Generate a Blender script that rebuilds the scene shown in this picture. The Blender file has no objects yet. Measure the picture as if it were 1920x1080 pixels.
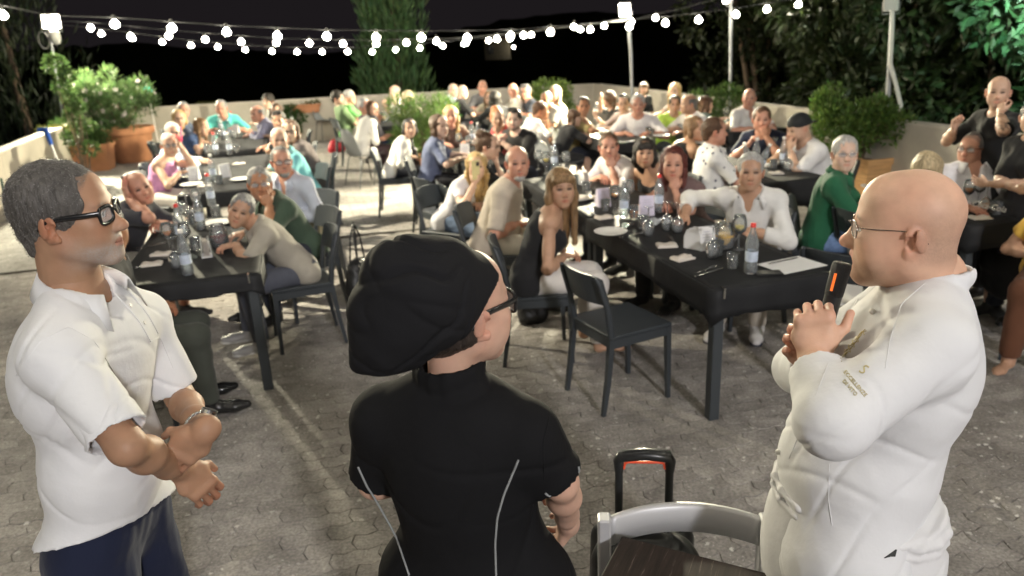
import bpy, bmesh, math, random
import numpy as np
from mathutils import Vector, Matrix
import openvdb as vdb

# ---------------------------------------------------------------- camera, world, exposure
SC = bpy.context.scene
COL = SC.collection
CAM_H = 2.0
FPX = 1400.0                       # focal length in pixels of a 1920 wide frame
_d = np.array([186.0, -4160.0, -FPX]); _d /= np.linalg.norm(_d)
_up = -_d
_fw = np.array([0, 0, -1.0]); _fh = _fw - _up * (_fw @ _up); _fh /= np.linalg.norm(_fh)
RC = np.array([np.cross(_fh, _up), _fh, _up])       # camera -> world rotation

def at(u, v, z):
    """world point at height z seen at pixel (u, v) of the survey photograph"""
    w = RC @ np.array([u - 960.0, 540.0 - v, -FPX]); t = (z - CAM_H) / w[2]
    return np.array([w[0] * t, w[1] * t, z])
def aty(u, v, y):
    w = RC @ np.array([u - 960.0, 540.0 - v, -FPX]); t = y / w[1]
    return np.array([w[0] * t, y, CAM_H + w[2] * t])

cam = bpy.data.cameras.new('camera'); camo = bpy.data.objects.new('camera', cam); COL.objects.link(camo)
cam.sensor_width = 36; cam.lens = FPX / 1920 * 36; cam.clip_start = 0.05; cam.clip_end = 300
M4 = Matrix([list(RC[0]) + [0], list(RC[1]) + [0], list(RC[2]) + [CAM_H], [0, 0, 0, 1]])
camo.matrix_world = M4
cam.dof.use_dof = True; cam.dof.focus_distance = 1.7; cam.dof.aperture_fstop = 3.6
SC.camera = camo
SC.render.resolution_x = 1024; SC.render.resolution_y = 576
SC.view_settings.view_transform = 'Standard'; SC.view_settings.look = 'None'
SC.view_settings.gamma = 1; SC.view_settings.use_curve_mapping = False
SC.view_settings.exposure = 0.8
SC.cycles.use_denoising = True
try: SC.cycles.denoiser = 'OPENIMAGEDENOISE'
except Exception: pass
SC.cycles.max_bounces = 6; SC.cycles.diffuse_bounces = 3; SC.cycles.glossy_bounces = 3
SC.cycles.transmission_bounces = 5; SC.cycles.transparent_max_bounces = 8
SC.cycles.caustics_reflective = False; SC.cycles.caustics_refractive = False
SC.cycles.sample_clamp_indirect = 4.0
SC.cycles.use_adaptive_sampling = False

W = bpy.data.worlds.new('World'); SC.world = W; W.use_nodes = True
nt = W.node_tree; bg = nt.nodes['Background']
sky = nt.nodes.new('ShaderNodeTexSky'); sky.sky_type = 'NISHITA'; sky.sun_disc = False
sky.sun_elevation = math.radians(-6); sky.sun_rotation = math.radians(200)
mixc = nt.nodes.new('ShaderNodeMix'); mixc.data_type = 'RGBA'; mixc.inputs['Factor'].default_value = 0.92
nt.links.new(sky.outputs[0], mixc.inputs[6]); mixc.inputs[7].default_value = (0.0072, 0.0060, 0.0068, 1)
nt.links.new(mixc.outputs[2], bg.inputs[0]); bg.inputs[1].default_value = 1.0

def lamp(kind, name, loc, power, color, size=0.1, target=None, spot=None, blend=0.5):
    l = bpy.data.lights.new(name, kind); l.energy = power; l.color = color
    if kind == 'AREA': l.shape = 'RECTANGLE'; l.size = size; l.size_y = size * 0.7
    else: l.shadow_soft_size = size
    if spot: l.spot_size = math.radians(spot); l.spot_blend = blend
    o = bpy.data.objects.new(name, l); o.location = loc; COL.objects.link(o)
    if target is not None:
        o.rotation_euler = (Vector(target) - Vector(loc)).to_track_quat('-Z', 'Y').to_euler()
    return o
# ---------------------------------------------------------------- materials
MATS = {}
def mat(name, color=(0.5, 0.5, 0.5), rough=0.6, metal=0.0, spec=0.5, bump=0.0, bscale=60.0, var=0.0, vscale=6.0,
        vcol=False, sss=0.0, trans=0.0, ior=1.45, sheen=0.0, alpha=1.0, streak=None, emit=None, estr=0.0, rvar=0.0, coat=0.0):
    if name in MATS: return MATS[name]
    m = bpy.data.materials.new(name); m.use_nodes = True; n = m.node_tree.nodes; L = m.node_tree.links
    b = n['Principled BSDF']
    b.inputs['Base Color'].default_value = (*color[:3], 1); b.inputs['Roughness'].default_value = rough
    b.inputs['Metallic'].default_value = metal; b.inputs['Specular IOR Level'].default_value = spec
    b.inputs['IOR'].default_value = ior; b.inputs['Transmission Weight'].default_value = trans
    if sheen: b.inputs['Sheen Weight'].default_value = sheen
    if coat: b.inputs['Coat Weight'].default_value = coat
    if sss:
        b.inputs['Subsurface Weight'].default_value = sss; b.inputs['Subsurface Radius'].default_value = (1.0, 0.35, 0.2)
        b.inputs['Subsurface Scale'].default_value = 0.008
    if alpha < 1: b.inputs['Alpha'].default_value = alpha
    if emit: b.inputs['Emission Color'].default_value = (*emit, 1); b.inputs['Emission Strength'].default_value = estr
    tc = n.new('ShaderNodeTexCoord')
    cs = None
    if vcol:
        a = n.new('ShaderNodeAttribute'); a.attribute_name = 'Col'; cs = a.outputs['Color']
    if var > 0 or streak:
        mp = n.new('ShaderNodeMapping'); L.new(tc.outputs['Object'], mp.inputs[0])
        if streak: mp.inputs['Scale'].default_value = streak
        nz = n.new('ShaderNodeTexNoise'); nz.inputs['Scale'].default_value = vscale; nz.inputs['Detail'].default_value = 5
        L.new(mp.outputs[0], nz.inputs['Vector'])
        mr = n.new('ShaderNodeMapRange'); mr.inputs[1].default_value = 0.25; mr.inputs[2].default_value = 0.75
        mr.inputs[3].default_value = 1 - var; mr.inputs[4].default_value = 1 + var; L.new(nz.outputs['Fac'], mr.inputs[0])
        mx = n.new('ShaderNodeVectorMath'); mx.operation = 'SCALE'
        if cs: L.new(cs, mx.inputs[0])
        else: mx.inputs[0].default_value = color[:3]
        L.new(mr.outputs[0], mx.inputs['Scale']); cs = mx.outputs[0]
        if rvar:
            m2 = n.new('ShaderNodeMapRange'); m2.inputs[1].default_value = 0.3; m2.inputs[2].default_value = 0.7
            m2.inputs[3].default_value = rough - rvar; m2.inputs[4].default_value = rough + rvar
            L.new(nz.outputs['Fac'], m2.inputs[0]); L.new(m2.outputs[0], b.inputs['Roughness'])
    if cs: L.new(cs, b.inputs['Base Color'])
    if bump > 0:
        nb = n.new('ShaderNodeTexNoise'); nb.inputs['Scale'].default_value = bscale; nb.inputs['Detail'].default_value = 4
        mpb = n.new('ShaderNodeMapping'); L.new(tc.outputs['Object'], mpb.inputs[0]); L.new(mpb.outputs[0], nb.inputs['Vector'])
        if streak: mpb.inputs['Scale'].default_value = streak
        bp = n.new('ShaderNodeBump'); bp.inputs['Strength'].default_value = bump; bp.inputs['Distance'].default_value = 0.01
        L.new(nb.outputs['Fac'], bp.inputs['Height']); L.new(bp.outputs[0], b.inputs['Normal'])
    MATS[name] = m
    return m

# ---------------------------------------------------------------- objects
def link(name, me, parent=None, m=None, loc=None, rot=None):
    o = bpy.data.objects.new(name, me); COL.objects.link(o)
    if m is not None and me is not None:
        if isinstance(m, (list, tuple)):
            for q in m: me.materials.append(q)
        elif len(me.materials) == 0: me.materials.append(m)
    if parent is not None: o.parent = parent
    if loc is not None: o.location = loc
    if rot is not None: o.rotation_euler = rot
    return o
def tag(o, label=None, cat=None, group=None, kind=None):
    if label: o['label'] = label
    if cat: o['category'] = cat
    if group: o['group'] = group
    if kind: o['kind'] = kind
    return o
def thing(name, label, cat, loc=(0, 0, 0), rz=0.0, group=None):
    o = bpy.data.objects.new(name, None); COL.objects.link(o); o.empty_display_size = 0.1
    o.location = loc; o.rotation_euler = (0, 0, rz)
    return tag(o, label, cat, group)
def copy_tree(o, parent=None):
    c = o.copy(); COL.objects.link(c); c.parent = parent
    for ch in o.children: copy_tree(ch, c)
    return c
def mesh(name, V, F, smooth=False):
    me = bpy.data.meshes.new(name); me.from_pydata([tuple(v) for v in V], [], [tuple(f) for f in F])
    if smooth: me.polygons.foreach_set('use_smooth', [True] * len(me.polygons))
    me.update(); return me
def npmesh(name, V, T=None, Qd=None, smooth=True):
    """fast mesh from numpy tris / quads"""
    me = bpy.data.meshes.new(name); V = np.asarray(V, np.float32)
    T = np.zeros((0, 3), np.int32) if T is None else np.asarray(T, np.int32)
    Qd = np.zeros((0, 4), np.int32) if Qd is None else np.asarray(Qd, np.int32)
    me.vertices.add(len(V)); me.vertices.foreach_set('co', V.ravel())
    nl = T.size + Qd.size; me.loops.add(nl); me.loops.foreach_set('vertex_index', np.concatenate([T.ravel(), Qd.ravel()]))
    npf = len(T) + len(Qd); me.polygons.add(npf)
    st = np.concatenate([np.arange(len(T)) * 3, T.size + np.arange(len(Qd)) * 4]).astype(np.int32)
    me.polygons.foreach_set('loop_start', st)
    me.polygons.foreach_set('use_smooth', np.full(npf, smooth))
    me.update(calc_edges=True); me.validate(); return me

class MB:
    """collects simple solids and links them as one mesh object"""
    def __init__(s): s.V = []; s.F = []; s.sm = []
    def add(s, V, F, sm=False):
        n = len(s.V); s.V += [tuple(v) for v in V]; s.F += [tuple(i + n for i in f) for f in F]; s.sm += [sm] * len(F)
    def box(s, c, d, R=None, bev=0.0):
        cx, cy, cz = c; hx, hy, hz = d[0] / 2, d[1] / 2, d[2] / 2
        if bev > 0:
            b = min(bev, hx * .9, hy * .9, hz * .9); V = []
            idx = {}
            for sx in (-1, 1):
                for sy in (-1, 1):
                    for sz in (-1, 1):
                        for ax in range(3):
                            p = [sx * (hx - b), sy * (hy - b), sz * (hz - b)]; p[ax] = (sx * hx, sy * hy, sz * hz)[ax]
                            idx[(sx, sy, sz, ax)] = len(V); V.append(p)
            F = []
            for ax in range(3):
                o1, o2 = [a for a in range(3) if a != ax]
                for sg in (-1, 1):
                    q = []
                    for a, b2 in ((-1, -1), (1, -1), (1, 1), (-1, 1)):
                        k = [0, 0, 0]; k[ax] = sg; k[o1] = a; k[o2] = b2; q.append(idx[(*k, ax)])
                    F.append(q)
            for ax in range(3):
                o1, o2 = [a for a in range(3) if a != ax]
                for a in (-1, 1):
                    for b2 in (-1, 1):
                        k0 = [0, 0, 0]; k1 = [0, 0, 0]; k0[ax] = -1; k1[ax] = 1; k0[o1] = k1[o1] = a; k0[o2] = k1[o2] = b2
                        F.append([idx[(*k0, o1)], idx[(*k1, o1)], idx[(*k1, o2)], idx[(*k0, o2)]])
            for k in [(a, b2, c2) for a in (-1, 1) for b2 in (-1, 1) for c2 in (-1, 1)]:
                F.append([idx[(*k, 0)], idx[(*k, 1)], idx[(*k, 2)]])
        else:
            V = [(x, y, z) for x in (-hx, hx) for y in (-hy, hy) for z in (-hz, hz)]
            F = [(0, 1, 3, 2), (4, 6, 7, 5), (0, 4, 5, 1), (2, 3, 7, 6), (0, 2, 6, 4), (1, 5, 7, 3)]
        V = np.array(V)
        if R is not None: V = V @ np.asarray(R).T
        s.add(V + np.array([cx, cy, cz]), F)
    def tube(s, pts, r, n=8, cap=True, sm=True, flat=None):
        pts = [np.array(p, float) for p in pts]; rr = r if hasattr(r, '__len__') else [r] * len(pts)
        V = []; F = []; up = None
        for i, p in enumerate(pts):
            t = pts[min(i + 1, len(pts) - 1)] - pts[max(i - 1, 0)]; t /= (np.linalg.norm(t) + 1e-9)
            if up is None:
                a = np.array([0, 0, 1.0]) if abs(t[2]) < .9 else np.array([0, 1.0, 0]); up = a
            x = np.cross(up, t); x /= (np.linalg.norm(x) + 1e-9); y = np.cross(t, x); up = y
            for k in range(n):
                a = 2 * math.pi * k / n + (math.pi / n)
                fx, fy = (1, 1) if flat is None else flat
                V.append(p + rr[i] * (math.cos(a) * x * fx + math.sin(a) * y * fy))
        for i in range(len(pts) - 1):
            for k in range(n):
                F.append((i * n + k, i * n + (k + 1) % n, (i + 1) * n + (k + 1) % n, (i + 1) * n + k))
        s.add(V, F, sm)
        if cap:
            s.add(V[:n], [tuple(range(n))[::-1]]); s.add(V[-n:], [tuple(range(n))])
    def lathe(s, prof, n=16, c=(0, 0, 0), sm=True):
        V = []; F = []
        for r, z in prof:
            for k in range(n):
                a = 2 * math.pi * k / n; V.append((c[0] + r * math.cos(a), c[1] + r * math.sin(a), c[2] + z))
        for i in range(len(prof) - 1):
            for k in range(n):
                F.append((i * n + k, i * n + (k + 1) % n, (i + 1) * n + (k + 1) % n, (i + 1) * n + k))
        s.add(V, F, sm)
    def prism(s, poly, z0, z1):
        n = len(poly); V = [(x, y, z0) for x, y in poly] + [(x, y, z1) for x, y in poly]
        F = [tuple(range(n))[::-1], tuple(range(n, 2 * n))] + [(i, (i + 1) % n, n + (i + 1) % n, n + i) for i in range(n)]
        s.add(V, F)
    def me(s, name='mesh'):
        me = bpy.data.meshes.new(name); me.from_pydata(s.V, [], s.F); me.polygons.foreach_set('use_smooth', s.sm); me.update()
        return me
    def build(s, name, m, parent=None, **k):
        return link(name, s.me(name), parent, m, **k)

def rotz(a): c, s = math.cos(a), math.sin(a); return np.array([[c, -s, 0], [s, c, 0], [0, 0, 1.0]])
def rotx(a): c, s = math.cos(a), math.sin(a); return np.array([[1, 0, 0], [0, c, -s], [0, s, c]])
def roty(a): c, s = math.cos(a), math.sin(a); return np.array([[c, 0, s], [0, 1, 0], [-s, 0, c]])

# ---------------------------------------------------------------- signed distance modelling (figures, cloth)
A3 = lambda v: np.array(v, float)
def nrm(v): v = A3(v); return v / (np.linalg.norm(v) + 1e-12)
class Pr:
    __slots__ = ('lo', 'hi', 'f', 'k', 'op')
def _mk(lo, hi, f, k, op):
    p = Pr(); p.lo = np.minimum(lo, hi); p.hi = np.maximum(lo, hi); p.f = f; p.k = k; p.op = op; return p
def cap(a, b, ra, rb=None, n=None, f=1.0, k=.02, op='u', cut=None):
    a = A3(a); b = A3(b); rb = ra if rb is None else rb; R = max(ra, rb)
    ab = b - a
    nn = None if n is None else nrm(n)
    ab2 = ab if nn is None else ab + nn * (ab @ nn) * (1 / f - 1)
    L2 = ab2 @ ab2 + 1e-12
    def fn(x, y, z):
        qx, qy, qz = x - a[0], y - a[1], z - a[2]
        if nn is not None:
            d = (qx * nn[0] + qy * nn[1] + qz * nn[2]) * (1 / f - 1)
            qx, qy, qz = qx + nn[0] * d, qy + nn[1] * d, qz + nn[2] * d
        t = np.clip((qx * ab2[0] + qy * ab2[1] + qz * ab2[2]) / L2, 0, 1)
        d = np.sqrt((qx - t * ab2[0]) ** 2 + (qy - t * ab2[1]) ** 2 + (qz - t * ab2[2]) ** 2) - (ra + (rb - ra) * t)
        if nn is not None: d = d * (.5 + .5 * f)
        if cut is not None:
            for cp, cn in cut: d = np.maximum(d, (x - cp[0]) * cn[0] + (y - cp[1]) * cn[1] + (z - cp[2]) * cn[2])
        return d
    return _mk(np.minimum(a, b) - R, np.maximum(a, b) + R, fn, k, op)
def ell(c, r, R=None, k=.02, op='u', cut=None):
    c = A3(c); r = A3(r) if hasattr(r, '__len__') else A3([r, r, r]); M = None if R is None else np.asarray(R, float)
    def fn(x, y, z):
        qx, qy, qz = x - c[0], y - c[1], z - c[2]
        if M is not None:
            qx, qy, qz = (M[0, 0] * qx + M[1, 0] * qy + M[2, 0] * qz, M[0, 1] * qx + M[1, 1] * qy + M[2, 1] * qz,
                          M[0, 2] * qx + M[1, 2] * qy + M[2, 2] * qz)
        k0 = np.sqrt((qx / r[0]) ** 2 + (qy / r[1]) ** 2 + (qz / r[2]) ** 2)
        k1 = np.sqrt((qx / r[0] ** 2) ** 2 + (qy / r[1] ** 2) ** 2 + (qz / r[2] ** 2) ** 2) + 1e-9
        d = k0 * (k0 - 1) / k1
        if cut is not None:
            for cp, cn in cut: d = np.maximum(d, (x - cp[0]) * cn[0] + (y - cp[1]) * cn[1] + (z - cp[2]) * cn[2])
        return d
    m = max(r) if M is not None else r
    return _mk(c - m, c + m, fn, k, op)
def xform(prims, R, T, s=1.0):
    """prims authored in a local frame -> placed by rotation R, translation T and scale s"""
    out = []; R = np.asarray(R, float); T = A3(T)
    for p in prims:
        cs = np.array([[x, y, z] for x in (p.lo[0], p.hi[0]) for y in (p.lo[1], p.hi[1]) for z in (p.lo[2], p.hi[2])]) * s @ R.T + T
        def fn(x, y, z, p=p):
            qx, qy, qz = (x - T[0]) / s, (y - T[1]) / s, (z - T[2]) / s
            return s * p.f(R[0, 0] * qx + R[1, 0] * qy + R[2, 0] * qz, R[0, 1] * qx + R[1, 1] * qy + R[2, 1] * qz,
                           R[0, 2] * qx + R[1, 2] * qy + R[2, 2] * qz)
        out.append(_mk(cs.min(0), cs.max(0), fn, p.k * s, p.op))
    return out
def sdf_arrays(prims, h, post=None, off=0.0):
    """evaluate and polygonise -> V, T, Q"""
    us = [p for p in prims if p.op == 'u']
    lo = np.min([p.lo for p in us], 0) - 3 * h - .01 - off; hi = np.max([p.hi for p in us], 0) + 3 * h + .01 + off
    n = np.ceil((hi - lo) / h).astype(int) + 1
    D = np.full(n, 4 * h + .05, np.float32)
    ax = [lo[i] + h * np.arange(n[i]) for i in range(3)]
    for p in prims:
        m = p.k + 3 * h + off
        i0 = np.clip(np.floor((p.lo - m - lo) / h).astype(int), 0, n - 1); i1 = np.clip(np.ceil((p.hi + m - lo) / h).astype(int) + 1, 1, n)
        if np.any(i1 <= i0): continue
        sl = tuple(slice(a, b) for a, b in zip(i0, i1))
        x = ax[0][sl[0]][:, None, None]; y = ax[1][sl[1]][None, :, None]; z = ax[2][sl[2]][None, None, :]
        d = p.f(x, y, z); w = D[sl]; k = max(p.k, 1e-5)
        if p.op == 'u':
            d = np.minimum(d - off, 1.0)
            hh = np.maximum(k - np.abs(w - d), 0) / k; D[sl] = np.minimum(w, d) - hh * hh * k * .25
        else:
            d = -d
            hh = np.maximum(k - np.abs(w - d), 0) / k; D[sl] = np.maximum(w, d) + hh * hh * k * .25
    if post is not None:
        D = post(D, ax[0][:, None, None], ax[1][None, :, None], ax[2][None, None, :]).astype(np.float32)
    g = vdb.FloatGrid(1.0); g.copyFromArray(D / h)
    P_, T, Q_ = g.convertToPolygons(0.0, 0.0)
    P_ = np.asarray(P_, np.float64) * h + lo
    return P_, np.asarray(T, np.int64).reshape(-1, 3), np.asarray(Q_, np.int64).reshape(-1, 4)
def join_arrays(parts):
    V = []; T = []; Qd = []; n = 0
    for v, t, q in parts:
        V.append(v); T.append(t + n); Qd.append(q + n); n += len(v)
    return np.concatenate(V), np.concatenate(T), np.concatenate(Qd)
def wav(V, s, seed=0):
    """cheap smooth noise in -1..1 at scale s (waves per metre)"""
    r = np.random.RandomState(seed); out = 0; W_ = np.zeros(len(V)); q = V * s
    for i in range(4):
        d = r.normal(size=3); d /= np.linalg.norm(d); d2 = r.normal(size=3); d2 /= np.linalg.norm(d2)
        out = out + np.sin(q @ d * (1 + .55 * i) * 2 + 1.7 * np.sin(q @ d2 * (.8 + .3 * i) + r.uniform(0, 6)) + r.uniform(0, 6)) / (1 + .3 * i)
    return out / 2.4
def setcol(me, C):
    ca = me.color_attributes.new('Col', 'FLOAT_COLOR', 'POINT'); a = np.ones((len(me.vertices), 4), np.float32); a[:, :3] = np.clip(C, 0, 1)
    ca.data.foreach_set('color', a.ravel())
def vnormals(me):
    a = np.zeros(len(me.vertices) * 3, np.float32); me.vertices.foreach_get('normal', a); return a.reshape(-1, 3)
def vcos(me):
    a = np.zeros(len(me.vertices) * 3, np.float32); me.vertices.foreach_get('co', a); return a.reshape(-1, 3).astype(float)
def displace(me, amt):
    V = vcos(me) + vnormals(me) * amt[:, None]; me.vertices.foreach_set('co', V.astype(np.float32).ravel()); me.update()
# ---------------------------------------------------------------- figures
SKIN = {'light': (.56, .36, .26), 'fair': (.64, .44, .34), 'mid': (.47, .275, .18), 'tan': (.38, .19, .105), 'red': (.52, .27, .19), 'olive': (.42, .26, .17)}
M_SKIN = mat('skin', vcol=True, rough=.48, spec=.4, var=.07, vscale=40, bump=.08, bscale=350)
M_SKINF = mat('skin_close', vcol=True, rough=.52, spec=.36, var=.09, vscale=30, bump=.07, bscale=300, sss=.12)
M_EYE = mat('eye_white', (.75, .72, .68), rough=.15); M_IRIS = mat('iris', (.03, .018, .01), rough=.08)
def cloth_mat(color, kind='cotton'):
    nm = 'cloth_%s_%02x%02x%02x' % (kind, *[int(max(0, min(1, c)) * 255) for c in color])
    if kind in ('drill', 'hat'): return mat(nm, color, rough=.82, spec=.12, var=.08, vscale=7, bump=.3, bscale=18)
    if kind == 'linen': return mat(nm, color, rough=.85, spec=.2, var=.09, vscale=9, bump=.35, bscale=40, sheen=.15)
    if kind == 'denim': return mat(nm, color, rough=.9, spec=.15, var=.18, vscale=40, bump=.3, bscale=160)
    return mat(nm, color, rough=.85, spec=.22, var=.06, vscale=7, bump=.22, bscale=26, sheen=.1)
def hair_mat(c, kind='h'):
    return mat('hair_%s_%02x%02x%02x' % (kind, *[int(v * 255) for v in c]), c, rough=.5, spec=.4, var=.5, vscale=26, bump=.9, bscale=45, streak=(3, 3, .55))

def head_prims(st):
    fem = st.get('sex') == 'f'; g = 0.9 if fem else 1.0; fat = st.get('fat', 0.0); nz = st.get('nose', 1.0)
    p = [ell((0, -.014 + fat * .004, .030 - fat * .002), (.0755 + fat * .004, .096 - fat * .006, .086 - fat * .003), k=.02),
         ell((0, .030, -.030), (.060 + .012 * fat, .061, .082), k=.03),
         ell((0, .040, .050), (.054, .040, .044), k=.03)]
    for s in (-1, 1):
        p += [cap((s * .050 * g, -.002, -.058), (s * .012, .060, -.097), .020 + .012 * fat, .019 + .004 * fat, k=.03),
              ell((s * .040, .057, -.020), (.021, .022, .020), k=.03),
              ell((s * .034, .048, -.055), (.024 + .01 * fat, .028, .027), k=.03)]
    p += [ell((0, .073, -.099), (.021 * g, .016, .017), k=.022),
          ell((0, .070, -.066), (.029, .021, .022), k=.018),
          cap((-.034, .073, .021), (.034, .073, .021), .0115 * g, k=.016),
          cap((0, .078, .012), (0, .077 + .020 * nz, -.031), .0090, .0125, k=.014),
          ell((0, .082 + .022 * nz, -.036), .0115, k=.010)]
    for s in (-1, 1):
        p += [ell((s * .0115, .078 + .018 * nz, -.039), (.0075, .010, .0075), k=.007),
              ell((s * .031, .098, .001), (.018, .017, .0115), k=.014, op='s'),
              ell((s * .031, .0715, .001), .0135, k=.003),
              cap((s * .019, .0845, .0085), (s * .044, .0785, .0085), .0042, .004, k=.006),
              cap((s * .021, .0835, -.0085), (s * .042, .078, -.0075), .0035, k=.006)]
        op = st.get('mouth', 0.0)
        p += [cap((s * .022, .0815, -.069), (0, .0915, -.0645 + op * .2), .0042, .0055, k=.005),
              cap((s * .021, .0810, -.0715 - op * .3), (0, .0890, -.076 - op), .0045, .0068, k=.005)]
        # ears: shell, rim and bowl
        Re = rotz(s * -.42) @ rotx(-.22)
        ce = A3((s * .0785, -.012, -.012))
        p += [ell(ce, (.0075, .019, .031), R=Re, k=.008), ell(ce + A3((s * .007, -.010, .006)), (.0055, .012, .024), R=Re, k=.004),
              ell(ce + A3((s * .006, .008, -.002)), (.0065, .0085, .016), R=Re, k=.005, op='s'),
              ell(ce + A3((s * .008, -.001, .014)), (.0035, .007, .009), R=Re, k=.004, op='s'),
              ell(ce + A3((s * .002, .010, -.022)), (.006, .007, .009), k=.006)]
    op = st.get('mouth', 0.0)
    if op: p += [ell((0, .088, -.0705 - op * .45), (.0175, .022, .0035 + op * .55), k=.004, op='s')]
    else: p += [cap((-.020, .088, -.0700), (.020, .088, -.0700), .0020, k=.004, op='s')]
    return p

def skin_colours(L, base, st, lod):
    """L: points in head space"""
    x, y, z = L[:, 0], L[:, 1], L[:, 2]; C = np.tile(A3(base), (len(L), 1)); rs = np.random.RandomState(7)
    G = lambda c, s: np.exp(-(((x - c[0]) / s[0]) ** 2 + ((y - c[1]) / s[1]) ** 2 + ((z - c[2]) / s[2]) ** 2))
    def mixc_(w, c): C[:] = C * (1 - w[:, None]) + A3(c) * w[:, None]
    red = A3(base) * (1.06, .72, .68)
    mixc_(.40 * (G((.045, .06, -.03), (.02, .03, .018)) + G((-.045, .06, -.03), (.02, .03, .018))), red)
    mixc_(.5 * G((0, .11, -.036), (.014, .02, .014)), red)
    for s in (-1, 1): mixc_(.55 * G((s * .085, -.012, -.01), (.014, .026, .032)), A3(base) * (1.1, .7, .62))
    mixc_(.35 * np.clip(G((.031, .09, .001), (.019, .03, .012)) + G((-.031, .09, .001), (.019, .03, .012)), 0, 1), A3(base) * (.62, .5, .48))
    n = wav(L, 60, 3) * .5 + wav(L, 17, 4) * .5; C *= (1 + .07 * n)[:, None]; C *= 1 + (.06 * wav(L, 22, 14))[:, None] * A3((.2, 1, 1))
    hc = A3(st.get('haircol', (.05, .035, .025)))
    sp = rs.uniform(0, 1, len(L))
    if st.get('stubble', 0):
        m = np.clip((-.030 - z + .15 * np.minimum(y - .03, 0)) / .045, 0, 1) * np.clip((y + .03) / .05, 0, 1) * np.clip((z + .135) / .02, 0, 1)
        m *= 1 - np.clip(G((0, .09, -.070), (.02, .03, .008)) * 1.4, 0, 1)
        m = np.maximum(m, np.clip(1.4 * G((0, .09, -.054), (.026, .02, .007)), 0, 1))
        m *= 1 - .5 * np.clip((.05 - y) / .03, 0, 1); m *= 1 - .8 * np.clip((np.abs(x) - .02) / .02, 0, 1) * np.clip((z + .075) / .02, 0, 1) * np.clip((y - .02) / .03, 0, 1)
        sc = A3(st.get('stubcol', hc))
        mixc_(m * st['stubble'] * (.55 + .45 * sp), sc)
    if st.get('scalp', 0):
        m = np.clip((np.hypot(x / .07, 0) * 0 + 1), 0, 1) * np.clip((.015 - y) / .04, 0, 1) * np.clip((z + .07) / .02, 0, 1) * np.clip((.055 - z) / .03, 0, 1)
        mixc_(m * st['scalp'] * (.6 + .4 * sp) * (.75 + .35 * wav(L, 30, 8)), A3(base) * .40 + hc * .4)
    if st.get('hair') and lod > 0 and st['hair'] not in ('rim',):
        hl = {'receding': -.02, 'swept': -.034}.get(st['hair'], .004); zz = -.035 - hl
        k0 = np.sqrt((x / .066) ** 2 + ((y - .098) / .066) ** 2 + ((z - zz) / .095) ** 2); m = np.clip((k0 - 1.03) / .06, 0, 1) * np.clip((z + .055 + .6 * y) / .02, 0, 1) * np.clip((np.hypot(y - .0, z + .02) - .038) / .01 + (np.abs(x) < .06) * 1.0, 0, 1)
        m = m * np.clip((z + .015 - 1.2 * np.maximum(y, 0) + (y < -.012) * .05) / .015, 0, 1); mixc_(m * .85 * (.6 + .4 * sp), hc * .9 + A3(base) * .12)
    # brows
    bc = A3(st.get('browcol', hc * .55 + A3(base) * .05))
    for s in (-1, 1):
        ax = np.abs(x * s - .031)
        m = np.clip(1.35 - ax / .016, 0, 1) * (x * s > 0.008) * np.exp(-((z - .0235 + ax * .16) / (.0042 if lod > 1 else .006)) ** 2) * (y > .055)
        mixc_(np.clip(m, 0, 1) * st.get('brow', .8) * (.75 + .25 * sp), bc)
        e = ((x * s - .031) / .0145) ** 2 + ((z - .0005) / .0062) ** 2
        front = (y > .06)
        if lod > 1:
            mixc_((e < 1.35) * front * 1.0, A3(base) * (.35, .25, .22)); mixc_((e < .9) * front * 1.0, (.60, .56, .52))
            ir = ((x * s - .031) ** 2 + (z - .001) ** 2) < .0058 ** 2; mixc_(ir * front * (e < 1.1) * 1.0, (.035, .02, .012))
        else:
            e2 = ((x * s - .031) / .0165) ** 2 + ((z - .001) / .0085) ** 2; w = np.clip(1.6 - e2, 0, 1) * front; mixc_(w * .9, (.045, .03, .022))
    lipw = np.clip(1.3 - ((x / .024) ** 2 + ((z + .0705) / (.0105 + st.get('mouth', 0) * .8)) ** 2), 0, 1) * (y > .068)
    lc = st.get('lip', A3(base) * (1.0, .55, .52))
    mixc_(np.clip(lipw * 1.3, 0, 1) * (.75 if st.get('sex') == 'f' else .55), lc)
    if st.get('mouth', 0):
        op = st['mouth']; m = ((x / .016) ** 2 + ((z + .0705 + op * .45) / (.002 + op * .5)) ** 2 < 1) * (y > .055); mixc_(m * 1.0, (.10, .03, .025))
    else:
        mixc_(np.clip(1 - ((x / .021) ** 2 + ((z + .070) / .0022) ** 2), 0, 1) * (y > .07) * .7, A3(base) * (.3, .15, .13))
    for s in (-1, 1): mixc_(np.clip(G((s * .008, .098, -.0455), (.0035, .008, .003)) * 1.2, 0, 1), A3(base) * .25)
    return C

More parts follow.
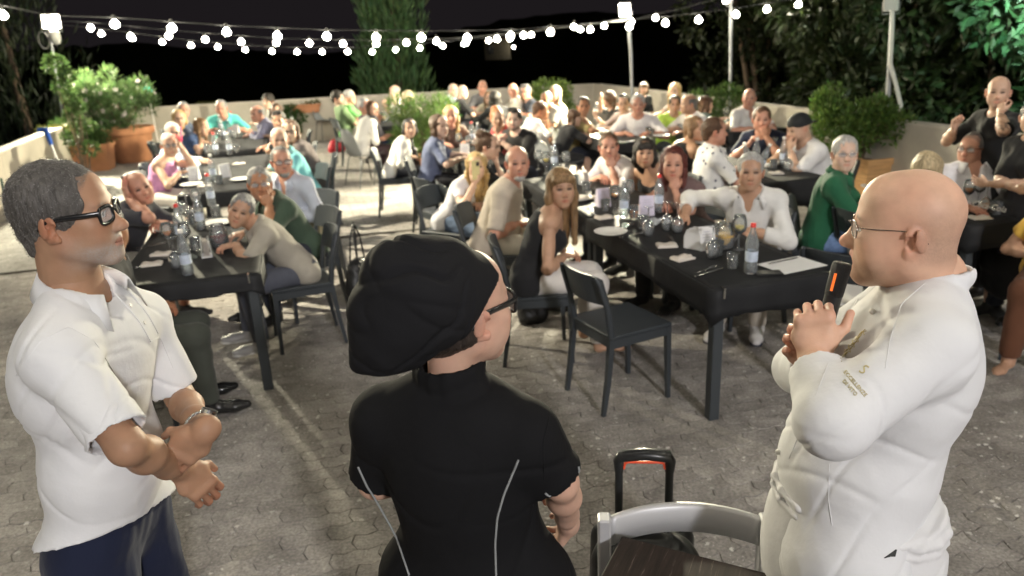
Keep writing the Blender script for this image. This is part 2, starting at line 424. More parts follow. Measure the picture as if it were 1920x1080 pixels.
def hair_prims(style, fem=False):
    """-> (prims, wave amplitude, wave scale)"""
    P = []
    def face_cut(hl=.0, w=.066):
        return [ell((0, .098, -.035 - hl), (w, .066, .095), k=.012, op='s'), ell((0, .06, -.13), (.075, .10, .075), k=.01, op='s')]
    ears = [ell((s * .084, .006, -.022), (.016, .028, .030), k=.008, op='s') for s in (-1, 1)]
    if style in ('short', 'curly', 'quiff', 'crop', 'receding', 'swept'):
        e = {'short': .009, 'curly': .017, 'quiff': .010, 'crop': .006, 'receding': .006, 'swept': .0085}[style]
        P = [ell((0, -.017, .033), (.0755 + e, .097 + e, .087 + e), k=.01), cap((0, -.065, -.03), (0, -.062, -.055), .052, .046, k=.02)]
        if style == 'quiff': P += [cap((-.035, .055, .105), (.035, .05, .108), .022, k=.025)]
        P += face_cut({'receding': -.02, 'swept': -.034}.get(style, .004)) + ears
        if style == 'receding': P += [ell((s * .045, .085, .085), (.035, .05, .04), k=.015, op='s') for s in (-1, 1)]
        P += [ell((0, -.03, -.115), (.09, .09, .045), k=.01, op='s')]
        return P, {'short': .0035, 'curly': .009, 'quiff': .004, 'crop': .002, 'receding': .0025, 'swept': .0016}[style], 55
    if style == 'rim':        # bald on top, a band of hair round the sides and back
        P = [ell((0, -.018, .028), (.081, .100, .086), k=.01), cap((0, -.06, -.03), (0, -.055, -.055), .052, .046, k=.02)]
        P += [ell((0, .115, .01), (.12, .105, .16), k=.008, op='s'), ell((0, -.005, .115), (.078, .11, .085), k=.012, op='s')] + ears
        P += [ell((0, -.03, -.115), (.09, .09, .045), k=.01, op='s')]
        return P, .002, 60
    if style in ('long', 'bob', 'longfringe', 'fringe', 'waves', 'shoulder', 'straight'):
        ln = {'long': .30, 'bob': .10, 'longfringe': .26, 'fringe': .12, 'waves': .27, 'shoulder': .17, 'straight': .36}[style]
        P = [ell((0, -.020, .036), (.087, .105, .094), k=.01)]
        P += face_cut(.005, .060)
        P += [cap((0, -.060, .0), (0, -.075 - .12 * max(0, ln - .15), -ln), .080, .066, n=(0, 1, 0), f=.55, k=.03)]
        for s in (-1, 1):
            P += [cap((s * .070, -.005, .045), (s * .080, .002, -.06), .024, .024, k=.025),
                  cap((s * .080, .002, -.06), (s * .072, .02 if ln > .15 else -.005, -ln + .01), .025, .020, k=.03)]
        if 'fringe' in style: P += [cap((-.046, .066, .058), (.046, .066, .058), .024, k=.02), cap((-.040, .082, .036), (.040, .082, .036), .010, k=.016)]
        if style == 'straight': P += [cap((-.05, .068, .052), (.045, .068, .056), .022, k=.02)]
        return P, {'waves': .010, 'straight': .002, 'longfringe': .003, 'fringe': .003}.get(style, .005), 30
    if style in ('bun', 'pony', 'updo'):
        P = [ell((0, -.017, .033), (.083, .104, .093), k=.01), cap((0, -.06, -.02), (0, -.055, -.05), .052, .046, k=.02)] + face_cut() + ears
        P += [ell((0, -.03, -.115), (.09, .09, .045), k=.01, op='s')]
        if style == 'bun': P += [ell((0, -.105, .075), .040, k=.015)]
        if style == 'updo': P += [ell((0, -.06, .115), (.06, .055, .04), k=.02)]
        if style == 'pony': P += [ell((0, -.12, .04), .03, k=.02), cap((0, -.13, .03), (0, -.125, -.16), .030, .018, k=.03)]
        return P, .004, 50
    return [], 0, 1

def hand_prims(W, f, n, side, s=1.0, curl=.5, spread=1.0, thumb=.5, per=None, fem=False):
    """hand as prims: W wrist, f towards the fingers, n out of the palm, side +1 right hand"""
    f = nrm(f); n = nrm(A3(n) - f * (A3(n) @ f)); t = nrm(np.cross(n, f)) * side * -1   # t points to the thumb side
    q = s * (.92 if fem else 1.0); W = A3(W); r = .0088 * q
    P = [cap(W - f * .012 * q, W + f * .015 * q, .026 * q, .025 * q, n=n, f=.75, k=.02),
         cap(W + f * .040 * q - t * .018 * q, W + f * .040 * q + t * .014 * q, .026 * q, .027 * q, n=n, f=.58, k=.015),
         cap(W + f * .072 * q - t * .024 * q, W + f * .078 * q + t * .024 * q, .0135 * q, .0150 * q, k=.014),
         cap(W + f * .030 * q + t * .022 * q + n * .006 * q, W + f * .052 * q + t * .026 * q + n * .006 * q, .017 * q, .014 * q, k=.014)]
    lens = [.074, .084, .078, .060]; offs = [.029, .0095, -.0100, -.0285]; base = [.084, .088, .084, .075]
    for i in range(4):
        c = curl if per is None else per[i]
        b = W + f * base[i] * q + t * offs[i] * q
        d = nrm(f + t * (offs[i] * 4.2 * spread)); ang = 0; a = b
        for j, (fr, ca) in enumerate(((.46, .75), (.30, 1.15), (.24, .7))):
            ang += c * ca; dd = d * math.cos(ang) + n * math.sin(ang)
            e = a + dd * lens[i] * fr * q; rr = r * (1 - .07 * j) * (1 if i < 3 else .88)
            P.append(cap(a, e, rr, rr * .93, k=.0045 if j == 0 else .003)); a = e
    b = W + f * .030 * q + t * .028 * q + n * .004 * q
    d1 = nrm(f * .75 + t * (.95 - .5 * thumb) + n * (.25 + .5 * thumb)); e = b + d1 * .036 * q
    P.append(cap(b, e, .0125 * q, .0100 * q, k=.012))
    d2 = nrm(f * 1.0 + t * (.45 - .75 * thumb) + n * (.25 + .5 * thumb)); P.append(cap(e, e + d2 * .031 * q, .0100 * q, .0080 * q, k=.003))
    return P

def ik(S, T, l1, l2, hint):
    S = A3(S); T = A3(T); d = T - S; L = np.linalg.norm(d); u = d / (L + 1e-9)
    if L > (l1 + l2) * .995: T = S + u * (l1 + l2) * .995; L = (l1 + l2) * .995
    if L < .12: L = .12; T = S + u * L
    a = (l1 * l1 - l2 * l2 + L * L) / (2 * L); h = math.sqrt(max(l1 * l1 - a * a, 0))
    hv = A3(hint); hv = hv - u * (hv @ u); hv = nrm(hv)
    return S + u * a + hv * h, T

def frame(fwd, up=(0, 0, 1)):
    y = nrm(fwd); x = nrm(np.cross(y, up)); z = np.cross(x, y)
    return np.array([x, y, z]).T

def spectacles(root, Rh, Hc, s, col=(.02, .02, .022), th=.0026, w=.050, hgt=.034, lens=True, wire=False, metal=0.0, name='glasses', yo=0.0):
    mb = MB(); T = lambda p: Rh @ (A3(p) * s) + Hc
    for sd in (-1, 1):
        pts = []
        for i in range(17):
            a = 2 * math.pi * i / 16; c_, s_ = math.cos(a), math.sin(a)
            e = .55 if not wire else .8
            px = math.copysign(abs(c_) ** e, c_) * w / 2; pz = math.copysign(abs(s_) ** e, s_) * hgt / 2
            pts.append(T((sd * .0335 + px, .097 + yo - abs(sd * .0335 + px) * .20, pz - .001)))
        mb.tube(pts, th * s, n=6, cap=False, flat=(1, 1.25) if not wire else None)
        hx = sd * (.0335 + w / 2)
        mb.tube([T((hx, .087 + yo, .008)), T((sd * .070, .060, .009)), T((sd * .079, .0, .010)), T((sd * .081, -.022, .004)), T((sd * .079, -.034, -.012))],
                [th * 1.25 * s] * 3 + [th * s] * 2, n=6, flat=(.6, 1.3 if not wire else .6))
    mb.tube([T((-.011, .097 + yo, .005)), T((0, .101 + yo, .007)), T((.011, .097 + yo, .005))], th * s, n=6)
    g = mb.build(name, mat('specs_%02x%02x_%d' % (int(col[0] * 255), int(col[2] * 255), int(metal * 9)), col, rough=.22, metal=metal), root)
    if lens:
        for sd in (-1, 1):
            ml = MB(); pts = []
            for i in range(16):
                a = 2 * math.pi * i / 16; c_, s_ = math.cos(a), math.sin(a); e = .55 if not wire else .8
                px = math.copysign(abs(c_) ** e, c_) * (w / 2 - .001); pz = math.copysign(abs(s_) ** e, s_) * (hgt / 2 - .001)
                pts.append((sd * .0335 + px, .097 + yo - abs(sd * .0335 + px) * .20, pz - .001))
            F = [T(p) for p in pts]; Bk = [T((p[0], p[1] - .0015, p[2])) for p in pts]; n_ = 16
            ml.add(F + Bk, [tuple(range(n_)), tuple(range(2 * n_ - 1, n_ - 1, -1))] + [(i, n_ + i, n_ + (i + 1) % n_, (i + 1) % n_) for i in range(n_)])
            ml.build('lens', M_LENS, g)
    return g
M_LENS = mat('lens_glass', (.9, .92, .95), rough=.02, alpha=.16, spec=.9)

def sdf_obj(name, prims, h, m, root, amp=0, scale=20, seed=0, off=0.0, post=None, fine=0):
    V, T, Q_ = sdf_arrays(prims, h, post=post, off=off)
    if len(V) < 4: return None
    me = npmesh(name, V, T, Q_)
    if amp:
        a = wav(V, scale, seed) * amp + wav(V, scale * 2.3, seed + 1) * amp * .45
        if fine:
            Vs = vcos(me); a = a * .35
            for kk, (dv, fq, am_) in enumerate((((.42, .20, .88), 25, .8), ((.62, .55, -.56), 20, .85), ((-.7, .4, .6), 29, .7))):
                ph_ = (Vs @ nrm(dv)) * fq + 2.1 * wav(Vs, 3.2, seed + 11 + kk); cr_ = np.clip(1 - np.abs(np.sin(ph_)) * 3.0, 0, 1) ** 1.4; mk = np.clip(wav(Vs, 3.6, seed + 21 + kk) * 2.2 + .1, 0, 1)
                a = a - fine * .62 * am_ * cr_ * mk
            a = a + fine * .15 * wav(Vs, 5, seed + 9)
        displace(me, a)
    return link(name, me, root, m)

LODS = [dict(head=.0080, arm=.012, hand=.0068, core=.020, cloth=.014, hair=.0095), dict(head=.0052, arm=.0085, hand=.0050, core=.016, cloth=.0095, hair=.006),
        dict(head=.0028, arm=.0050, hand=.0027, core=.012, cloth=.0060, hair=.0034)]
SEED = [100]
def collar_sheet(root, N, U, F, X, rn, m, s, wide=1.0, A=2.45):
    n = 22; V = []; Fc = []
    for k in range(n + 1):
        a = -A + 2 * A * k / n; t = abs(a) / A; d = -F * math.cos(a) * 1.02 + X * math.sin(a) * 1.06; f_ = F * (.016 + .010 * t) * s
        tip = max(0, (t - .72) / .28)
        for h, r in ((.004 - .020 * t, rn * 1.05), (.040 - .032 * t, rn * 1.10), (.043 - .034 * t, rn * 1.10 + .004), (.004 - .040 * t - .028 * tip * wide, rn * 1.10 + (.018 + .016 * t) * wide)):
            V.append(N + U * h * s + d * r + f_ + (F * .012 * tip * s))
    for k in range(n):
        for j in range(3): a_ = k * 4 + j; Fc.append((a_, a_ + 4, a_ + 5, a_ + 1))
    mb = MB(); mb.add(V, Fc, True); c = mb.build('collar', m, root); so = c.modifiers.new('thickness', 'SOLIDIFY'); so.thickness = .0028; so.offset = 0
    return c
def hand_n(J, i): return nrm(A3(J['hand'][i].get('n', (0, 0, -1))))
def build_figure(root, J, st, lod):
    """J: joints in root space; st: looks. One continuous skin mesh, hair and clothes as children"""
    q = LODS[lod]; SEED[0] += 1; sd = SEED[0]; s = J.get('s', 1.0); fem = st.get('sex') == 'f'
    hip, X, F, U, N, Hc, Rh = J['hip'], J['X'], J['F'], J['U'], J['N'], J['Hc'], J['Rh']
    B = np.array([X, F, U]).T; fat = st.get('belly', 0.0); base = SKIN[st.get('skin', 'light')] if isinstance(st.get('skin', 'light'), str) else st['skin']
    wS = (.136 if fem else .164) * s
    S = J['S']; TL = J.get('TL', .455) * s
    def torso(o=0.0, low=True):
        P = []
        if low: P += [cap(hip - X * .085 * s, hip + X * .085 * s, (.112 if not fem else .118) * s + o + fat * .3, n=F, f=.88, k=.05)]
        P += [ell(hip + U * TL * .32 + F * (.012 + fat * .45), ((.138 if not fem else .122) * s + o + fat * .7, .104 * s + o + fat * .9, .165 * s + o), R=B, k=.06),
              ell(hip + U * TL * .70, ((.158 if not fem else .138) * s + o + fat * .25, .108 * s + o + fat * .2, .165 * s + o), R=B, k=.06)]
        if fem: P += [ell(hip + U * TL * .66 + X * sg * .068 * s + F * .082 * s, (.058 * s + o, .055 * s + o, .060 * s + o), R=B, k=.035) for sg in (-1, 1)]
        return P
    nr = (.046 if fem else .056) * s * (1 + st.get('fat', 0) * .14)
    def shoulders(o=0.0):
        P = [cap(S[0], S[1], (.053 if not fem else .043) * s + o, k=.06, n=F, f=.95)]
        for i in (0, 1): P.append(cap(N + (S[i] - N) * .25 + U * .004, S[i] + U * .006, .044 * s + o, .046 * s + o, k=.05))
        return P
    # ---- skin
    low = [cap(N - U * .02 * s, Hc + Rh @ (A3((0, -.028, -.045)) * s), nr * (1.0 if st.get('fat', 0) >= 1 else 1.08), nr * .98, k=.03, n=F, f=.97)]
    hs = s * st.get('headsize', 1.0); hd = xform(head_prims(st), Rh, Hc, hs)
    Vh, Th, Qh = sdf_arrays(hd + low, q['head'])
    parts = [(Vh, Th, Qh)]; cols = [skin_colours((Vh - Hc) @ Rh / hs, base, st, lod)]
    nk = bool(st.get('top')) and len(st['top']) > 3 and st['top'][3] == 'none'; core = (torso(-.014, low=False) if st.get('standing') else torso()) + shoulders(-.006 if nk else 0) + [cap(N - U * .03 * s, N + U * .035 * s, nr * (.94 if nk else 1.12), nr * (.94 if nk else 1.05), k=.03)]
    legs = []
    for i, sg in ((0, -1), (1, 1)):
        legs += [cap(hip + X * sg * .092 * s, J['K'][i], .086 * s, .060 * s, k=.04), cap(J['K'][i], J['A'][i], .058 * s, .038 * s, k=.03)]
    bare = st.get('bottom', 'trousers') in ('shorts', 'skirt')
    V, T, Q_ = sdf_arrays(core + (legs if bare else []), q['core']); parts.append((V, T, Q_))
    cols.append(np.tile(A3(base), (len(V), 1)) * (1 + .04 * wav(V, 25, 5))[:, None])
    for i, sg in ((0, -1), (1, 1)):
        ra, rb, rc = ((.041, .034, .024) if fem else (.050, .040, .029)); E_, W_ = J['E'][i], J['Wr'][i]
        if J.get('noarm') and J['noarm'][i]: continue
        fa = nrm(W_ - E_)
        am = st.get('arm', 1.0); ra, rb, rc = ra * am, rb * am, rc * (.5 + .5 * am); un = nrm(E_ - S[i]); fn_ = nrm(np.cross(un, fa) + 1e-6)
        arm = [cap(S[i], E_, ra * s, rb * .90 * s, k=.03), ell(S[i] + (E_ - S[i]) * .55 + nrm(fa - un * (fa @ un) + 1e-6) * .005, (ra * .74 * s, ra * .74 * s, .080 * s), R=frame(np.cross(un, fn_), un), k=.03), cap(E_, E_ + (W_ - E_) * .30, rb * .90 * s, rb * s, k=.03), cap(E_ + (W_ - E_) * .30, E_ + (W_ - E_) * .72, rb * s, (rc + .004) * s, k=.03), cap(E_ + (W_ - E_) * .72, W_, (rc + .0035) * s, rc * .92 * s, n=hand_n(J, i), f=.86, k=.02)]
        hp = J['hand'][i]; hand = hand_prims(W_, hp.get('f', fa), hp.get('n', (0, 0, -1)), sg, s, hp.get('curl', .5), hp.get('spread', 1.0), hp.get('thumb', .5), hp.get('per'), fem)
        if lod == 2: gs = [(arm, q['arm']), ([cap(W_ - fa * .03, W_, rc * 1.02 * s, k=.01)] + hand, q['hand'])]
        else: gs = [(arm, q['arm']), (hand, q['hand'])]
        for pr, h in gs:
            V, T, Q_ = sdf_arrays(pr, h); parts.append((V, T, Q_)); C = np.tile(A3(base), (len(V), 1)) * (1 + .05 * wav(V, 40, 6))[:, None]
            if pr is not arm:
                d = np.linalg.norm(V - W_, axis=1); C = C * (1 - .22 * np.clip((d - .07 * s) / .07, 0, 1)[:, None] * A3((.1, 1, 1)))
            if st.get('tattoo') and pr is arm and i == st['tattoo'] - 1:
                C *= (1 - .6 * (wav(V, 70, 9) > .1) * (np.linalg.norm(V - E_, axis=1) < .2))[:, None]
            cols.append(C)
    V, T, Q_ = join_arrays(parts); me = npmesh('body', V, T, Q_)
    if len(me.vertices) == len(V): setcol(me, np.concatenate(cols))
    body = link('body', me, root, M_SKINF if lod == 2 else M_SKIN)
    if st.get('feet') == 'bare':
        for i in (0, 1):
            fd = J['foot'][i]; a = J['A'][i]; hl = a - A3((0, 0, .035)); V, T, Q_ = sdf_arrays([cap(a + (J['K'][i] - a) * .15, a, .036, .033, k=.02), cap(a, hl, .034, .032, k=.02), cap(hl, hl + fd * .14, .030, .034, n=(0, 0, 1), f=.6, k=.02), cap(hl + fd * .14, hl + fd * .19, .033, .022, n=(0, 0, 1), f=.5)], q['arm'])
            mf = npmesh('foot', V, T, Q_); setcol(mf, np.tile(A3(base), (len(mf.vertices), 1))); link('foot', mf, root, M_SKIN)
    # ---- hair, beard
    if st.get('hair'):
        hp, amp, sc = hair_prims(st['hair'], fem)
        if hp: sdf_obj('hair', xform(hp, Rh, Hc, hs), q['hair'], hair_mat(st.get('haircol', (.05, .035, .025))), root, amp, sc, sd)
    if st.get('beard'):
        b = [cap((sg * .055, .012, -.055), (sg * .014, .066, -.100), .021, .021, k=.02) for sg in (-1, 1)] + [ell((0, .072, -.100), (.026, .020, .022), k=.02)]
        b += [cap((sg * .024, .078, -.072), (0, .090, -.056), .006, .0065, k=.006) for sg in (-1, 1)]
        b += [ell((0, .092, -.072), (.021, .02, .0085), k=.005, op='s')]
        sdf_obj('beard', xform(b, Rh, Hc, hs), q['hair'], hair_mat(st.get('beardcol', st.get('haircol', (.05, .035, .025))), 'b'), root, .0015, 90, sd)
    if st.get('glasses'):
        k = st['glasses']
        spectacles(root, Rh, Hc, hs, col={'dark': (.02, .02, .022), 'metal': (.45, .42, .38), 'brown': (.16, .06, .03)}[k], th=.0017 if k == 'metal' else .0026, lens=lod > 0, wire=k == 'metal', metal=1.0 if k == 'metal' else 0, hgt=.030 if k == 'metal' else .034)
    # ---- clothes
    top = st.get('top')
    if top:
        col, sl = top[0], top[1]; kind = top[2] if len(top) > 2 else 'cotton'; neck = top[3] if len(top) > 3 else 'round'
        o = .013 * s + st.get('loose', 0); sr = st.get('sleeve_r', 1.0); m = cloth_mat(col, kind) if not isinstance(col, str) else MATS[col]
        P = torso(o) + ([] if sl == 0 else shoulders(o * (.55 if lod == 2 else .8)))
        if sl == 0: P += [cap(N + (S[i] - N) * .42 + U * .02, N + (S[i] - N) * .40 - U * .10 + F * fs * .075, .026 * s, .04 * s, k=.02) for i in (0, 1) for fs in (-1, 1)]
        if sl == 0: P += [cap(S[i] + (S[i] - N) * .12 - U * .02, S[i] + (S[i] - N) * .05 + U * .1, .056 * s, .07 * s, k=.015, op='s') for i in (0, 1)]
        holes = []
        if sl > 0:
            for i in (0, 1):
                E_, W_ = J['E'][i], J['Wr'][i]; ra = (.052 if fem else .063) * s * sr
                if sl < 1:
                    e = S[i] + (E_ - S[i]) * min(1, sl / .5) if sl <= .5 else E_; dn = nrm(E_ - S[i])
                    if sl <= .5:
                        P.append(cap(S[i], e + dn * .05, ra, ra * .95, k=.03, cut=[(e, dn)]))
                        if lod == 2: holes.append(cap(e - dn * .035, e + dn * .05, ra * .95 - .0065, k=.003, op='s'))
                    else:
                        P.append(cap(S[i], E_, ra, ra * .86, k=.03)); w = E_ + (W_ - E_) * (sl - .5) * 2; dn = nrm(W_ - E_)
                        P.append(cap(E_, w + dn * .03, ra * .86, ra * .78, k=.03, cut=[(w, dn)]))
                        if lod == 2: holes.append(cap(w - dn * .03, w + dn * .05, ra * .78 - .007, k=.003, op='s'))
                else:
                    dn = nrm(W_ - E_); P.append(cap(S[i], E_, ra, ra * .90, k=.03)); P.append(cap(E_, W_ + dn * .0, ra * .92, ra * .62, k=.03, cut=[(W_ - dn * .015, dn)]))
        P += holes
        # neckline
        P += [cap(N - U * .01 * s + F * .010, N + U * .12 * s + F * .03, nr * (1.16 if neck != 'none' else 1.0), nr * (1.6 if neck != 'none' else 1.2), k=.008, op='s')]
        if neck in ('v', 'collar', 'open'):
            P += [cap(N + U * .03 * s + F * .07 * s, N - U * .13 * s + F * .150 * s, .040 * s, .012 * s, k=.01, op='s')]
        if neck == 'strap': P += [cap(N + U * .05 * s, N - U * .055 * s + F * .05 * s, .10 * s, .10 * s, k=.015, op='s', n=U, f=.75)]
        if neck in ('collar', 'open', 'polo'):
            collar_sheet(root, N + U * (0 if lod == 2 else .020 * s), U, F, X, nr * (1.1 if lod == 2 else 1.25) + st.get('loose', 0) * .3, m, s, wide=1.0 if lod == 2 else 1.35, A=2.45 if neck != 'open' else 2.25)
        lo_ = hip - U * (.06 if not st.get('standing') else .09) * s
        P = P + []
        P += st.get('extra', []); hz = st.get('hem')
        post = (lambda D, x, y, z: np.maximum(D, hz[0] + hz[1] * x + hz[2] * y - z)) if hz else None
        sdf_obj(st.get('topname', 'shirt'), P, q['cloth'], m, root, .0045 if lod else .005, 13, sd, fine=st.get('folds', 0), post=post)
        if st.get('straps'):
            mb = MB()
            for i in (0, 1):
                a = N + (S[i] - N) * .55
                mb.tube([a - U * .09 * s - F * .098 * s, a + U * .030 * s - F * .028, a + U * .034 * s + F * .03, a - U * .085 * s + F * .108 * s], .006, n=6)
            mb.build('shoulder_strap', m, root)
    bt = st.get('bottom', 'trousers'); bc = st.get('botcol', (.03, .033, .045)); bk = st.get('botkind', 'cotton')
    P = [cap(hip - X * .085 * s - U * .01, hip + X * .085 * s - U * .01, .108 * s + .004 + fat * .3, n=F, f=.9, k=.04)]
    if st.get('standing'): P = [cap(hip - X * .08 * s, hip + X * .08 * s, .100 * s + fat * .2, n=F, f=.9, k=.04), cap(hip - X * .06 * s + U * .06, hip + X * .06 * s + U * .06, .100 * s + fat * .4, n=F, f=.95, k=.05)]
    for i, sg in ((0, -1), (1, 1)):
        hp_ = hip + X * sg * .092 * s; K = J['K'][i]; A_ = J['A'][i]
        if bt == 'trousers': P += [cap(hp_, K, .096 * s, .074 * s, k=.03), cap(K, A_, .072 * s, .056 * s, k=.03, cut=[(A_ + (K - A_) * .03, nrm(A_ - K))])]
        elif bt == 'shorts': e = K + (hp_ - K) * .12; P += [cap(hp_, e, .098 * s, .086 * s, k=.03, cut=[(e, nrm(K - hp_))])]
    if bt == 'skirt':
        K0, K1 = J['K']; KM = (K0 + K1) / 2; AM = (J['A'][0] + J['A'][1]) / 2
        for K_ in (K0, K1): P += [cap(hip + (K_ - KM) * .8, K_, .105 * s, .088 * s, k=.07)]
        P += [cap(K0, K1, .088 * s, k=.06), cap(K0 * .55 + J['A'][0] * .45, K1 * .55 + J['A'][1] * .45, .085 * s, k=.09), cap(KM, KM * .5 + AM * .5, .09 * s, .1 * s, k=.05)]
    sdf_obj({'trousers': 'trousers', 'shorts': 'shorts', 'skirt': 'skirt'}[bt], P, q['cloth'] * 1.15, cloth_mat(bc, bk), root, .005, 12, sd + 5)
    if st.get('feet') != 'bare' and st.get('feet') != 'none':
        sc = st.get('shoecol', (.03, .03, .03))
        for i in (0, 1):
            fd = J['foot'][i]; a = J['A'][i]; hl = a - A3((0, 0, .03 * s)); g0 = hl - A3((0, 0, .012 * s))
            P = [cap(a + A3((0, 0, .01)), hl, .045 * s, .040 * s, k=.02), cap(hl, g0 + fd * .13 * s, .042 * s, .044 * s, n=(0, 0, 1), f=.85, k=.03), cap(g0 + fd * .13 * s, g0 + fd * .19 * s, .043 * s, .032 * s, n=(0, 0, 1), f=.7, k=.02)]
            sh = sdf_obj('shoe', P, q['cloth'] * .9, mat('shoe_%02x%02x' % (int(sc[0] * 255), int(sc[2] * 255)), sc, rough=st.get('shoerough', .5), bump=.1), root)
            if st.get('sole'):
                P = [cap(hl - A3((0, 0, .030)), g0 - A3((0, 0, .018)) + fd * .18 * s, .044, .040, n=(0, 0, 1), f=.30, k=.01)]
                sdf_obj('sole', P, q['cloth'] * .8, mat('sole_%d' % int(st['sole'][0] * 99), st['sole'], rough=.6), sh)
    return body

def seated(label, head, yaw, st, look=None, armL='table', armR='table', lod=0, size=1.0, lean=1, side=0.0, group=None, nod=0.0, tilt=0.0, hipz=.53, name='person', table_z=.78, twist=0.0, legout=.0):
    """place a seated figure so that its head centre is at `head`; yaw = direction its lap points (radians, 0 = +Y, + = left)"""
    s = size; L = .615 * s; c = max(min((head[2] - hipz) / (L * math.cos(side)), .999), .35); th = math.acos(c) * lean
    hip = A3((0, 0, hipz)); U = nrm(A3((math.sin(side), math.sin(th) * math.cos(side), math.cos(th) * math.cos(side))))
    F0 = nrm(np.cross(U, (1, 0, 0))); F0 = F0 if F0[1] > 0 else -F0
    Xt = nrm(np.cross(F0, U)); Xt = nrm(Xt * math.cos(twist) + F0 * math.sin(twist)); Ft = nrm(np.cross(U, Xt))
    N = hip + U * .455 * s; Hc = hip + U * L; Hc = Hc * [1, 1, 0] + A3((0, 0, head[2]))
    Rz = rotz(yaw); o = Rz @ Hc; loc = (head[0] - o[0], head[1] - o[1], 0)
    fem = st.get('sex') == 'f'; wS = (.136 if fem else .164) * s
    S = [N - U * .055 * s - Xt * wS, N - U * .055 * s + Xt * wS]
    lk = look if look is not None else (0.4, 1.3, 1.7)
    ld = Rz.T @ (A3(lk) - A3(head)); ld[2] = ld[2] * .6 - np.linalg.norm(ld) * nod * .0
    ld = nrm(ld)
    a = math.atan2(-ld[0], ld[1]); a0 = twist; d = (a - a0 + math.pi) % (2 * math.pi) - math.pi; a = a0 + max(-1.35, min(1.35, d))
    el = math.asin(ld[2]) - nod
    fw = A3((-math.sin(a) * math.cos(el), math.cos(a) * math.cos(el), math.sin(el))); Rh = frame(fw)
    if tilt: Rh = Rh @ roty(tilt)
    E, Wr, H = [], [], []
    l1, l2 = .285 * s, .255 * s
    for i, (sg, pose) in enumerate(((-1, armL), (1, armR))):
        hint = (sg * .7, -.25, -1.0); hand = {}
        if isinstance(pose, dict): T = A3(pose['t']); hint = pose.get('hint', hint); hand = pose
        elif pose == 'table': T = A3((sg * .13, .40, table_z + .005)); hand = dict(f=(-sg * .5, 1, -.1), n=(0, 0, -1), curl=.35); hint = (sg * 1.0, -.1, -.5)
        elif pose == 'table_in': T = A3((sg * .04, .36, table_z + .02)); hand = dict(f=(-sg * 1, .5, 0), n=(0, 0, -1), curl=.5); hint = (sg * 1.0, -.1, -.4)
        elif pose == 'lap': T = A3((sg * .06, .24, hipz + .15)); hand = dict(f=(-sg * .7, 1, -.1), n=(0, -.2, -1), curl=.5)
        elif pose == 'chin': T = Hc + Rh @ (A3((sg * .018, .085, -.175)) * s); hand = dict(f=Rh @ A3((-sg * .1, -.1, 1)), n=Rh @ A3((0, -1, .1)), curl=1.0); hint = (sg * .5, .7, -1)
        elif pose == 'mouth': T = Hc + Rh @ (A3((sg * .045, .135, -.150)) * s); hand = dict(f=Rh @ A3((-sg * .35, -.25, 1)), n=Rh @ A3((0, -1, -.1)), curl=.8); hint = (sg * .8, .5, -1)
        elif pose == 'temple': T = Hc + Rh @ (A3((sg * .115, .05, -.03)) * s); hand = dict(f=Rh @ A3((-sg * .25, -.15, 1)), n=Rh @ A3((-sg, -.2, 0)), curl=.25); hint = (sg * .6, .6, -1)
        elif pose == 'phone': T = Hc + Rh @ (A3((sg * .035, .20, -.13)) * s); hand = dict(f=Rh @ A3((-sg * .3, .1, 1)), n=Rh @ A3((0, -1, 0)), curl=.8); hint = (sg * .8, .1, -1)
        elif pose == 'crossed': T = hip + U * .22 * s + Ft * .20 * s - Xt * sg * .06; hand = dict(f=-Xt * sg + Ft * .1, n=-Ft, curl=.4); hint = (sg * 1, .3, -1)
        elif pose == 'fist': T = Hc + A3((sg * .03, .22 * s, -.22 * s)); hand = dict(f=(-sg * .5, -.1, 1), n=(-sg, -.3, 0), curl=1.1); hint = (sg * .8, .3, -1)
        elif pose == 'clasp': T = hip + U * .24 * s + A3((sg * .045, .33, .02)); hand = dict(f=(-sg * .55, .5, .6), n=(-sg, -.1, 0), curl=.55, thumb=.3); hint = (sg * 1, 0, -.8)
        elif pose == 'down': T = S[i] + A3((sg * .06, .06, -.5 * s)); hand = dict(f=(0, .1, -1), n=(-sg, 0, 0), curl=.4); hint = (sg * .4, -1, 0)
        elif pose == 'up': T = Hc + A3((sg * .26, .02, .0)); hand = dict(f=(-sg * .8, 0, .5), n=(0, 1, 0), curl=.5); hint = (sg * 1, .2, .2)
        elif pose == 'reach': T = A3((sg * .16, .52, table_z + .06)); hand = dict(f=(0, 1, 0), n=(-sg * .4, 0, -1), curl=.6); hint = (sg * 1.0, -.1, -.6)
        e, w = ik(S[i], T, l1, l2, hint); E.append(e); Wr.append(w)
        hh = dict(hand); hh.pop('t', None); hh.pop('hint', None); H.append(hh)
    K = [A3((sg * (.115 + legout), .43 * s, .50 * min(1, s * 1.05))) for sg in (-1, 1)]; An = [A3((sg * (.125 + legout), .41 * s + .03 * sg, .095)) for sg in (-1, 1)]
    root = thing(name, label, 'person', loc, yaw, group)
    J = dict(s=s, hip=hip, X=Xt, F=Ft, U=U, N=N, Hc=Hc, Rh=Rh, S=S, E=E, Wr=Wr, hand=H, K=K, A=An, foot=[nrm((-.12, 1, 0)), nrm((.12, 1, 0))])
    build_figure(root, J, st, lod)
    root['_j'] = 0
    del root['_j']
    return root, J, Rz, A3(loc)

def standing(label, loc, yaw, st, J, lod=2, name='person'):
    root = thing(name, label, 'person', loc, yaw); st = dict(st); st['standing'] = 1
    build_figure(root, J, st, lod); return root
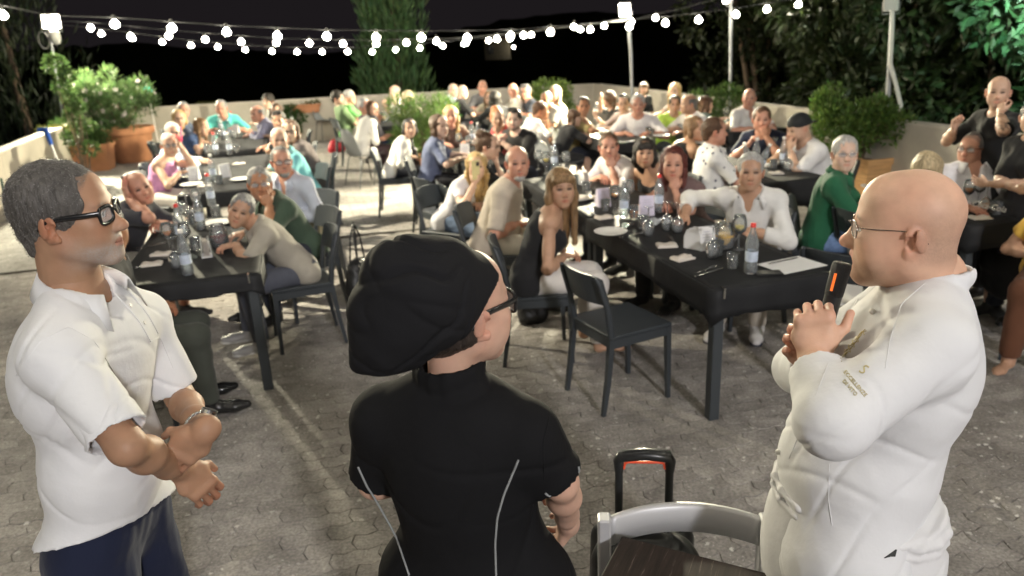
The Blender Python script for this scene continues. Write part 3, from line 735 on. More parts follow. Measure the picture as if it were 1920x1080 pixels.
# ---------------------------------------------------------------- terrace frame: t runs away from the camera along the tables, s to the right
DV = np.array([-.26, .9656]); PV = np.array([.9656, .26])
def TS(t, s, z=0.0): p = DV * t + PV * s; return (float(p[0]), float(p[1]), z)
def toTS(p): p = A3(p)[:2]; return float(p @ DV), float(p @ PV)
AROT = math.atan2(PV[1], PV[0])          # rotation of an object aligned with the rows
YR, YL, YC, YA = math.atan2(-PV[0], PV[1]), math.atan2(PV[0], -PV[1]), math.atan2(DV[0], -DV[1]), math.atan2(-DV[0], DV[1])

# lamps of the place ------------------------------------------------------------------
LAMP_KEY = lamp('SPOT', 'work_lamp_light', (3.9, -8.2, 5.5), 2100, (1.0, .975, .98), size=.40, target=(-.2, 5, .4), spot=70, blend=.6)

# ---- paving
def paver_mat(name, flat=False):
    m = bpy.data.materials.new(name); m.use_nodes = True; n = m.node_tree.nodes; L = m.node_tree.links; b = n['Principled BSDF']
    g = n.new('ShaderNodeNewGeometry'); P = g.outputs['Position']
    def noise(sc, det=4, rough=.6):
        x = n.new('ShaderNodeTexNoise'); x.inputs['Scale'].default_value = sc; x.inputs['Detail'].default_value = det; x.inputs['Roughness'].default_value = rough
        L.new(P, x.inputs['Vector']); return x.outputs['Fac']
    def ramp(src, a, ca, bb, cb):
        r = n.new('ShaderNodeValToRGB'); r.color_ramp.elements[0].position = a; r.color_ramp.elements[0].color = (*ca, 1)
        r.color_ramp.elements[1].position = bb; r.color_ramp.elements[1].color = (*cb, 1); L.new(src, r.inputs[0]); return r.outputs[0]
    def mix(f, a, b_, t='MIX'):
        x = n.new('ShaderNodeMix'); x.data_type = 'RGBA'; x.blend_type = t
        if isinstance(f, float): x.inputs[0].default_value = f
        else: L.new(f, x.inputs[0])
        for i, q in ((6, a), (7, b_)):
            if isinstance(q, tuple): x.inputs[i].default_value = (*q, 1)
            else: L.new(q, x.inputs[i])
        return x.outputs[2]
    base = ramp(noise(1.1, 6, .65), .32, (.25, .235, .222), .68, (.40, .385, .365))
    spk = ramp(noise(70, 3), .35, (.72, .72, .72), .65, (1.22, 1.2, 1.18))
    c = mix(1.0, base, spk, 'MULTIPLY')
    mid = ramp(noise(9, 5), .35, (.80, .79, .78), .65, (1.16, 1.15, 1.14)); c = mix(1.0, c, mid, 'MULTIPLY')
    if not flat:
        oi = n.new('ShaderNodeAttribute'); oi.attribute_name = 'shade'; rr = ramp(oi.outputs['Fac'], 0, (.88, .87, .86), 1, (1.12, 1.11, 1.10)); c = mix(1.0, c, rr, 'MULTIPLY')
    # pale aggregate flecks
    for sc, th, amt in ((24, .27, .85), (60, .26, .65)):
        v = n.new('ShaderNodeTexVoronoi'); v.inputs['Scale'].default_value = sc; v.inputs['Randomness'].default_value = 1.0
        wv = n.new('ShaderNodeTexNoise'); wv.inputs['Scale'].default_value = 60; L.new(P, wv.inputs['Vector'])
        ad = n.new('ShaderNodeMix'); ad.data_type = 'RGBA'; ad.inputs[0].default_value = .03; L.new(P, ad.inputs[6]); L.new(wv.outputs['Color'], ad.inputs[7])
        L.new(ad.outputs[2], v.inputs['Vector'])
        lt = n.new('ShaderNodeMapRange'); lt.inputs[1].default_value = th; lt.inputs[2].default_value = th - .08; L.new(v.outputs['Distance'], lt.inputs[0])
        sp = n.new('ShaderNodeSeparateColor'); L.new(v.outputs['Color'], sp.inputs[0])
        gt = n.new('ShaderNodeMapRange'); gt.inputs[1].default_value = .72; gt.inputs[2].default_value = .80; L.new(sp.outputs[0], gt.inputs[0])
        pt = n.new('ShaderNodeMapRange'); pt.inputs[1].default_value = .40; pt.inputs[2].default_value = .56; L.new(noise(1.7, 3), pt.inputs[0])
        mu = n.new('ShaderNodeMath'); mu.operation = 'MULTIPLY'; L.new(lt.outputs[0], mu.inputs[0]); L.new(gt.outputs[0], mu.inputs[1])
        m3 = n.new('ShaderNodeMath'); m3.operation = 'MULTIPLY'; L.new(mu.outputs[0], m3.inputs[0]); L.new(pt.outputs[0], m3.inputs[1])
        m2 = n.new('ShaderNodeMath'); m2.operation = 'MULTIPLY'; L.new(m3.outputs[0], m2.inputs[0]); m2.inputs[1].default_value = amt
        c = mix(m2.outputs[0], c, (.78, .75, .70))
    L.new(c, b.inputs['Base Color']); b.inputs['Specular IOR Level'].default_value = .3
    rg = n.new('ShaderNodeMapRange'); rg.inputs[3].default_value = .55; rg.inputs[4].default_value = .9; L.new(noise(3, 3), rg.inputs[0]); L.new(rg.outputs[0], b.inputs['Roughness'])
    bp = n.new('ShaderNodeBump'); bp.inputs['Strength'].default_value = .5; bp.inputs['Distance'].default_value = .006
    L.new(noise(130, 5, .7), bp.inputs['Height']); last = bp
    if flat:      # far away the single stones cannot be told apart: only a fine relief of joints is left
        tc = n.new('ShaderNodeMapping'); tc.inputs['Rotation'].default_value = (0, 0, -AROT); L.new(P, tc.inputs[0])
        br = n.new('ShaderNodeTexBrick'); br.inputs['Scale'].default_value = 1.0; br.inputs['Brick Width'].default_value = .2; br.inputs['Row Height'].default_value = .1
        br.inputs['Mortar Size'].default_value = .006; br.inputs['Color1'].default_value = (1, 1, 1, 1); br.inputs['Color2'].default_value = (.9, .9, .9, 1); br.inputs['Mortar'].default_value = (.6, .6, .6, 1)
        L.new(tc.outputs[0], br.inputs['Vector'])
        c2 = mix(1.0, c, br.outputs['Color'], 'MULTIPLY'); L.new(c2, b.inputs['Base Color'])
    L.new(last.outputs[0], b.inputs['Normal']); return m
M_PAVE = paver_mat('paving_stone'); M_PFLAT = paver_mat('paving_far', True)
M_JOINT = mat('joint_sand', (.085, .075, .065), rough=1.0, spec=.1)

def sheet(name, pts, z, m, kind='structure', parent=None):
    o = link(name, mesh(name, [(x, y, z) for x, y in pts], [tuple(range(len(pts)))]), parent, m)
    if kind: o['kind'] = kind
    return o
TFAR = 8.2
gr = sheet('terrace_ground', [TS(-6, -7)[:2], TS(-6, 8.5)[:2], TS(17.6, 7.2)[:2], TS(17.9, -5)[:2]], -.012, M_JOINT)
sheet('paving_surface', [TS(TFAR - .01, -4.45)[:2], TS(TFAR - .01, 6.7)[:2], TS(16.4, 6.45)[:2], TS(17.6, -4.5)[:2]], -.001, M_PFLAT, parent=gr)
PL, PW = .20, .10
def pav_outline(inset):
    pts = []
    for i in range(5): pts.append((-PL / 2 + PL * i / 4, -PW / 2))
    for i in range(1, 3): pts.append((PL / 2, -PW / 2 + PW * i / 2 - (0 if i == 2 else 0)))
    for i in range(1, 5): pts.append((PL / 2 - PL * i / 4, PW / 2))
    pts.append((-PL / 2, 0))
    out = []
    for x, y in pts:
        h = abs(((x / (PL / 2)) % 1.0) * 2 - 1) * 2 - 1; g = abs(((y + PW / 2) / PW % 1.0) * 2 - 1) * 2 - 1
        sx = x * (1 - 2 * inset / PL); sy = y * (1 - 2 * inset / PW)
        out.append((sx + .0085 * g, sy + .0075 * h))
    return out
def pav_me(shade=.5, z=0.0):
    a = pav_outline(.0030); b = pav_outline(.0012); n = len(a)
    V = [(x, y, 0) for x, y in a] + [(x, y, -.0035) for x, y in b] + [(x, y, -.011) for x, y in b]
    F = [tuple(range(n))] + [(i, n + i, n + (i + 1) % n, (i + 1) % n) for i in range(n)] + [(n + i, 2 * n + i, 2 * n + (i + 1) % n, n + (i + 1) % n) for i in range(n)]
    return V, F
pv, pf = pav_me(); shared = []
for k in range(8):
    me = mesh('paver', pv, [f[::-1] if i else f for i, f in enumerate(pf)]); at_ = me.attributes.new('shade', 'FLOAT', 'POINT'); at_.data.foreach_set('value', [k / 7] * len(pv)); me.materials.append(M_PAVE); shared.append(me)
cands = []
RCT = RC.T
for j in range(int(-5 / PW), int(TFAR / PW)):
    for i in range(int(-6 / PL), int(8.2 / PL)):
        t = (j + .5) * PW; s = (i + (.5 if j % 2 else 0)) * PL; p = TS(t, s)
        if t < -1.5: continue
        c = RCT @ (A3(p) - A3((0, 0, CAM_H)))
        vis = c[2] < -.3 and abs(c[0] / -c[2] * FPX) < 1000 and -c[1] / -c[2] * FPX < 580
        cands.append((not vis, -c[2] if vis else 99, p))
cands.sort(key=lambda q: (q[0], q[1])); rp = random.Random(4)
stV = []; stQ = []; stN = []; sh = []; tri = []
Vn = np.array(pv); R_ = rotz(AROT); nb = 0; faces = []
for k, (iv, dd, p) in enumerate(cands):
    dz = rp.uniform(-.0012, .0008); tl = (rp.gauss(0, .004), rp.gauss(0, .005)); ro = rp.gauss(0, .008)
    if k < 300:
        o = link('paver', shared[rp.randrange(8)], gr, None, (p[0], p[1], dz), (tl[0], tl[1], AROT + ro + (math.pi if rp.random() < .0 else 0)))
    else:
        q = Vn @ (rotz(AROT + ro) @ rotx(tl[0] * .7) @ roty(tl[1] * .7)).T + A3((p[0], p[1], dz)); stV.append(q); sh.append(rp.random())
nP = len(stV); V = np.concatenate(stV); n0 = len(pv); n12 = 12
T_ = []; Qs = []
for i in range(1, n12 - 1): T_.append((0, i, i + 1))
for f in pf[1:]: Qs.append(f[::-1])
offs = (np.arange(nP) * n0)[:, None, None]
Tt = (np.array(T_)[None] + offs).reshape(-1, 3); Qq = (np.array(Qs)[None] + offs).reshape(-1, 4)
me = npmesh('paving_field', V, Tt, Qq, smooth=False); a_ = me.attributes.new('shade', 'FLOAT', 'POINT')
if len(me.vertices) == len(V): a_.data.foreach_set('value', np.repeat(np.array(sh, np.float32), n0))
pfld = link('paving_field', me, gr, M_PAVE); pfld['kind'] = 'stuff'

# hillside beyond the parapet
M_DARKG = mat('night_grass', (.020, .024, .012), rough=1, spec=.05, var=.4, vscale=.3)
ter = []; N_ = 40
tv = []; 
for i in range(N_ + 1):
    for j in range(N_ + 1):
        x = -140 + 280 * i / N_; y = -40 + 230 * j / N_
        tv.append((x, y, -5.5 + 1.2 * math.sin(x * .05) + .8 * math.sin(y * .07 + x * .03) + (6 * max(0, (y - 90) / 100))))
tf = [(i * (N_ + 1) + j, (i + 1) * (N_ + 1) + j, (i + 1) * (N_ + 1) + j + 1, i * (N_ + 1) + j + 1) for i in range(N_) for j in range(N_)]
ter = link('terrain', mesh('terrain', tv, tf, True), None, M_DARKG); ter['kind'] = 'structure'

hv = []; hf = []; rr_ = random.Random(8); nh = 160
for i in range(nh + 1):
    a = -1.2 + 2.4 * i / nh; r_ = 92; zt = 3.2 + 1.3 * math.sin(a * 5) + .8 * math.sin(a * 13 + 1) + rr_.uniform(-.25, .25)
    hv += [(r_ * math.sin(a), r_ * math.cos(a), -7), (r_ * math.sin(a) * 1.02, r_ * math.cos(a) * 1.02, zt), (r_ * math.sin(a) * 1.25, r_ * math.cos(a) * 1.25, zt - 1.0), (r_ * math.sin(a) * 1.3, r_ * math.cos(a) * 1.3, -7)]
for i in range(nh):
    for j in range(3): hf.append((i * 4 + j, (i + 1) * 4 + j, (i + 1) * 4 + j + 1, i * 4 + j + 1))
hl = link('hills', mesh('hills', hv, hf, True), None, M_DARKG); hl['kind'] = 'structure'
# parapet walls
M_WALL = mat('parapet_render', (.46, .42, .35), rough=.92, spec=.2, var=.16, vscale=1.6, bump=.35, bscale=22)
M_COP = mat('parapet_cap', (.50, .46, .39), rough=.9, var=.12, vscale=3, bump=.3, bscale=30)
def wall(name, a, b, h, label, th=.20, joints=4):
    a = A3((*a, 0)); b = A3((*b, 0)); d = b - a; L = np.linalg.norm(d); u = d / L; nrm_ = A3((-u[1], u[0], 0)); ang = math.atan2(u[1], u[0])
    t = thing(name, label, 'wall', tuple(a), ang)
    n = max(2, int(L / 2.6)); w = L / n
    for i in range(n):
        mb = MB(); mb.box(((i + .5) * w, th / 2, (h - .03) / 2 - .4), (w - .008, th, h - .03 + .8), bev=.004); mb.build('wall_panel', M_WALL, t)
    mb = MB(); mb.box((L / 2, th / 2, h - .0145), (L, th + .02, .03), bev=.006); mb.build('coping', M_COP, t)
    return t
CR = (2.05, 17.45); CLc = (-9.0, 15.95)
wall('parapet_wall', CR, (-3.78, 16.83), .83, 'pale parapet wall across the back with planter boxes hung on it', th=-.2)
wall('parapet_wall', (-3.78, 16.83), CLc, .83, 'back parapet wall behind the oleander and turquoise polo diner', th=-.2)
wall('parapet_wall', (5.75, 3.6), CR, .83, 'long beige parapet wall running back on the right under the hedge', th=-.2)
wall('parapet_wall', (-8.75, 15.95), (-4.2, 1.2), .83, 'beige parapet wall on the left behind the grey haired speaker', th=.2)

# ---- foliage
M_LEAF = {}
def leaf_mat(name, c, trans=.25):
    if name in M_LEAF: return M_LEAF[name]
    m = bpy.data.materials.new(name); m.use_nodes = True; n = m.node_tree.nodes; L = m.node_tree.links; b = n['Principled BSDF']
    a = n.new('ShaderNodeAttribute'); a.attribute_name = 'Col'; mx = n.new('ShaderNodeMix'); mx.data_type = 'RGBA'; mx.blend_type = 'MULTIPLY'; mx.inputs[0].default_value = 1
    mx.inputs[6].default_value = (*c, 1); L.new(a.outputs['Color'], mx.inputs[7]); L.new(mx.outputs[2], b.inputs['Base Color'])
    b.inputs['Roughness'].default_value = .5; b.inputs['Specular IOR Level'].default_value = .35
    tr = n.new('ShaderNodeBsdfTranslucent'); L.new(mx.outputs[2], tr.inputs[0]); ms = n.new('ShaderNodeMixShader'); ms.inputs[0].default_value = trans
    L.new(b.outputs[0], ms.inputs[1]); L.new(tr.outputs[0], ms.inputs[2]); L.new(ms.outputs[0], n['Material Output'].inputs[0]); M_LEAF[name] = m; return m
M_BARK = mat('bark', (.16, .115, .08), rough=.95, var=.3, vscale=12, bump=.7, bscale=40)
def leaves(name, C, D, ln, wd, m, parent, seed=0, jit=.3, fold=.25):
    """C centres (n,3), D directions; each leaf a folded rhomb of 4 tris -> one crown mesh"""
    r = np.random.RandomState(seed); n = len(C); D = D + r.normal(size=D.shape) * jit; D /= np.linalg.norm(D, axis=1)[:, None]
    A = r.normal(size=(n, 3)); S_ = np.cross(D, A); S_ /= np.linalg.norm(S_, axis=1)[:, None]; Nn = np.cross(S_, D)
    l = (ln * r.uniform(.6, 1.25, n))[:, None]; w = (wd * r.uniform(.7, 1.2, n))[:, None]
    b = C; tip = C + D * l; m1 = C + D * l * .45 + S_ * w * .5 + Nn * w * fold; m2 = C + D * l * .45 - S_ * w * .5 + Nn * w * fold; md = C + D * l * .5
    V = np.stack([b, m1, tip, m2, md], 1).reshape(-1, 3); o = (np.arange(n) * 5)[:, None, None]
    T = (np.array([(0, 1, 4), (1, 2, 4), (2, 3, 4), (3, 0, 4)])[None] + o).reshape(-1, 3)
    me = npmesh(name, V, T, None, smooth=False)
    hue = r.uniform(.55, 1.35, n)[:, None] * (1 + r.normal(size=(n, 3)) * A3((.12, .04, .08)))
    if len(me.vertices) == len(V): setcol(me, np.repeat(np.clip(hue * .75, 0, 1), 5, 0))
    return link(name, me, parent, m)
def blob_pts(blobs, n, seed, shell=.55):
    """points in a union of uneven clumps"""
    r = np.random.RandomState(seed); out = []; dirs = []; vol = np.array([b[1] ** 2 for b in blobs]); k = (vol / vol.sum() * n).astype(int)
    for (c, rad, *sq), m_ in zip(blobs, k):
        d = r.normal(size=(m_, 3)); d /= np.linalg.norm(d, axis=1)[:, None]; q = rad * r.uniform(shell, 1, m_)[:, None] ** .6
        sc = A3(sq[0]) if sq else A3((1, 1, 1)); out.append(A3(c) + d * q * sc); dirs.append(d)
    return np.concatenate(out), np.concatenate(dirs)
def cypress(label, x, y, z0, h, r, n, seed, col=(.055, .105, .035), tips=7, group=None, name='cypress_tree'):
    t = thing(name, label, 'tree', (x, y, z0), 0, group); rs = np.random.RandomState(seed); C = []; D = []
    cols = [(rs.uniform(-.5, .5) * r, rs.uniform(-.35, .35) * r, rs.uniform(.72, 1.0) * h, rs.uniform(.42, .62) * r) for _ in range(tips)]
    for cx, cy, ch, cr in cols:
        k = n // tips; u = rs.uniform(0, 1, k); z = u * ch; rad = cr * np.clip(np.minimum(1, (1.02 - u) * 1.9), 0, 1) ** .7 * (.75 + .25 * np.sin(z * 3 + cx * 9)) * (1 + .18 * rs.normal(size=k))
        a = rs.uniform(0, 6.283, k); C.append(np.stack([cx + np.cos(a) * rad, cy + np.sin(a) * rad, z], 1)); D.append(np.stack([np.cos(a) * .35, np.sin(a) * .35, np.ones(k)], 1))
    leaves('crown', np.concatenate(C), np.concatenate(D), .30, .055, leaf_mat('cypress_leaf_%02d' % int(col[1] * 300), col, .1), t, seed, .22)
    mb = MB(); mb.tube([(0, 0, 0), (.05, 0, h * .4), (0, .03, h * .85)], [.16, .1, .03], n=8); mb.build('trunk', M_BARK, t); return t
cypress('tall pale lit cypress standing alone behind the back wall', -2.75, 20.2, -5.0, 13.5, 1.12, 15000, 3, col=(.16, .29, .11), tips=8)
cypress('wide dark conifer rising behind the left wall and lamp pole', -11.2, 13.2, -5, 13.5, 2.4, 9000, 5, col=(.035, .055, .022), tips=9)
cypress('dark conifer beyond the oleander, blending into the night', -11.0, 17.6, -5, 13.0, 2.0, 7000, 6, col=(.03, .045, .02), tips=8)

def broad(label, x, y, z0, blobs, n, seed, col, ln=.09, wd=.04, h=3, name='tree', trans=.3, cat='tree', group=None, tr=.12, limbs=True):
    t = thing(name, label, cat, (x, y, z0), 0, group); C, D = blob_pts(blobs, n, seed)
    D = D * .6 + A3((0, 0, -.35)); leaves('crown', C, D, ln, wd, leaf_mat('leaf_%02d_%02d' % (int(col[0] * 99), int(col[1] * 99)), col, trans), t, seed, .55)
    mb = MB(); c0 = np.mean([b[0] for b in blobs], 0); fork = A3((c0[0] * .4, c0[1] * .4, h * .45)); mb.tube([(0, 0, 0), tuple(fork * A3((.5, .5, .5))), tuple(fork)], [tr, tr * .8, tr * .65], n=8)
    mb.build('trunk', M_BARK, t)
    if limbs:
        lm = MB()
        for b in blobs[:9]: lm.tube([tuple(fork), tuple((fork + A3(b[0])) / 2 + A3((.0, .0, -.05))), b[0]], [tr * .5, tr * .3, tr * .12], n=6)
        lm.build('limb', M_BARK, t)
    return t
rs = random.Random(12)
def hedge_blobs(n, w, d, z0, z1, r0, r1, seed):
    q = random.Random(seed); return [((q.uniform(-w, w), q.uniform(-d, d), q.uniform(z0, z1)), q.uniform(r0, r1)) for _ in range(n)]
# row of broad trees standing beyond the right wall
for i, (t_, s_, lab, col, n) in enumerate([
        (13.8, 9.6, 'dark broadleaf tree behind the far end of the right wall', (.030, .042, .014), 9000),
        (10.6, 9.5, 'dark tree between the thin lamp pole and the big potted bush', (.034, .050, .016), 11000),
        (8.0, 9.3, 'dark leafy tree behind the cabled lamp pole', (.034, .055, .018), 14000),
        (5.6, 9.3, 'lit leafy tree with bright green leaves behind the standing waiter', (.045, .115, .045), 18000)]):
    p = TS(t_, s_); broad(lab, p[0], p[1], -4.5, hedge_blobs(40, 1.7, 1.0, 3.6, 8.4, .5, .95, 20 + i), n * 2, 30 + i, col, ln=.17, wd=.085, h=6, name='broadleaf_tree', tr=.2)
# ---------------------------------------------------------------- potted plants and planters
M_TERRA = mat('terracotta', (.42, .19, .095), rough=.85, var=.14, vscale=8, bump=.25, bscale=60)
M_SOIL = mat('soil', (.05, .035, .025), rough=1, bump=.8, bscale=80)
M_PLW = mat('planter_wood', (.52, .30, .13), rough=.6, var=.22, vscale=5, streak=(1, 1, 9), bump=.2)
def round_pot(x, y, r, h, label, group=None):
    t = thing('terracotta_pot', label, 'plant pot', (x, y, 0), 0, group); mb = MB()
    mb.lathe([(r * .66, 0), (r * .70, .01), (r * .9, h * .78), (r * .92, h * .80), (r, h * .80), (r * 1.03, h * .84), (r * 1.03, h * .97), (r, h), (r * .92, h), (r * .9, h * .9), (0, h * .9)], 28)
    mb.build('pot', M_TERRA, t); m2 = MB(); m2.lathe([(r * .895, h * .905), (0, h * .92)], 20); m2.build('soil', M_SOIL, t); return t
def box_pot(x, y, w, d, h, rz, label, m=None, z=0.0, cat='planter', taper=.86, group=None, name='planter_box'):
    t = thing(name, label, cat, (x, y, z), rz, group); mb = MB(); th = .02
    def ring(z0, s): return [(-w / 2 * s, -d / 2 * s, z0), (w / 2 * s, -d / 2 * s, z0), (w / 2 * s, d / 2 * s, z0), (-w / 2 * s, d / 2 * s, z0)]
    V = ring(0, taper) + ring(h * .86, 1) + ring(h * .86, 1.07) + ring(h, 1.07) + ring(h, .96) + ring(h * .86, .93)
    F = [(3, 2, 1, 0)] + [(4 * i + j, 4 * i + (j + 1) % 4, 4 * i + 4 + (j + 1) % 4, 4 * i + 4 + j) for i in range(5) for j in range(4)]
    mb.add(V, F); mb.build('box', m or M_TERRA, t); m2 = MB(); m2.box((0, 0, h * .84), (w * .93, d * .93, .04)); m2.build('soil', M_SOIL, t); return t
def bush(label, x, y, z0, blobs, n, seed, col, ln, wd, stems=9, name='potted_bush', cat='bush', flowers=0, up=.5, trans=.35, group=None):
    t = thing(name, label, cat, (x, y, z0), 0, group); C, D = blob_pts(blobs, n, seed, .25); D = D * .8 + A3((0, 0, up))
    leaves('foliage', C, D, ln, wd, leaf_mat('bush_%02d_%02d' % (int(col[0] * 99), int(col[1] * 99)), col, trans), t, seed, .4)
    mb = MB(); r = random.Random(seed)
    for i in range(stems):
        b = r.choice(blobs); e = A3(b[0]) + A3((r.uniform(-.5, .5), r.uniform(-.5, .5), r.uniform(-.2, .6))) * b[1]
        a = A3((r.uniform(-.06, .06), r.uniform(-.06, .06), 0)); mb.tube([a, (a + e) / 2 + A3((0, 0, .1 * b[1])), e], [.014, .010, .004], n=5)
    mb.build('stem', M_BARK, t)
    if flowers:
        fl = MB()
        for i in range(flowers):
            b = blobs[r.randrange(len(blobs))]; d = A3((r.gauss(0, 1), r.gauss(0, 1) - .6, abs(r.gauss(0, 1)) + .2)); d = nrm(d); c = A3(b[0]) + d * b[1] * 1.02
            for k in range(5):
                a = 6.283 * k / 5; R = frame(d); p1 = c + R @ A3((math.cos(a) * .03, 0, math.sin(a) * .03)); p2 = c + R @ A3((math.cos(a + .5) * .062, .015, math.sin(a + .5) * .062)); p3 = c + R @ A3((math.cos(a + 1) * .03, 0, math.sin(a + 1) * .03))
                fl.add([c, p1, p2, p3], [(0, 1, 2, 3)])
        fl.build('blossom', mat('blossom', (.78, .68, .70), rough=.6), t)
    return t
q = random.Random(3)
# oleander in the big terracotta pot, left
p = at(252, 302, 0); round_pot(p[0], p[1], .46, .66, 'large round terracotta pot holding the white flowering oleander')
ol = [((q.uniform(-.75, .45), q.uniform(-.4, .4), q.uniform(.15, .85)), q.uniform(.14, .26)) for _ in range(22)] + [((-.85, .0, .75), .2), ((-.6, 0, .95), .2), ((-.1, 0, 1.05), .16), ((.5, 0, .6), .16)]
bush('oleander bush with long leaves and white flowers in round pot', p[0] - .05, p[1], .58, ol, 5200, 5, (.10, .17, .06), .13, .022, stems=26, name='oleander', flowers=46, up=.9)
p = at(182, 318, 0); box_pot(p[0], p[1], .62, .5, .48, .2, 'square terracotta planter in front of the oleander pot')
bush('low dark green shrub spilling over the square terracotta planter', p[0] - .15, p[1], .40, [((q.uniform(-.45, .3), q.uniform(-.3, .3), q.uniform(.0, .35)), q.uniform(.16, .26)) for _ in range(12)], 3600, 8, (.075, .14, .04), .07, .03, name='shrub')
p = at(205, 297, 0); box_pot(p[0] - .1, p[1] + .6, 1.0, .5, .42, .15, 'long terracotta trough between oleander pot and wall')
bush('dark leafy plant in the long trough behind the oleander pot', p[0] - .1, p[1] + .6, .36, [((q.uniform(-.5, .4), q.uniform(-.2, .2), q.uniform(.05, .4)), .2) for _ in range(8)], 1800, 9, (.05, .10, .04), .09, .035, name='shrub')
bush('tall leafy creeper climbing beside the left lamp pole', *aty(128, 170, 12.6)[:2], .2, [((q.uniform(-.22, .22), q.uniform(-.2, .2), .35 + k * .165), q.uniform(.10, .19)) for k in range(9)], 2200, 10, (.085, .15, .045), .06, .035, name='climbing_plant', cat='plant')
# planter boxes hung on the walls
M_GERL = (.16, .17, .05)
for u, v, yy, lab, rz in [(575, 200, None, 'terracotta planter box hung on the back wall right of the lilac shirt', .12), (395, 203, None, 'terracotta planter box on back wall left of the turquoise polo', .12),
                          (823, 184, None, 'terracotta planter box on back wall behind the bald men', .10), (106, 247, None, 'terracotta planter box on the left wall below the lamp pole', -1.3)]:
    p = at(u, v, .74); 
    if u == 106: p = A3((-7.55, 12.1, .74)); p = at(106, 250, .72)
    w = .62; box_pot(p[0], p[1] - .05, w, .2, .18, rz, lab, z=p[2] - .12, group='terracotta boxes along the parapet')
    bush('sparse geraniums growing in the planter box ' + {575: 'beside the lilac shirted diner', 395: 'left of the turquoise polo', 823: 'behind the bald diners', 106: 'on the left wall'}[u], p[0], p[1] - .05, p[2] + .02, [((k * .1 - .25, 0, .05), .07) for k in range(6)], 500, 12 + u, M_GERL, .045, .035, stems=5, name='geranium', cat='plant')
# pale green bushes standing among the tables
def ball(n, r, z0, z1, rr, seed, sx=1): 
    k = random.Random(seed); return [((k.uniform(-r, r) * sx, k.uniform(-r, r) * .8, k.uniform(z0, z1)), k.uniform(*rr)) for _ in range(n)]
p = at(790, 215, .95); px, py = p[0], p[1]; round_pot(px, py, .26, .34, 'dark pot under the feathery green bush beside the blonde diner')
bush('feathery bright green bush between the centre tables', px, py, .30, ball(20, .38, .1, .80, (.12, .22), 4), 4800, 21, (.15, .25, .06), .11, .018, stems=20, up=.4)
p = aty(1033, 160, 13.9); round_pot(p[0], 14.0, .28, .4, 'pot under the rounded bush by the back corner'); bush('rounded yellow green bush by the back corner of the terrace', p[0], 14.0, .35, ball(18, .42, .1, .78, (.13, .24), 6), 4400, 22, (.18, .27, .06), .06, .03, stems=14)
p = aty(1342, 170, 11.6); round_pot(p[0], 11.6, .26, .35, 'pot under the upright bush at the thin lamp pole'); bush('upright fresh green bush beside the thin lamp pole', p[0], 11.6, .3, ball(16, .30, .12, .82, (.11, .19), 7), 3600, 23, (.13, .22, .055), .07, .026, stems=14)
p = at(1630, 338, 0) * .905; wx, wy = p[0], p[1]
box_pot(wx, wy, .62, .62, .50, AROT, 'square wooden planter box standing against the right wall', M_PLW, name='wooden_planter')
bush('big round bush growing from the square wooden planter', wx - .20, wy, .42, ball(22, .40, .22, .78, (.12, .22), 9, 1.15), 5600, 24, (.14, .235, .05), .065, .03, stems=18)
p = at(553, 268, 0); round_pot(p[0], p[1], .16, .2, 'small pot with dark plant by the back wall'); bush('small dark potted plant against the back wall', p[0], p[1], .15, ball(7, .14, .1, .55, (.1, .16), 11), 900, 25, (.07, .14, .04), .1, .045, stems=5, name='potted_plant', cat='plant')

# ---------------------------------------------------------------- lamp poles, string lights
M_GALV = mat('galvanised', (.36, .37, .38), rough=.45, metal=.8, var=.1)
M_CABLE = mat('white_cable', (.62, .60, .55), rough=.6); M_BCABLE = mat('dark_cable', (.03, .03, .03), rough=.7)
M_WPLAS = mat('white_plastic', (.72, .70, .66), rough=.5)
M_BULB = mat('bulb_glow', (1, .95, .8), emit=(1.0, .93, .76), estr=80.0)
M_FLOOD = mat('floodlight_glow', (1, 1, 1), emit=(1.0, .93, .80), estr=45.0)
def pole(label, base, top, r, curve=0.0, name='lamp_pole'):
    base = A3(base); top = A3(top); t = thing(name, label, 'pole', tuple(base)); mb = MB(); m = (base + top) / 2 + A3((curve, 0, 0))
    mb.tube([(0, 0, 0), tuple(m - base), tuple(top - base)], r, n=8); mb.build('pole', M_GALV, t); return t
def flood(label, p, tgt, w=.3, h=.22, power=60, glow=True, col=(1, .92, .66), name='floodlight', cone=140):
    t = thing(name, label, 'floodlight', tuple(p)); R = frame(A3(tgt) - A3(p)); mb = MB(); mb.box((0, 0, 0), (w, .05, h), R, bev=.01); 
    for k in range(-3, 4): mb.box(R @ A3((k * w / 8, -.035, 0)), (.006, .03, h * .8), R)
    mb.build('housing', M_WPLAS, t)
    m2 = MB(); m2.box(R @ A3((0, .028, 0)), (w * .86, .004, h * .82), R); m2.build('lens', M_FLOOD if glow else mat('lamp_glass_off', (.5, .52, .5), rough=.1), t)
    m3 = MB(); m3.tube([R @ A3((-w / 2 - .01, 0, 0)), R @ A3((-w / 2 - .01, -.02, -h * .7)), R @ A3((w / 2 + .01, -.02, -h * .7)), R @ A3((w / 2 + .01, 0, 0))], .008, n=6); m3.build('bracket', M_GALV, t)
    if power: lamp('SPOT', name + '_light', tuple(A3(p) + nrm(A3(tgt) - A3(p)) * .09), power, col, size=.12, target=tgt, spot=cone, blend=.7)
    return t
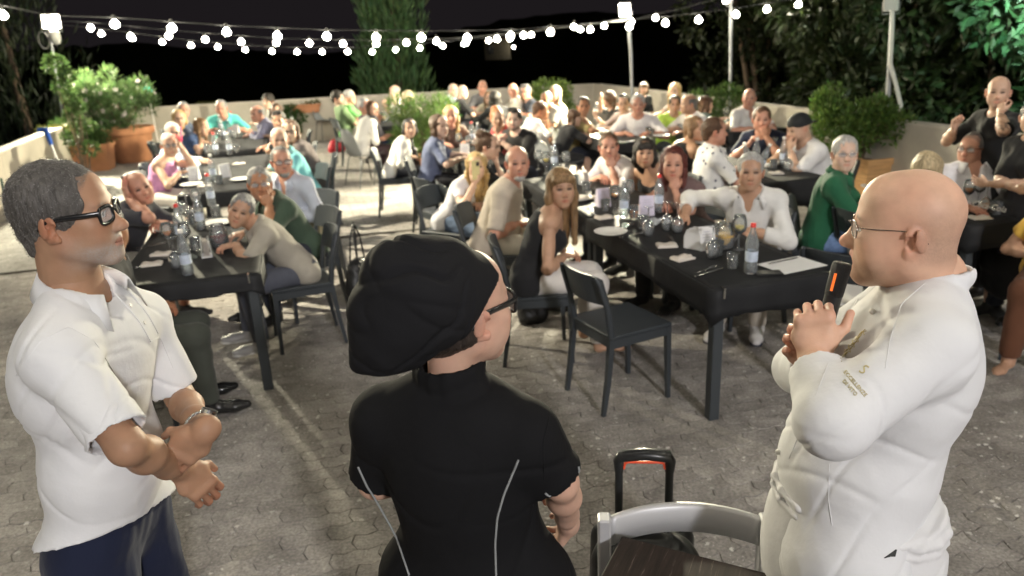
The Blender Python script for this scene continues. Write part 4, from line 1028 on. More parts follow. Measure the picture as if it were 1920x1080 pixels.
# left pole
b = at(118, 222, .83); tp = aty(92, 55, b[1] + .1); pole('galvanised pole on left wall carrying the bright floodlight and cable coil', b, tp, .028)
flood('glaring white floodlight on top of the left pole', aty(95, 40, b[1]), (-.3, 6.8, 0), .34, .28, 3400, cone=110)
t = thing('reflector_lamp', 'white oval lamp head hanging below the left floodlight', 'lamp', tuple(aty(103, 68, b[1] - .1))); mb = MB(); mb.lathe([(.001, .16), (.05, .14), (.095, .06), (.10, -.04), (.07, -.13), (.001, -.16)], 16); mb.build('shade', M_WPLAS, t)
t = thing('cable_coil', 'loop of thin cable hanging from the left lamp pole', 'cable', tuple(aty(82, 75, b[1] - .1))); mb = MB(); mb.tube([(.10 * math.cos(a * .4), 0, .16 * math.sin(a * .4)) for a in range(17)], .007, n=5); mb.build('cable', M_CABLE, t)
# pole in the back corner
b2 = aty(1186, 168, 13.5); b2[2] = .8; tp2 = aty(1176, 8, 13.4); pole('grey pole at the back corner with a bright lamp on top', b2, tp2, .03, .02)
flood('bright floodlight on top of the back corner pole', aty(1172, 18, 13.3), (-.9, 6.6, 0), .20, .24, 3000, cone=100)
b3 = aty(1371, 190, 11.9); b3[2] = .6; pole('thin grey pole rising behind the upright green bush', b3, aty(1371, -30, 11.9), .026)
flood('lamp at the top of the thin grey pole', aty(1362, -6, 11.8), (-4.8, 11.5, .2), .22, .2, 3600, cone=75)
b4 = at(1663, 300, .1); b4 = aty(1664, 285, 9.2); tp4 = aty(1676, -20, 9.2); pole('grey pole by the wooden planter with cables looping down it', b4 * [1, 1, 0], tp4, .030)
flood('white box lamp at the top of the cabled pole', aty(1671, 4, 9.1), (1, 4, 0), .16, .20, 0, glow=False)
cb = [aty(u, v, 9.1) for u, v in [(1672, 18), (1671, 60), (1668, 120), (1680, 165), (1688, 200), (1686, 218), (1676, 223), (1664, 222)]]; o0 = cb[0]
t = thing('hanging_cable', 'thick pale cables looping down the right lamp pole', 'cable', tuple(o0)); mb = MB(); mb.tube([c - o0 for c in cb], .013, n=6); mb.tube([c - o0 + A3((.03, .02, .01)) for c in cb[:-2]], .011, n=6); mb.build('cable', M_CABLE, t)

def string(label, pix, ys, spacing_px=None, bulbs=None, rb=.034):
    """pix: wire as (u, v), ys: depth along it; bulbs: (u, v) of each bulb"""
    U_ = [p_[0] for p_ in pix]
    def pt(u, v): return aty(u, v, float(np.interp(u, U_, ys)))
    w = [pt(u, v) for u, v in pix]; o = w[0]; t = thing('light_string', label, 'string lights', tuple(o)); mb = MB(); dense = []
    for a, c in zip(w[:-1], w[1:]):
        for k in range(6): dense.append(a + (c - a) * k / 6 - o)
    dense.append(w[-1] - o); mb.tube(dense, .0055, n=5); mb.build('wire', M_BCABLE, t)
    sock = MB(); sock.lathe([(.006, .075), (.016, .07), (.017, .03), (.015, .025)], 8); sm_ = sock.me('socket'); sm_.materials.append(M_BCABLE)
    bb = MB(); bb.lathe([(.001, .030), (.012, .028), (.015, .020), (rb * .8, .0), (rb, -.022), (rb * .85, -.046), (rb * .4, -.060), (.001, -.064)], 10); bm_ = bb.me('bulb'); bm_.materials.append(M_BULB)
    for u, v in bulbs:
        p_ = pt(u, v) - o + A3((0, 0, .02)); s_ = link('socket', sm_, t, None, tuple(p_)); link('bulb', bm_, t, None, tuple(p_))
        # short drop lead from the wire
    return t
string('nearest light string, large bulbs sagging from left pole to right', [(-60, -4), (95, 30), (215, 33), (425, 48), (613, 56), (790, 58), (957, 56), (1107, 43), (1248, 31), (1380, 15), (1510, -6), (1680, -40)], [8.2, 8.6, 8.8, 9.1, 9.4, 9.8, 10.2, 10.6, 11, 11.3, 11.5, 11.7],
       bulbs=[(5, 28), (215, 45), (322, 52), (425, 60), (520, 67), (613, 68), (705, 70), (790, 70), (876, 71), (957, 67), (1032, 60), (1180, 49), (1248, 43), (1310, 37), (1380, 27), (1438, 17), (1497, 8)], rb=.046)
string('middle light string of smaller bulbs across the terrace', [(95, 38), (170, 42), (322, 57), (520, 72), (705, 76), (850, 72), (970, 62), (1107, 45), (1183, 38), (1300, 10), (1371, -10)], [11.8, 11.9, 12, 12.2, 12.4, 12.6, 12.8, 13, 13.2, 12.5, 12],
       bulbs=[(170, 52), (245, 68), (316, 67), (385, 74), (452, 78), (518, 80), (580, 81), (643, 82), (705, 82), (762, 80), (818, 77), (874, 80), (932, 73), (982, 66), (1076, 50), (1107, 55), (1184, 40), (1229, 33)], rb=.046)
string('farthest light string of small bulbs along the back wall', [(95, 45), (190, 54), (358, 76), (510, 88), (652, 89), (786, 82), (916, 70), (1040, 52), (1133, 40), (1183, 32)], [14.2, 14.5, 15.2, 15.8, 16, 16, 15.6, 14.8, 14, 13.5],
       bulbs=[(190, 63), (248, 72), (304, 79), (358, 85), (408, 88), (460, 93), (510, 96), (557, 97), (604, 97), (652, 97), (698, 97), (742, 93), (787, 90), (830, 86), (870, 82), (916, 76), (956, 72), (996, 65), (1088, 55), (1133, 48)], rb=.050)
for k, (yy, zz) in enumerate([(4.6, 3.5), (1.6, 3.7), (-1.6, 3.8)]):
    t = thing('light_string', 'light string hanging overhead across the forecourt, %s' % ['first above the front tables', 'second above the speakers', 'third behind the photographer'][k], 'string lights', (-6, yy, zz)); n_ = 17
    f_ = lambda x: A3((x, .25 * x / 12, -.5 * (1 - (x / 6 - 1) ** 2))); mb = MB(); mb.tube([f_(x * .5) for x in range(25)], .0055, n=5); mb.build('wire', M_BCABLE, t)
    sm_ = bpy.data.meshes['socket']; bm_ = bpy.data.meshes['bulb']
    for j in range(n_): link('socket', sm_, t, None, tuple(f_(.4 + j * .7) - A3((0, 0, .07)))); link('bulb', bm_, t, None, tuple(f_(.4 + j * .7) - A3((0, 0, .07))))
# key lamp: a floodlight on a mast behind the photographer
t = thing('work_lamp', 'floodlight on a tall mast behind the photographer', 'lamp', (3.95, -8.45, 0)); mb = MB(); mb.tube([(0, 0, 0), (0, 0, 5.6)], .04, n=8)
mb.build('mast', M_GALV, t); mb = MB(); R = frame((-4.1, 13.2, -5.1)); mb.box((-.02, .05, 5.52), (.34, .06, .26), R, bev=.01); mb.build('housing', M_BCABLE, t)
gp = aty(1930, -120, 6.9)
flood('garden floodlight shining up into the leaves beyond the right wall', gp, tuple(TS(6.0, 8.4, 2.6)), .22, .18, 420, col=(.72, 1.0, .84))
t = thing('fill_light_mast', 'tall mast beyond the left wall carrying a high floodlight', 'pole', (-8.9, 8.9, -2)); mb = MB(); mb.tube([(0, 0, 0), (0, 0, 9.0)], .06, n=8); mb.build('mast', M_GALV, t)  # mast and its floodlight are added out of view to brighten the aisle
flood('high warm floodlight on the mast beyond the left wall', (-8.6, 8.7, 7.0), (-1.5, 8.0, 0), .40, .30, 7000, col=(1, .91, .68), cone=40)
# distant house, lantern, broom
t = thing('house', 'distant pale house with a tiny wall lamp on the dark hillside', 'house', (-.6, 62, -1.5)); mb = MB(); mb.box((.3, 0, 2.6), (2.0, 3, 1.5)); mb.build('wall', mat('house_wall', (.10, .088, .06), rough=.9, var=.2), t); mb = MB(); mb.box((.3, 0, 3.42), (2.4, 3.6, .12)); mb.build('roof', mat('house_roof', (.06, .035, .025), rough=.9), t)
mb = MB(); mb.box((-.2, -1.52, 2.6), (.4, .06, .6)); mb.build('window', mat('dark_pane', (.02, .02, .02), rough=.1), t)
hp = aty(963, 88, 59.8); t2 = thing('wall_lamp', 'tiny white lamp glowing on the distant house', 'lamp', tuple(hp)); mb = MB(); mb.lathe([(.001, .12), (.12, 0), (.001, -.12)], 10); mb.build('bulb', M_FLOOD, t2)
lamp('POINT', 'house_light', tuple(hp + A3((-.3, -.8, .3))), 3, (1, .85, .55), size=.1)
p = aty(277, 168, 15.2); t = thing('garden_lantern', 'small turquoise glass lantern beyond the oleander', 'lantern', tuple(p)); mb = MB(); mb.lathe([(.001, .07), (.05, .06), (.09, .0), (.085, -.05), (.001, -.055)], 14); mb.build('dome', mat('turquoise_glass', (.06, .42, .36), rough=.15, spec=.8), t); mb = MB(); mb.tube([(.02 * math.cos(a), 0, .09 + .02 * math.sin(a)) for a in [k * .7 for k in range(10)]], .006, n=5); mb.tube([(0, 0, -.055), (0, 0, -p[2])], .012, n=6); mb.build('post', M_WPLAS, t)
a = aty(86, 243, 10.1); b_ = aty(113, 318, 9.6); t = thing('broom', 'white handled pole with blue head leaning on the left wall', 'broom', tuple(a)); mb = MB(); m1 = (b_ - a) * .4; mb.tube([m1, b_ - a], .017, n=8); mb.build('handle', M_WPLAS, t); mb = MB(); mb.tube([(-.10, 0, .0), (0, 0, 0), m1 * .45, m1], [.03, .035, .03, .024], n=8); mb.build('head', mat('blue_plastic', (.03, .10, .42), rough=.45), t)
a = aty(2, 335, 7.6); b_ = aty(16, 402, 7.4); t = thing('iron_stake', 'thin dark green rod leaning on the wall at the picture edge', 'rod', tuple(b_)); mb = MB(); mb.tube([a - b_, (0, 0, 0)], .014, n=6); mb.build('rod', mat('green_rod', (.03, .07, .05), rough=.5), t)
# ---------------------------------------------------------------- furniture
M_CHAIR = mat('charcoal_lacquer', (.040, .046, .052), rough=.42, spec=.45, var=.08)
M_SEATL = mat('seat_pale', (.40, .38, .33), rough=.5)
M_SHELL = mat('grey_shell', (.20, .21, .215), rough=.5); M_SLEG = mat('chair_metal', (.16, .165, .17), rough=.4, metal=.6)
M_CLOTH = mat('black_tablecloth', (.016, .0165, .018), rough=.60, spec=.25, var=.25, vscale=5, bump=.35, bscale=9)
M_TLEG = mat('table_leg', (.045, .052, .058), rough=.5)
def make_chair(lab):
    t = thing('dining_chair', lab, 'chair'); W_, D_ = .415, .41
    mb = MB(); mb.box((0, 0, .452), (W_, D_, .022), bev=.006); mb.build('seat', M_CHAIR, t)
    mb = MB()
    for sx, sy, d in ((0, 1, (W_ - .05, .02, .05)), (0, -1, (W_ - .05, .02, .05)), (1, 0, (.02, D_ - .05, .05)), (-1, 0, (.02, D_ - .05, .05))): mb.box((sx * (W_ / 2 - .016), sy * (D_ / 2 - .016), .415), d)
    mb.build('apron', M_CHAIR, t)
    for sx in (-1, 1):
        mb = MB(); mb.tube([(sx * .188, .186, .44), (sx * .192, .196, .0)], [.022, .017], n=4, sm=False); mb.build('leg', M_CHAIR, t)
        mb = MB(); mb.tube([(sx * .186, -.190, .46), (sx * .190, -.215, .2), (sx * .190, -.245, .0)], [.022, .020, .016], n=4, sm=False); mb.build('leg', M_CHAIR, t)
        mb = MB(); mb.tube([(sx * .186, -.190, .45), (sx * .190, -.215, .62), (sx * .184, -.262, .765), (sx * .172, -.275, .795)], [.021, .019, .016, .012], n=6); mb.build('upright', M_CHAIR, t)
    V = []; F = []; n = 12
    for k in range(n + 1):
        a = k / n * 2 - 1; x = a * .186; yb = -.205 - .048 * (1 - a * a); zt = .805 - .018 * a ** 4; zb = .635 + .0 * a
        for z, dy in ((zb, 0), (zt, -.045)):
            for th in (-.008, .008): V.append((x, yb + dy + th, z))
    for k in range(n):
        i = k * 4; F += [(i, i + 4, i + 6, i + 2), (i + 1, i + 3, i + 7, i + 5), (i + 2, i + 6, i + 7, i + 3), (i, i + 1, i + 5, i + 4)]
    F += [(0, 2, 3, 1), (n * 4, n * 4 + 1, n * 4 + 3, n * 4 + 2)]
    mb = MB(); mb.add(V, F); mb.build('backrest', M_CHAIR, t); return t
def make_shell(lab):
    t = thing('shell_chair', lab, 'chair'); V = []; F = []; nu, nv = 10, 16
    for j in range(nv + 1):
        v = j / nv
        if v < .45: y = .22 - v / .45 * .40; z = .455 - .02 * math.sin(v / .45 * 3.14); w = .21 + .02 * math.sin(v / .45 * 1.57); c = .03
        else: q_ = (v - .45) / .55; y = -.18 - .085 * q_ - .03 * math.sin(q_ * 1.57); z = .455 + .39 * q_; w = .225 * math.sqrt(max(0, 1 - max(0, (q_ - .35) / .66) ** 2.4)) + .004; c = .045
        for i in range(nu + 1):
            a = i / nu * 2 - 1; x = a * w
            V.append((x, y + (c * a * a if v > .45 else 0), z + (c * a * a if v <= .45 else 0)))
    n = len(V); V += [(x, y + (-.007 if k >= (nu + 1) * 7 else 0), z - (.008 if k < (nu + 1) * 8 else 0)) for k, (x, y, z) in enumerate(V)]
    for j in range(nv):
        for i in range(nu):
            a = j * (nu + 1) + i; b = a + nu + 1; F += [(a, a + 1, b + 1, b), (n + a, n + b, n + b + 1, n + a + 1)]
    for j in range(nv):
        for i in (0, nu): a = j * (nu + 1) + i; b = a + nu + 1; F.append((a, b, n + b, n + a))
    mb = MB(); mb.add(V, F, True); mb.build('shell', M_SHELL, t)
    for sx in (-1, 1):
        for sy in (-1, 1):
            mb = MB(); mb.tube([(sx * .14, sy * .13, .445), (sx * .19, sy * .15 - .0, .40), (sx * .235, sy * .225 - .01, 0)], .0105, n=6); mb.build('leg', M_SLEG, t)
    return t
CH0 = make_chair('x'); SH0 = make_shell('x'); USED = {}
def chair(kind, x, y, rz, label, group=None):
    src = CH0 if kind == 'c' else SH0
    if kind not in USED: USED[kind] = 1; o = src
    else: o = copy_tree(src)
    o.location = (x, y, 0); o.rotation_euler = (0, 0, rz); o['label'] = label
    o['group'] = group or ('charcoal dining chairs at the tables' if kind == 'c' else 'grey shell chairs at the back tables'); return o

def table(label, s0, s1, t0, t1, z=.75, clips=(), over=.14, clab=None, legs4=None, near_drop=.17):
    o = TS((t0 + t1) / 2, (s0 + s1) / 2); t = thing('dining_table', label, 'table', o, AROT, 'dining tables under black cloths'); w, d = s1 - s0, t1 - t0
    mb = MB(); mb.box((0, 0, z - .018), (w, d, .03)); mb.build('tabletop', M_TLEG, t)
    mb = MB()
    for sy in (-1, 1): mb.box((0, sy * (d / 2 - .05), z - .07), (w - .12, .025, .07))
    for sx in (-1, 1): mb.box((sx * (w / 2 - .05), 0, z - .07), (.025, d - .12, .07))
    mb.build('apron', M_TLEG, t)
    for sx in (-1, 1):
        for sy in (-1, 1): mb = MB(); mb.box((sx * (w / 2 - .045), sy * (d / 2 - .045), (z - .034) / 2), (.058, .058, z - .034), bev=.004); mb.build('leg', M_TLEG, t)
    # cloth
    c = thing('tablecloth', clab or label.replace('table', 'cloth', 1), 'tablecloth', o, AROT, 'black tablecloths'); rr = random.Random(int(t0 * 97)); V = []; F = []
    nx, ny = 16, max(14, int(d * 14)); e = .006; w2, d2 = w / 2 + e, d / 2 + e
    ring = []
    for i in range(nx): ring.append((-w2 + 2 * w2 * i / nx, -d2))
    for i in range(ny): ring.append((w2, -d2 + 2 * d2 * i / ny))
    for i in range(nx): ring.append((w2 - 2 * w2 * i / nx, d2))
    for i in range(ny): ring.append((-w2, d2 - 2 * d2 * i / ny))
    n = len(ring); ph = rr.uniform(0, 6)
    lev = [(0, 0), (.006, .010), (.008, .06), (.012, .115), (.014, 1.0)]
    for k, (out, dr) in enumerate(lev):
        for i, (x, y) in enumerate(ring):
            corner = (abs(abs(x) - w2) < .02) * (abs(abs(y) - d2) < .02)
            L_ = math.hypot(x, y); nx_, ny_ = (x / w2, y / d2); mxx = max(abs(nx_), abs(ny_)); ox = (1 if abs(nx_) > .999 else 0) * math.copysign(1, x); oy = (1 if abs(ny_) > .999 else 0) * math.copysign(1, y)
            drop = over + .006 * math.sin(i * .7 + ph) + .004 * math.sin(i * 2.3 + ph)
            if k == 4: zz = z + .004 - drop - (.03 if corner else 0); wv = .006 * math.sin(i * 1.25 + ph) + .003 * math.sin(i * 2.9)
            else: zz = z + .004 - min(dr, drop * .9); wv = .005 * math.sin(i * 1.25 + ph) * (k / 4)
            V.append((x + ox * (out + wv + .004), y + oy * (out + wv + .004), zz))
    for k in range(4):
        for i in range(n): F.append((k * n + i, (k + 1) * n + i, (k + 1) * n + (i + 1) % n, k * n + (i + 1) % n))
    mb = MB(); mb.add(V, F, True)
    # top with faint creases
    gx, gy = 14, max(16, int(d * 16)); TV = []; TF = []
    for j in range(gy + 1):
        for i in range(gx + 1):
            x = -w2 + 2 * w2 * i / gx; y = -d2 + 2 * d2 * j / gy; edge = i in (0, gx) or j in (0, gy)
            TV.append((x, y, z + .004 + (0 if edge else .0012 * math.sin(x * 31 + y * 7 + ph) + .001 * math.sin(y * 23 - x * 9))))
    for j in range(gy):
        for i in range(gx): a = j * (gx + 1) + i; TF.append((a, a + 1, a + gx + 2, a + gx + 1))
    mb.add(TV, TF, True); cl = mb.build('cloth', M_CLOTH, c)
    sol = cl.modifiers.new('thickness', 'SOLIDIFY'); sol.thickness = .0016; sol.offset = -1
    for (sx, q_) in clips:
        mc = MB(); p_ = (sx * (w2 - q_[0]), -d2 - .016, z - .02) if q_[1] == 0 else (sx * (w2 + .018), -d2 + q_[1], z - .02)
        dd = (.012, .010, .05) if q_[1] == 0 else (.010, .012, .05); mc.box(p_, dd, bev=.003); mc.box((p_[0], p_[1] + (.016 if q_[1] == 0 else 0), z + .009), (dd[0], .04, .006)); mc.build('cloth_clip', M_STEEL, c)
    return t
M_STEEL = mat('steel', (.62, .62, .60), rough=.22, metal=1.0)

table('long black clothed table in front of the white haired linen shirt man', 1.90, 2.60, 3.15, 4.85, clips=((-1, (.05, 0)), (1, (.04, 0))), over=.15)
table('black clothed table between bearded beige shirt man and chin resting man', 1.90, 2.60, 4.87, 6.55)
table('black clothed table nearest the left speaker, with the dark red jug', -1.12, -.34, 4.42, 6.15, over=.10, clips=((1, (.06, 0)),))
table('black clothed left table with white menus beside the pink top woman', -1.14, -.40, 7.35, 9.75)
table('far left black table where the turquoise polo man sits', -1.20, -.48, 10.4, 12.55)
table('black table between the blue tee woman and the black shirted bearded man', 1.62, 2.12, 7.5, 8.95)
table('small far table in front of the white bloused woman', 1.18, 1.78, 12.0, 13.3)
table('far centre table where the bald men sit', 3.05, 3.60, 12.0, 13.4)
table('black table with blue bottle in front of the white haired man in white', 3.52, 4.06, 8.3, 10.0)
table('black table at which the bare shouldered woman and cap man sit', 3.64, 4.28, 5.35, 6.75, over=.22)
table('black table reaching behind the chef, beside green polo diner', 3.98, 5.5, 3.62, 4.30, over=.16)
table('far right table in front of the bald man in white shirt', 5.15, 5.95, 8.35, 9.0)

# ---- tableware
def glass_mat(name, tint=(.93, .95, .95), body=.05, rough=.03):
    m = bpy.data.materials.new(name); m.use_nodes = True; n = m.node_tree.nodes; L = m.node_tree.links; n.remove(n['Principled BSDF'])
    tr = n.new('ShaderNodeBsdfTransparent'); tr.inputs[0].default_value = (*tint, 1); gl = n.new('ShaderNodeBsdfGlossy'); gl.inputs['Roughness'].default_value = rough
    df = n.new('ShaderNodeBsdfDiffuse'); df.inputs[0].default_value = (.8, .83, .85, 1); fr = n.new('ShaderNodeFresnel'); fr.inputs[0].default_value = 1.5
    ad = n.new('ShaderNodeMath'); ad.operation = 'ADD'; ad.inputs[1].default_value = .05; ad.use_clamp = True; L.new(fr.outputs[0], ad.inputs[0])
    m1 = n.new('ShaderNodeMixShader'); L.new(ad.outputs[0], m1.inputs[0]); L.new(tr.outputs[0], m1.inputs[1]); L.new(gl.outputs[0], m1.inputs[2])
    m2 = n.new('ShaderNodeMixShader'); m2.inputs[0].default_value = body; L.new(m1.outputs[0], m2.inputs[1]); L.new(df.outputs[0], m2.inputs[2]); L.new(m2.outputs[0], n['Material Output'].inputs[0]); MATS[name] = m; return m
M_GLASS = glass_mat('clear_glass', (.96, .97, .97), .10); M_WATER = glass_mat('water', (.90, .94, .95), .06)
M_PET = glass_mat('clear_plastic', (.92, .95, .96), .16, .06); M_LABEL = mat('bottle_label', (.55, .62, .74), rough=.4, var=.2, vscale=30)
M_RED = mat('red_cap', (.75, .04, .03), rough=.35); M_PAPER = mat('paper', (.78, .77, .76), rough=.85); M_NAPK = mat('napkin', (.66, .60, .54), rough=.95, bump=.2)
M_LILAC_LIT = mat('menu_lilac_lit', (.62, .57, .70), rough=.6); M_BEER = mat('lager', (.80, .46, .04), rough=.15, sheen=.2); M_WINE = mat('red_wine', (.12, .008, .008), rough=.06, spec=.7)  # lilac light on the menu cards is put into their base colour
M_ORNG = mat('orange_drink', (.90, .28, .02), rough=.15); M_YEL = mat('yellow_wine', (.85, .66, .05), rough=.12); M_BREAD = mat('bread', (.55, .33, .15), rough=.9, bump=.4)
M_CERAM = mat('white_plate', (.76, .75, .72), rough=.25)
PROTO = {}
def proto(key, fn):
    if key not in PROTO: PROTO[key] = fn(); PROTO[key][0]['_fresh'] = 1
    return PROTO[key]
def item(key, fn, name, label, cat, p, rz=0.0, group=None):
    """fn(root) builds the parts; the first of a kind is built, the others are copies sharing its meshes"""
    if key not in PROTO:
        r = thing(name, label, cat, tuple(p), rz, group); fn(r); PROTO[key] = r
    else:
        r = copy_tree(PROTO[key]); r.location = tuple(p); r.rotation_euler = (0, 0, rz); r['label'] = label; r['category'] = cat
        if group: r['group'] = group
        elif 'group' in r: del r['group']
    return r
def f_bottle(capm):
    def f(r):
        mb = MB(); mb.lathe([(.001, .004), (.030, .0), (.034, .008), (.034, .055), (.0315, .065), (.0315, .13), (.034, .14), (.034, .165), (.027, .195), (.014, .235), (.0125, .255)], 18); mb.build('bottle', M_PET, r)
        mb = MB(); mb.lathe([(.001, .006), (.031, .010), (.031, .11), (.001, .11)], 14); mb.build('water', M_WATER, r)
        mb = MB(); mb.lathe([(.0328, .070), (.0328, .125)], 18); mb.build('label', M_LABEL, r)
        mb = MB(); mb.lathe([(.0145, .252), (.0145, .272), (.001, .273)], 12); mb.build('cap', capm, r)
    return f
def f_wine(up=True, drink=None, sz=1.0):
    def f(r):
        pr = [(.032, 0), (.030, .003), (.004, .008), (.0035, .075), (.012, .085), (.034, .105), (.040, .130), (.037, .165), (.030, .190), (.0285, .190), (.0355, .163), (.0385, .130), (.0325, .107), (.011, .088), (.001, .086)]
        pr = [(a * sz, b * sz) for a, b in pr]
        if not up: pr = [(a, .19 * sz - b) for a, b in pr]
        mb = MB(); mb.lathe(pr, 16); mb.build('glass', M_GLASS, r)
        if drink: mb = MB(); mb.lathe([(.001, .088 * sz), (.031 * sz, .108 * sz), (.0375 * sz, .128 * sz), (.001, .128 * sz)], 14); mb.build('drink', drink, r)
    return f
def f_tumbler(drink=None):
    def f(r):
        mb = MB(); mb.lathe([(.001, .0), (.028, .0), (.030, .004), (.035, .085), (.0335, .085), (.0285, .010), (.001, .009)], 16); mb.build('glass', M_GLASS, r)
        if drink: mb = MB(); mb.lathe([(.001, .011), (.0282, .011), (.031, .05), (.001, .05)], 12); mb.build('drink', drink, r)
    return f
def f_menu(m):
    def f(r):
        mb = MB(); V = [(-.05, -.045, 0), (.05, -.045, 0), (.05, .045, 0), (-.05, .045, 0), (-.05, -.006, .135), (.05, -.006, .135), (.05, .006, .135), (-.05, .006, .135)]
        mb.add(V, [(3, 2, 1, 0), (0, 1, 5, 4), (2, 3, 7, 6), (4, 5, 6, 7), (1, 2, 6, 5), (0, 4, 7, 3)]); mb.build('card', m, r)
        mb = MB()
        for k in range(7): mb.box((.0, -.0445 + .036 * (k * .016 + .012) / .135 - .0015, .012 + k * .016), (.060 if k % 3 else .04, .0008, .003), rotx(-.28))
        mb.build('print', mat('menu_print', (.42, .40, .46), rough=.8), r)
    return f
def f_holder(r):   # arched napkin holder, white side panels with paper napkins between
    for sx in (-1, 1):
        V = []; pts = [(-.055, 0), (.055, 0), (.058, .07), (.045, .105), (.02, .125), (-.02, .125), (-.045, .105), (-.058, .07)]
        for th in (-.0015, .0015):
            for y, z in pts: V.append((sx * .03 * (1 - z * 2.2) + th, y, z))
        n = 8; mb = MB(); mb.add(V, [tuple(range(n))[::-1], tuple(range(n, 2 * n))] + [(i, (i + 1) % n, n + (i + 1) % n, n + i) for i in range(n)]); mb.build('side_panel', M_PAPER, r)
    mb = MB(); mb.box((0, 0, .004), (.06, .1, .008)); mb.build('base', M_PAPER, r)
    mb = MB()
    for k in range(5): mb.box((-.012 + k * .006, 0, .058), (.003, .10, .10), rotz(.02 * k))
    mb.build('napkin', M_NAPK, r)
def f_napkin(r):
    mb = MB(); V = []; F = []; nx, ny = 8, 6
    for j in range(ny + 1):
        for i in range(nx + 1): x = -.06 + .12 * i / nx; y = -.04 + .08 * j / ny; V.append((x, y, .012 + .004 * math.sin(i * 1.3 + j) + .003 * math.cos(j * 2)))
    n = len(V); V += [(x, y, .0005) for x, y, z in V]
    for j in range(ny):
        for i in range(nx): a = j * (nx + 1) + i; F += [(a, a + 1, a + nx + 2, a + nx + 1)]
    per = [i for i in range(nx + 1)] + [(j * (nx + 1) + nx) for j in range(1, ny + 1)] + [ny * (nx + 1) + i for i in range(nx - 1, -1, -1)] + [j * (nx + 1) for j in range(ny - 1, 0, -1)]
    for a, b in zip(per, per[1:] + per[:1]): F.append((a, n + a, n + b, b))
    mb.add(V, F, True); mb.build('napkin_fold', M_NAPK, r)
def f_fork(r):
    mb = MB(); mb.tube([(0, -.10, .004), (0, -.03, .006), (0, .045, .006)], [.0055, .003, .0035], n=6, flat=(1, .5)); mb.build('handle', M_STEEL, r)
    mb = MB(); mb.box((0, .055, .006), (.022, .022, .002))
    for k in range(4): mb.tube([(-.0095 + k * .0063, .064, .006), (-.0095 + k * .0063, .098, .010)], .0014, n=4)
    mb.build('tines', M_STEEL, r)
def f_knife(r):
    mb = MB(); mb.tube([(0, -.11, .005), (0, 0, .006)], [.007, .005], n=6, flat=(1, .6)); mb.build('handle', M_STEEL, r)
    mb = MB(); mb.add([(-.006, 0, .005), (.008, 0, .005), (.008, .08, .005), (.0, .115, .005), (-.006, .10, .005)] + [(-.006, 0, .0065), (.008, 0, .0065), (.008, .08, .0065), (.0, .115, .0065), (-.006, .10, .0065)],
                      [(4, 3, 2, 1, 0), (5, 6, 7, 8, 9)] + [(i, (i + 1) % 5, 5 + (i + 1) % 5, 5 + i) for i in range(5)]); mb.build('blade', M_STEEL, r)
def f_plate(r):
    mb = MB(); mb.lathe([(.001, .004), (.07, .003), (.105, .016), (.11, .020), (.105, .020), (.07, .008), (.001, .008)], 26); mb.build('plate', M_CERAM, r)
def f_jug(drink, lid=True):
    def f(r):
        mb = MB(); mb.lathe([(.001, .0), (.050, .0), (.058, .012), (.060, .07), (.052, .115), (.045, .135), (.048, .150), (.0465, .150), (.0435, .136), (.050, .114), (.0575, .07), (.055, .014), (.001, .006)], 22); mb.build('jug', M_GLASS, r)
        mb = MB(); mb.lathe([(.001, .008), (.0545, .015), (.0570, .07), (.0565, .085), (.001, .085)], 20); mb.build('drink', drink, r)
        mb = MB(); mb.tube([(.050, 0, .13), (.085, 0, .125), (.092, 0, .08), (.058, 0, .035)], .006, n=6); mb.build('handle', M_GLASS, r)
        if lid: mb = MB(); mb.lathe([(.046, .152), (.030, .162), (.006, .166), (.008, .178), (.001, .182)], 14); mb.build('lid', M_GLASS, r)
    return f
def f_sheet(r): mb = MB(); mb.box((0, 0, .0015), (.30, .21, .002)); mb.build('paper_sheet', M_PAPER, r)
def f_phone(r): mb = MB(); mb.box((0, 0, .005), (.07, .145, .008), bev=.003); mb.build('phone_body', M_BCABLE, r)
def f_basket(r):
    mb = MB(); mb.lathe([(.06, .0), (.085, .045), (.08, .045), (.056, .004), (.001, .004)], 14); mb.build('basket', M_PAPER, r)
    for k in range(3): mb = MB(); mb.tube([(-.04 + .02 * k, -.03, .035), (-.01 + .015 * k, .03, .05)], [.02, .022], n=8); mb.build('bread_piece', M_BREAD, r)
TZ = .7565
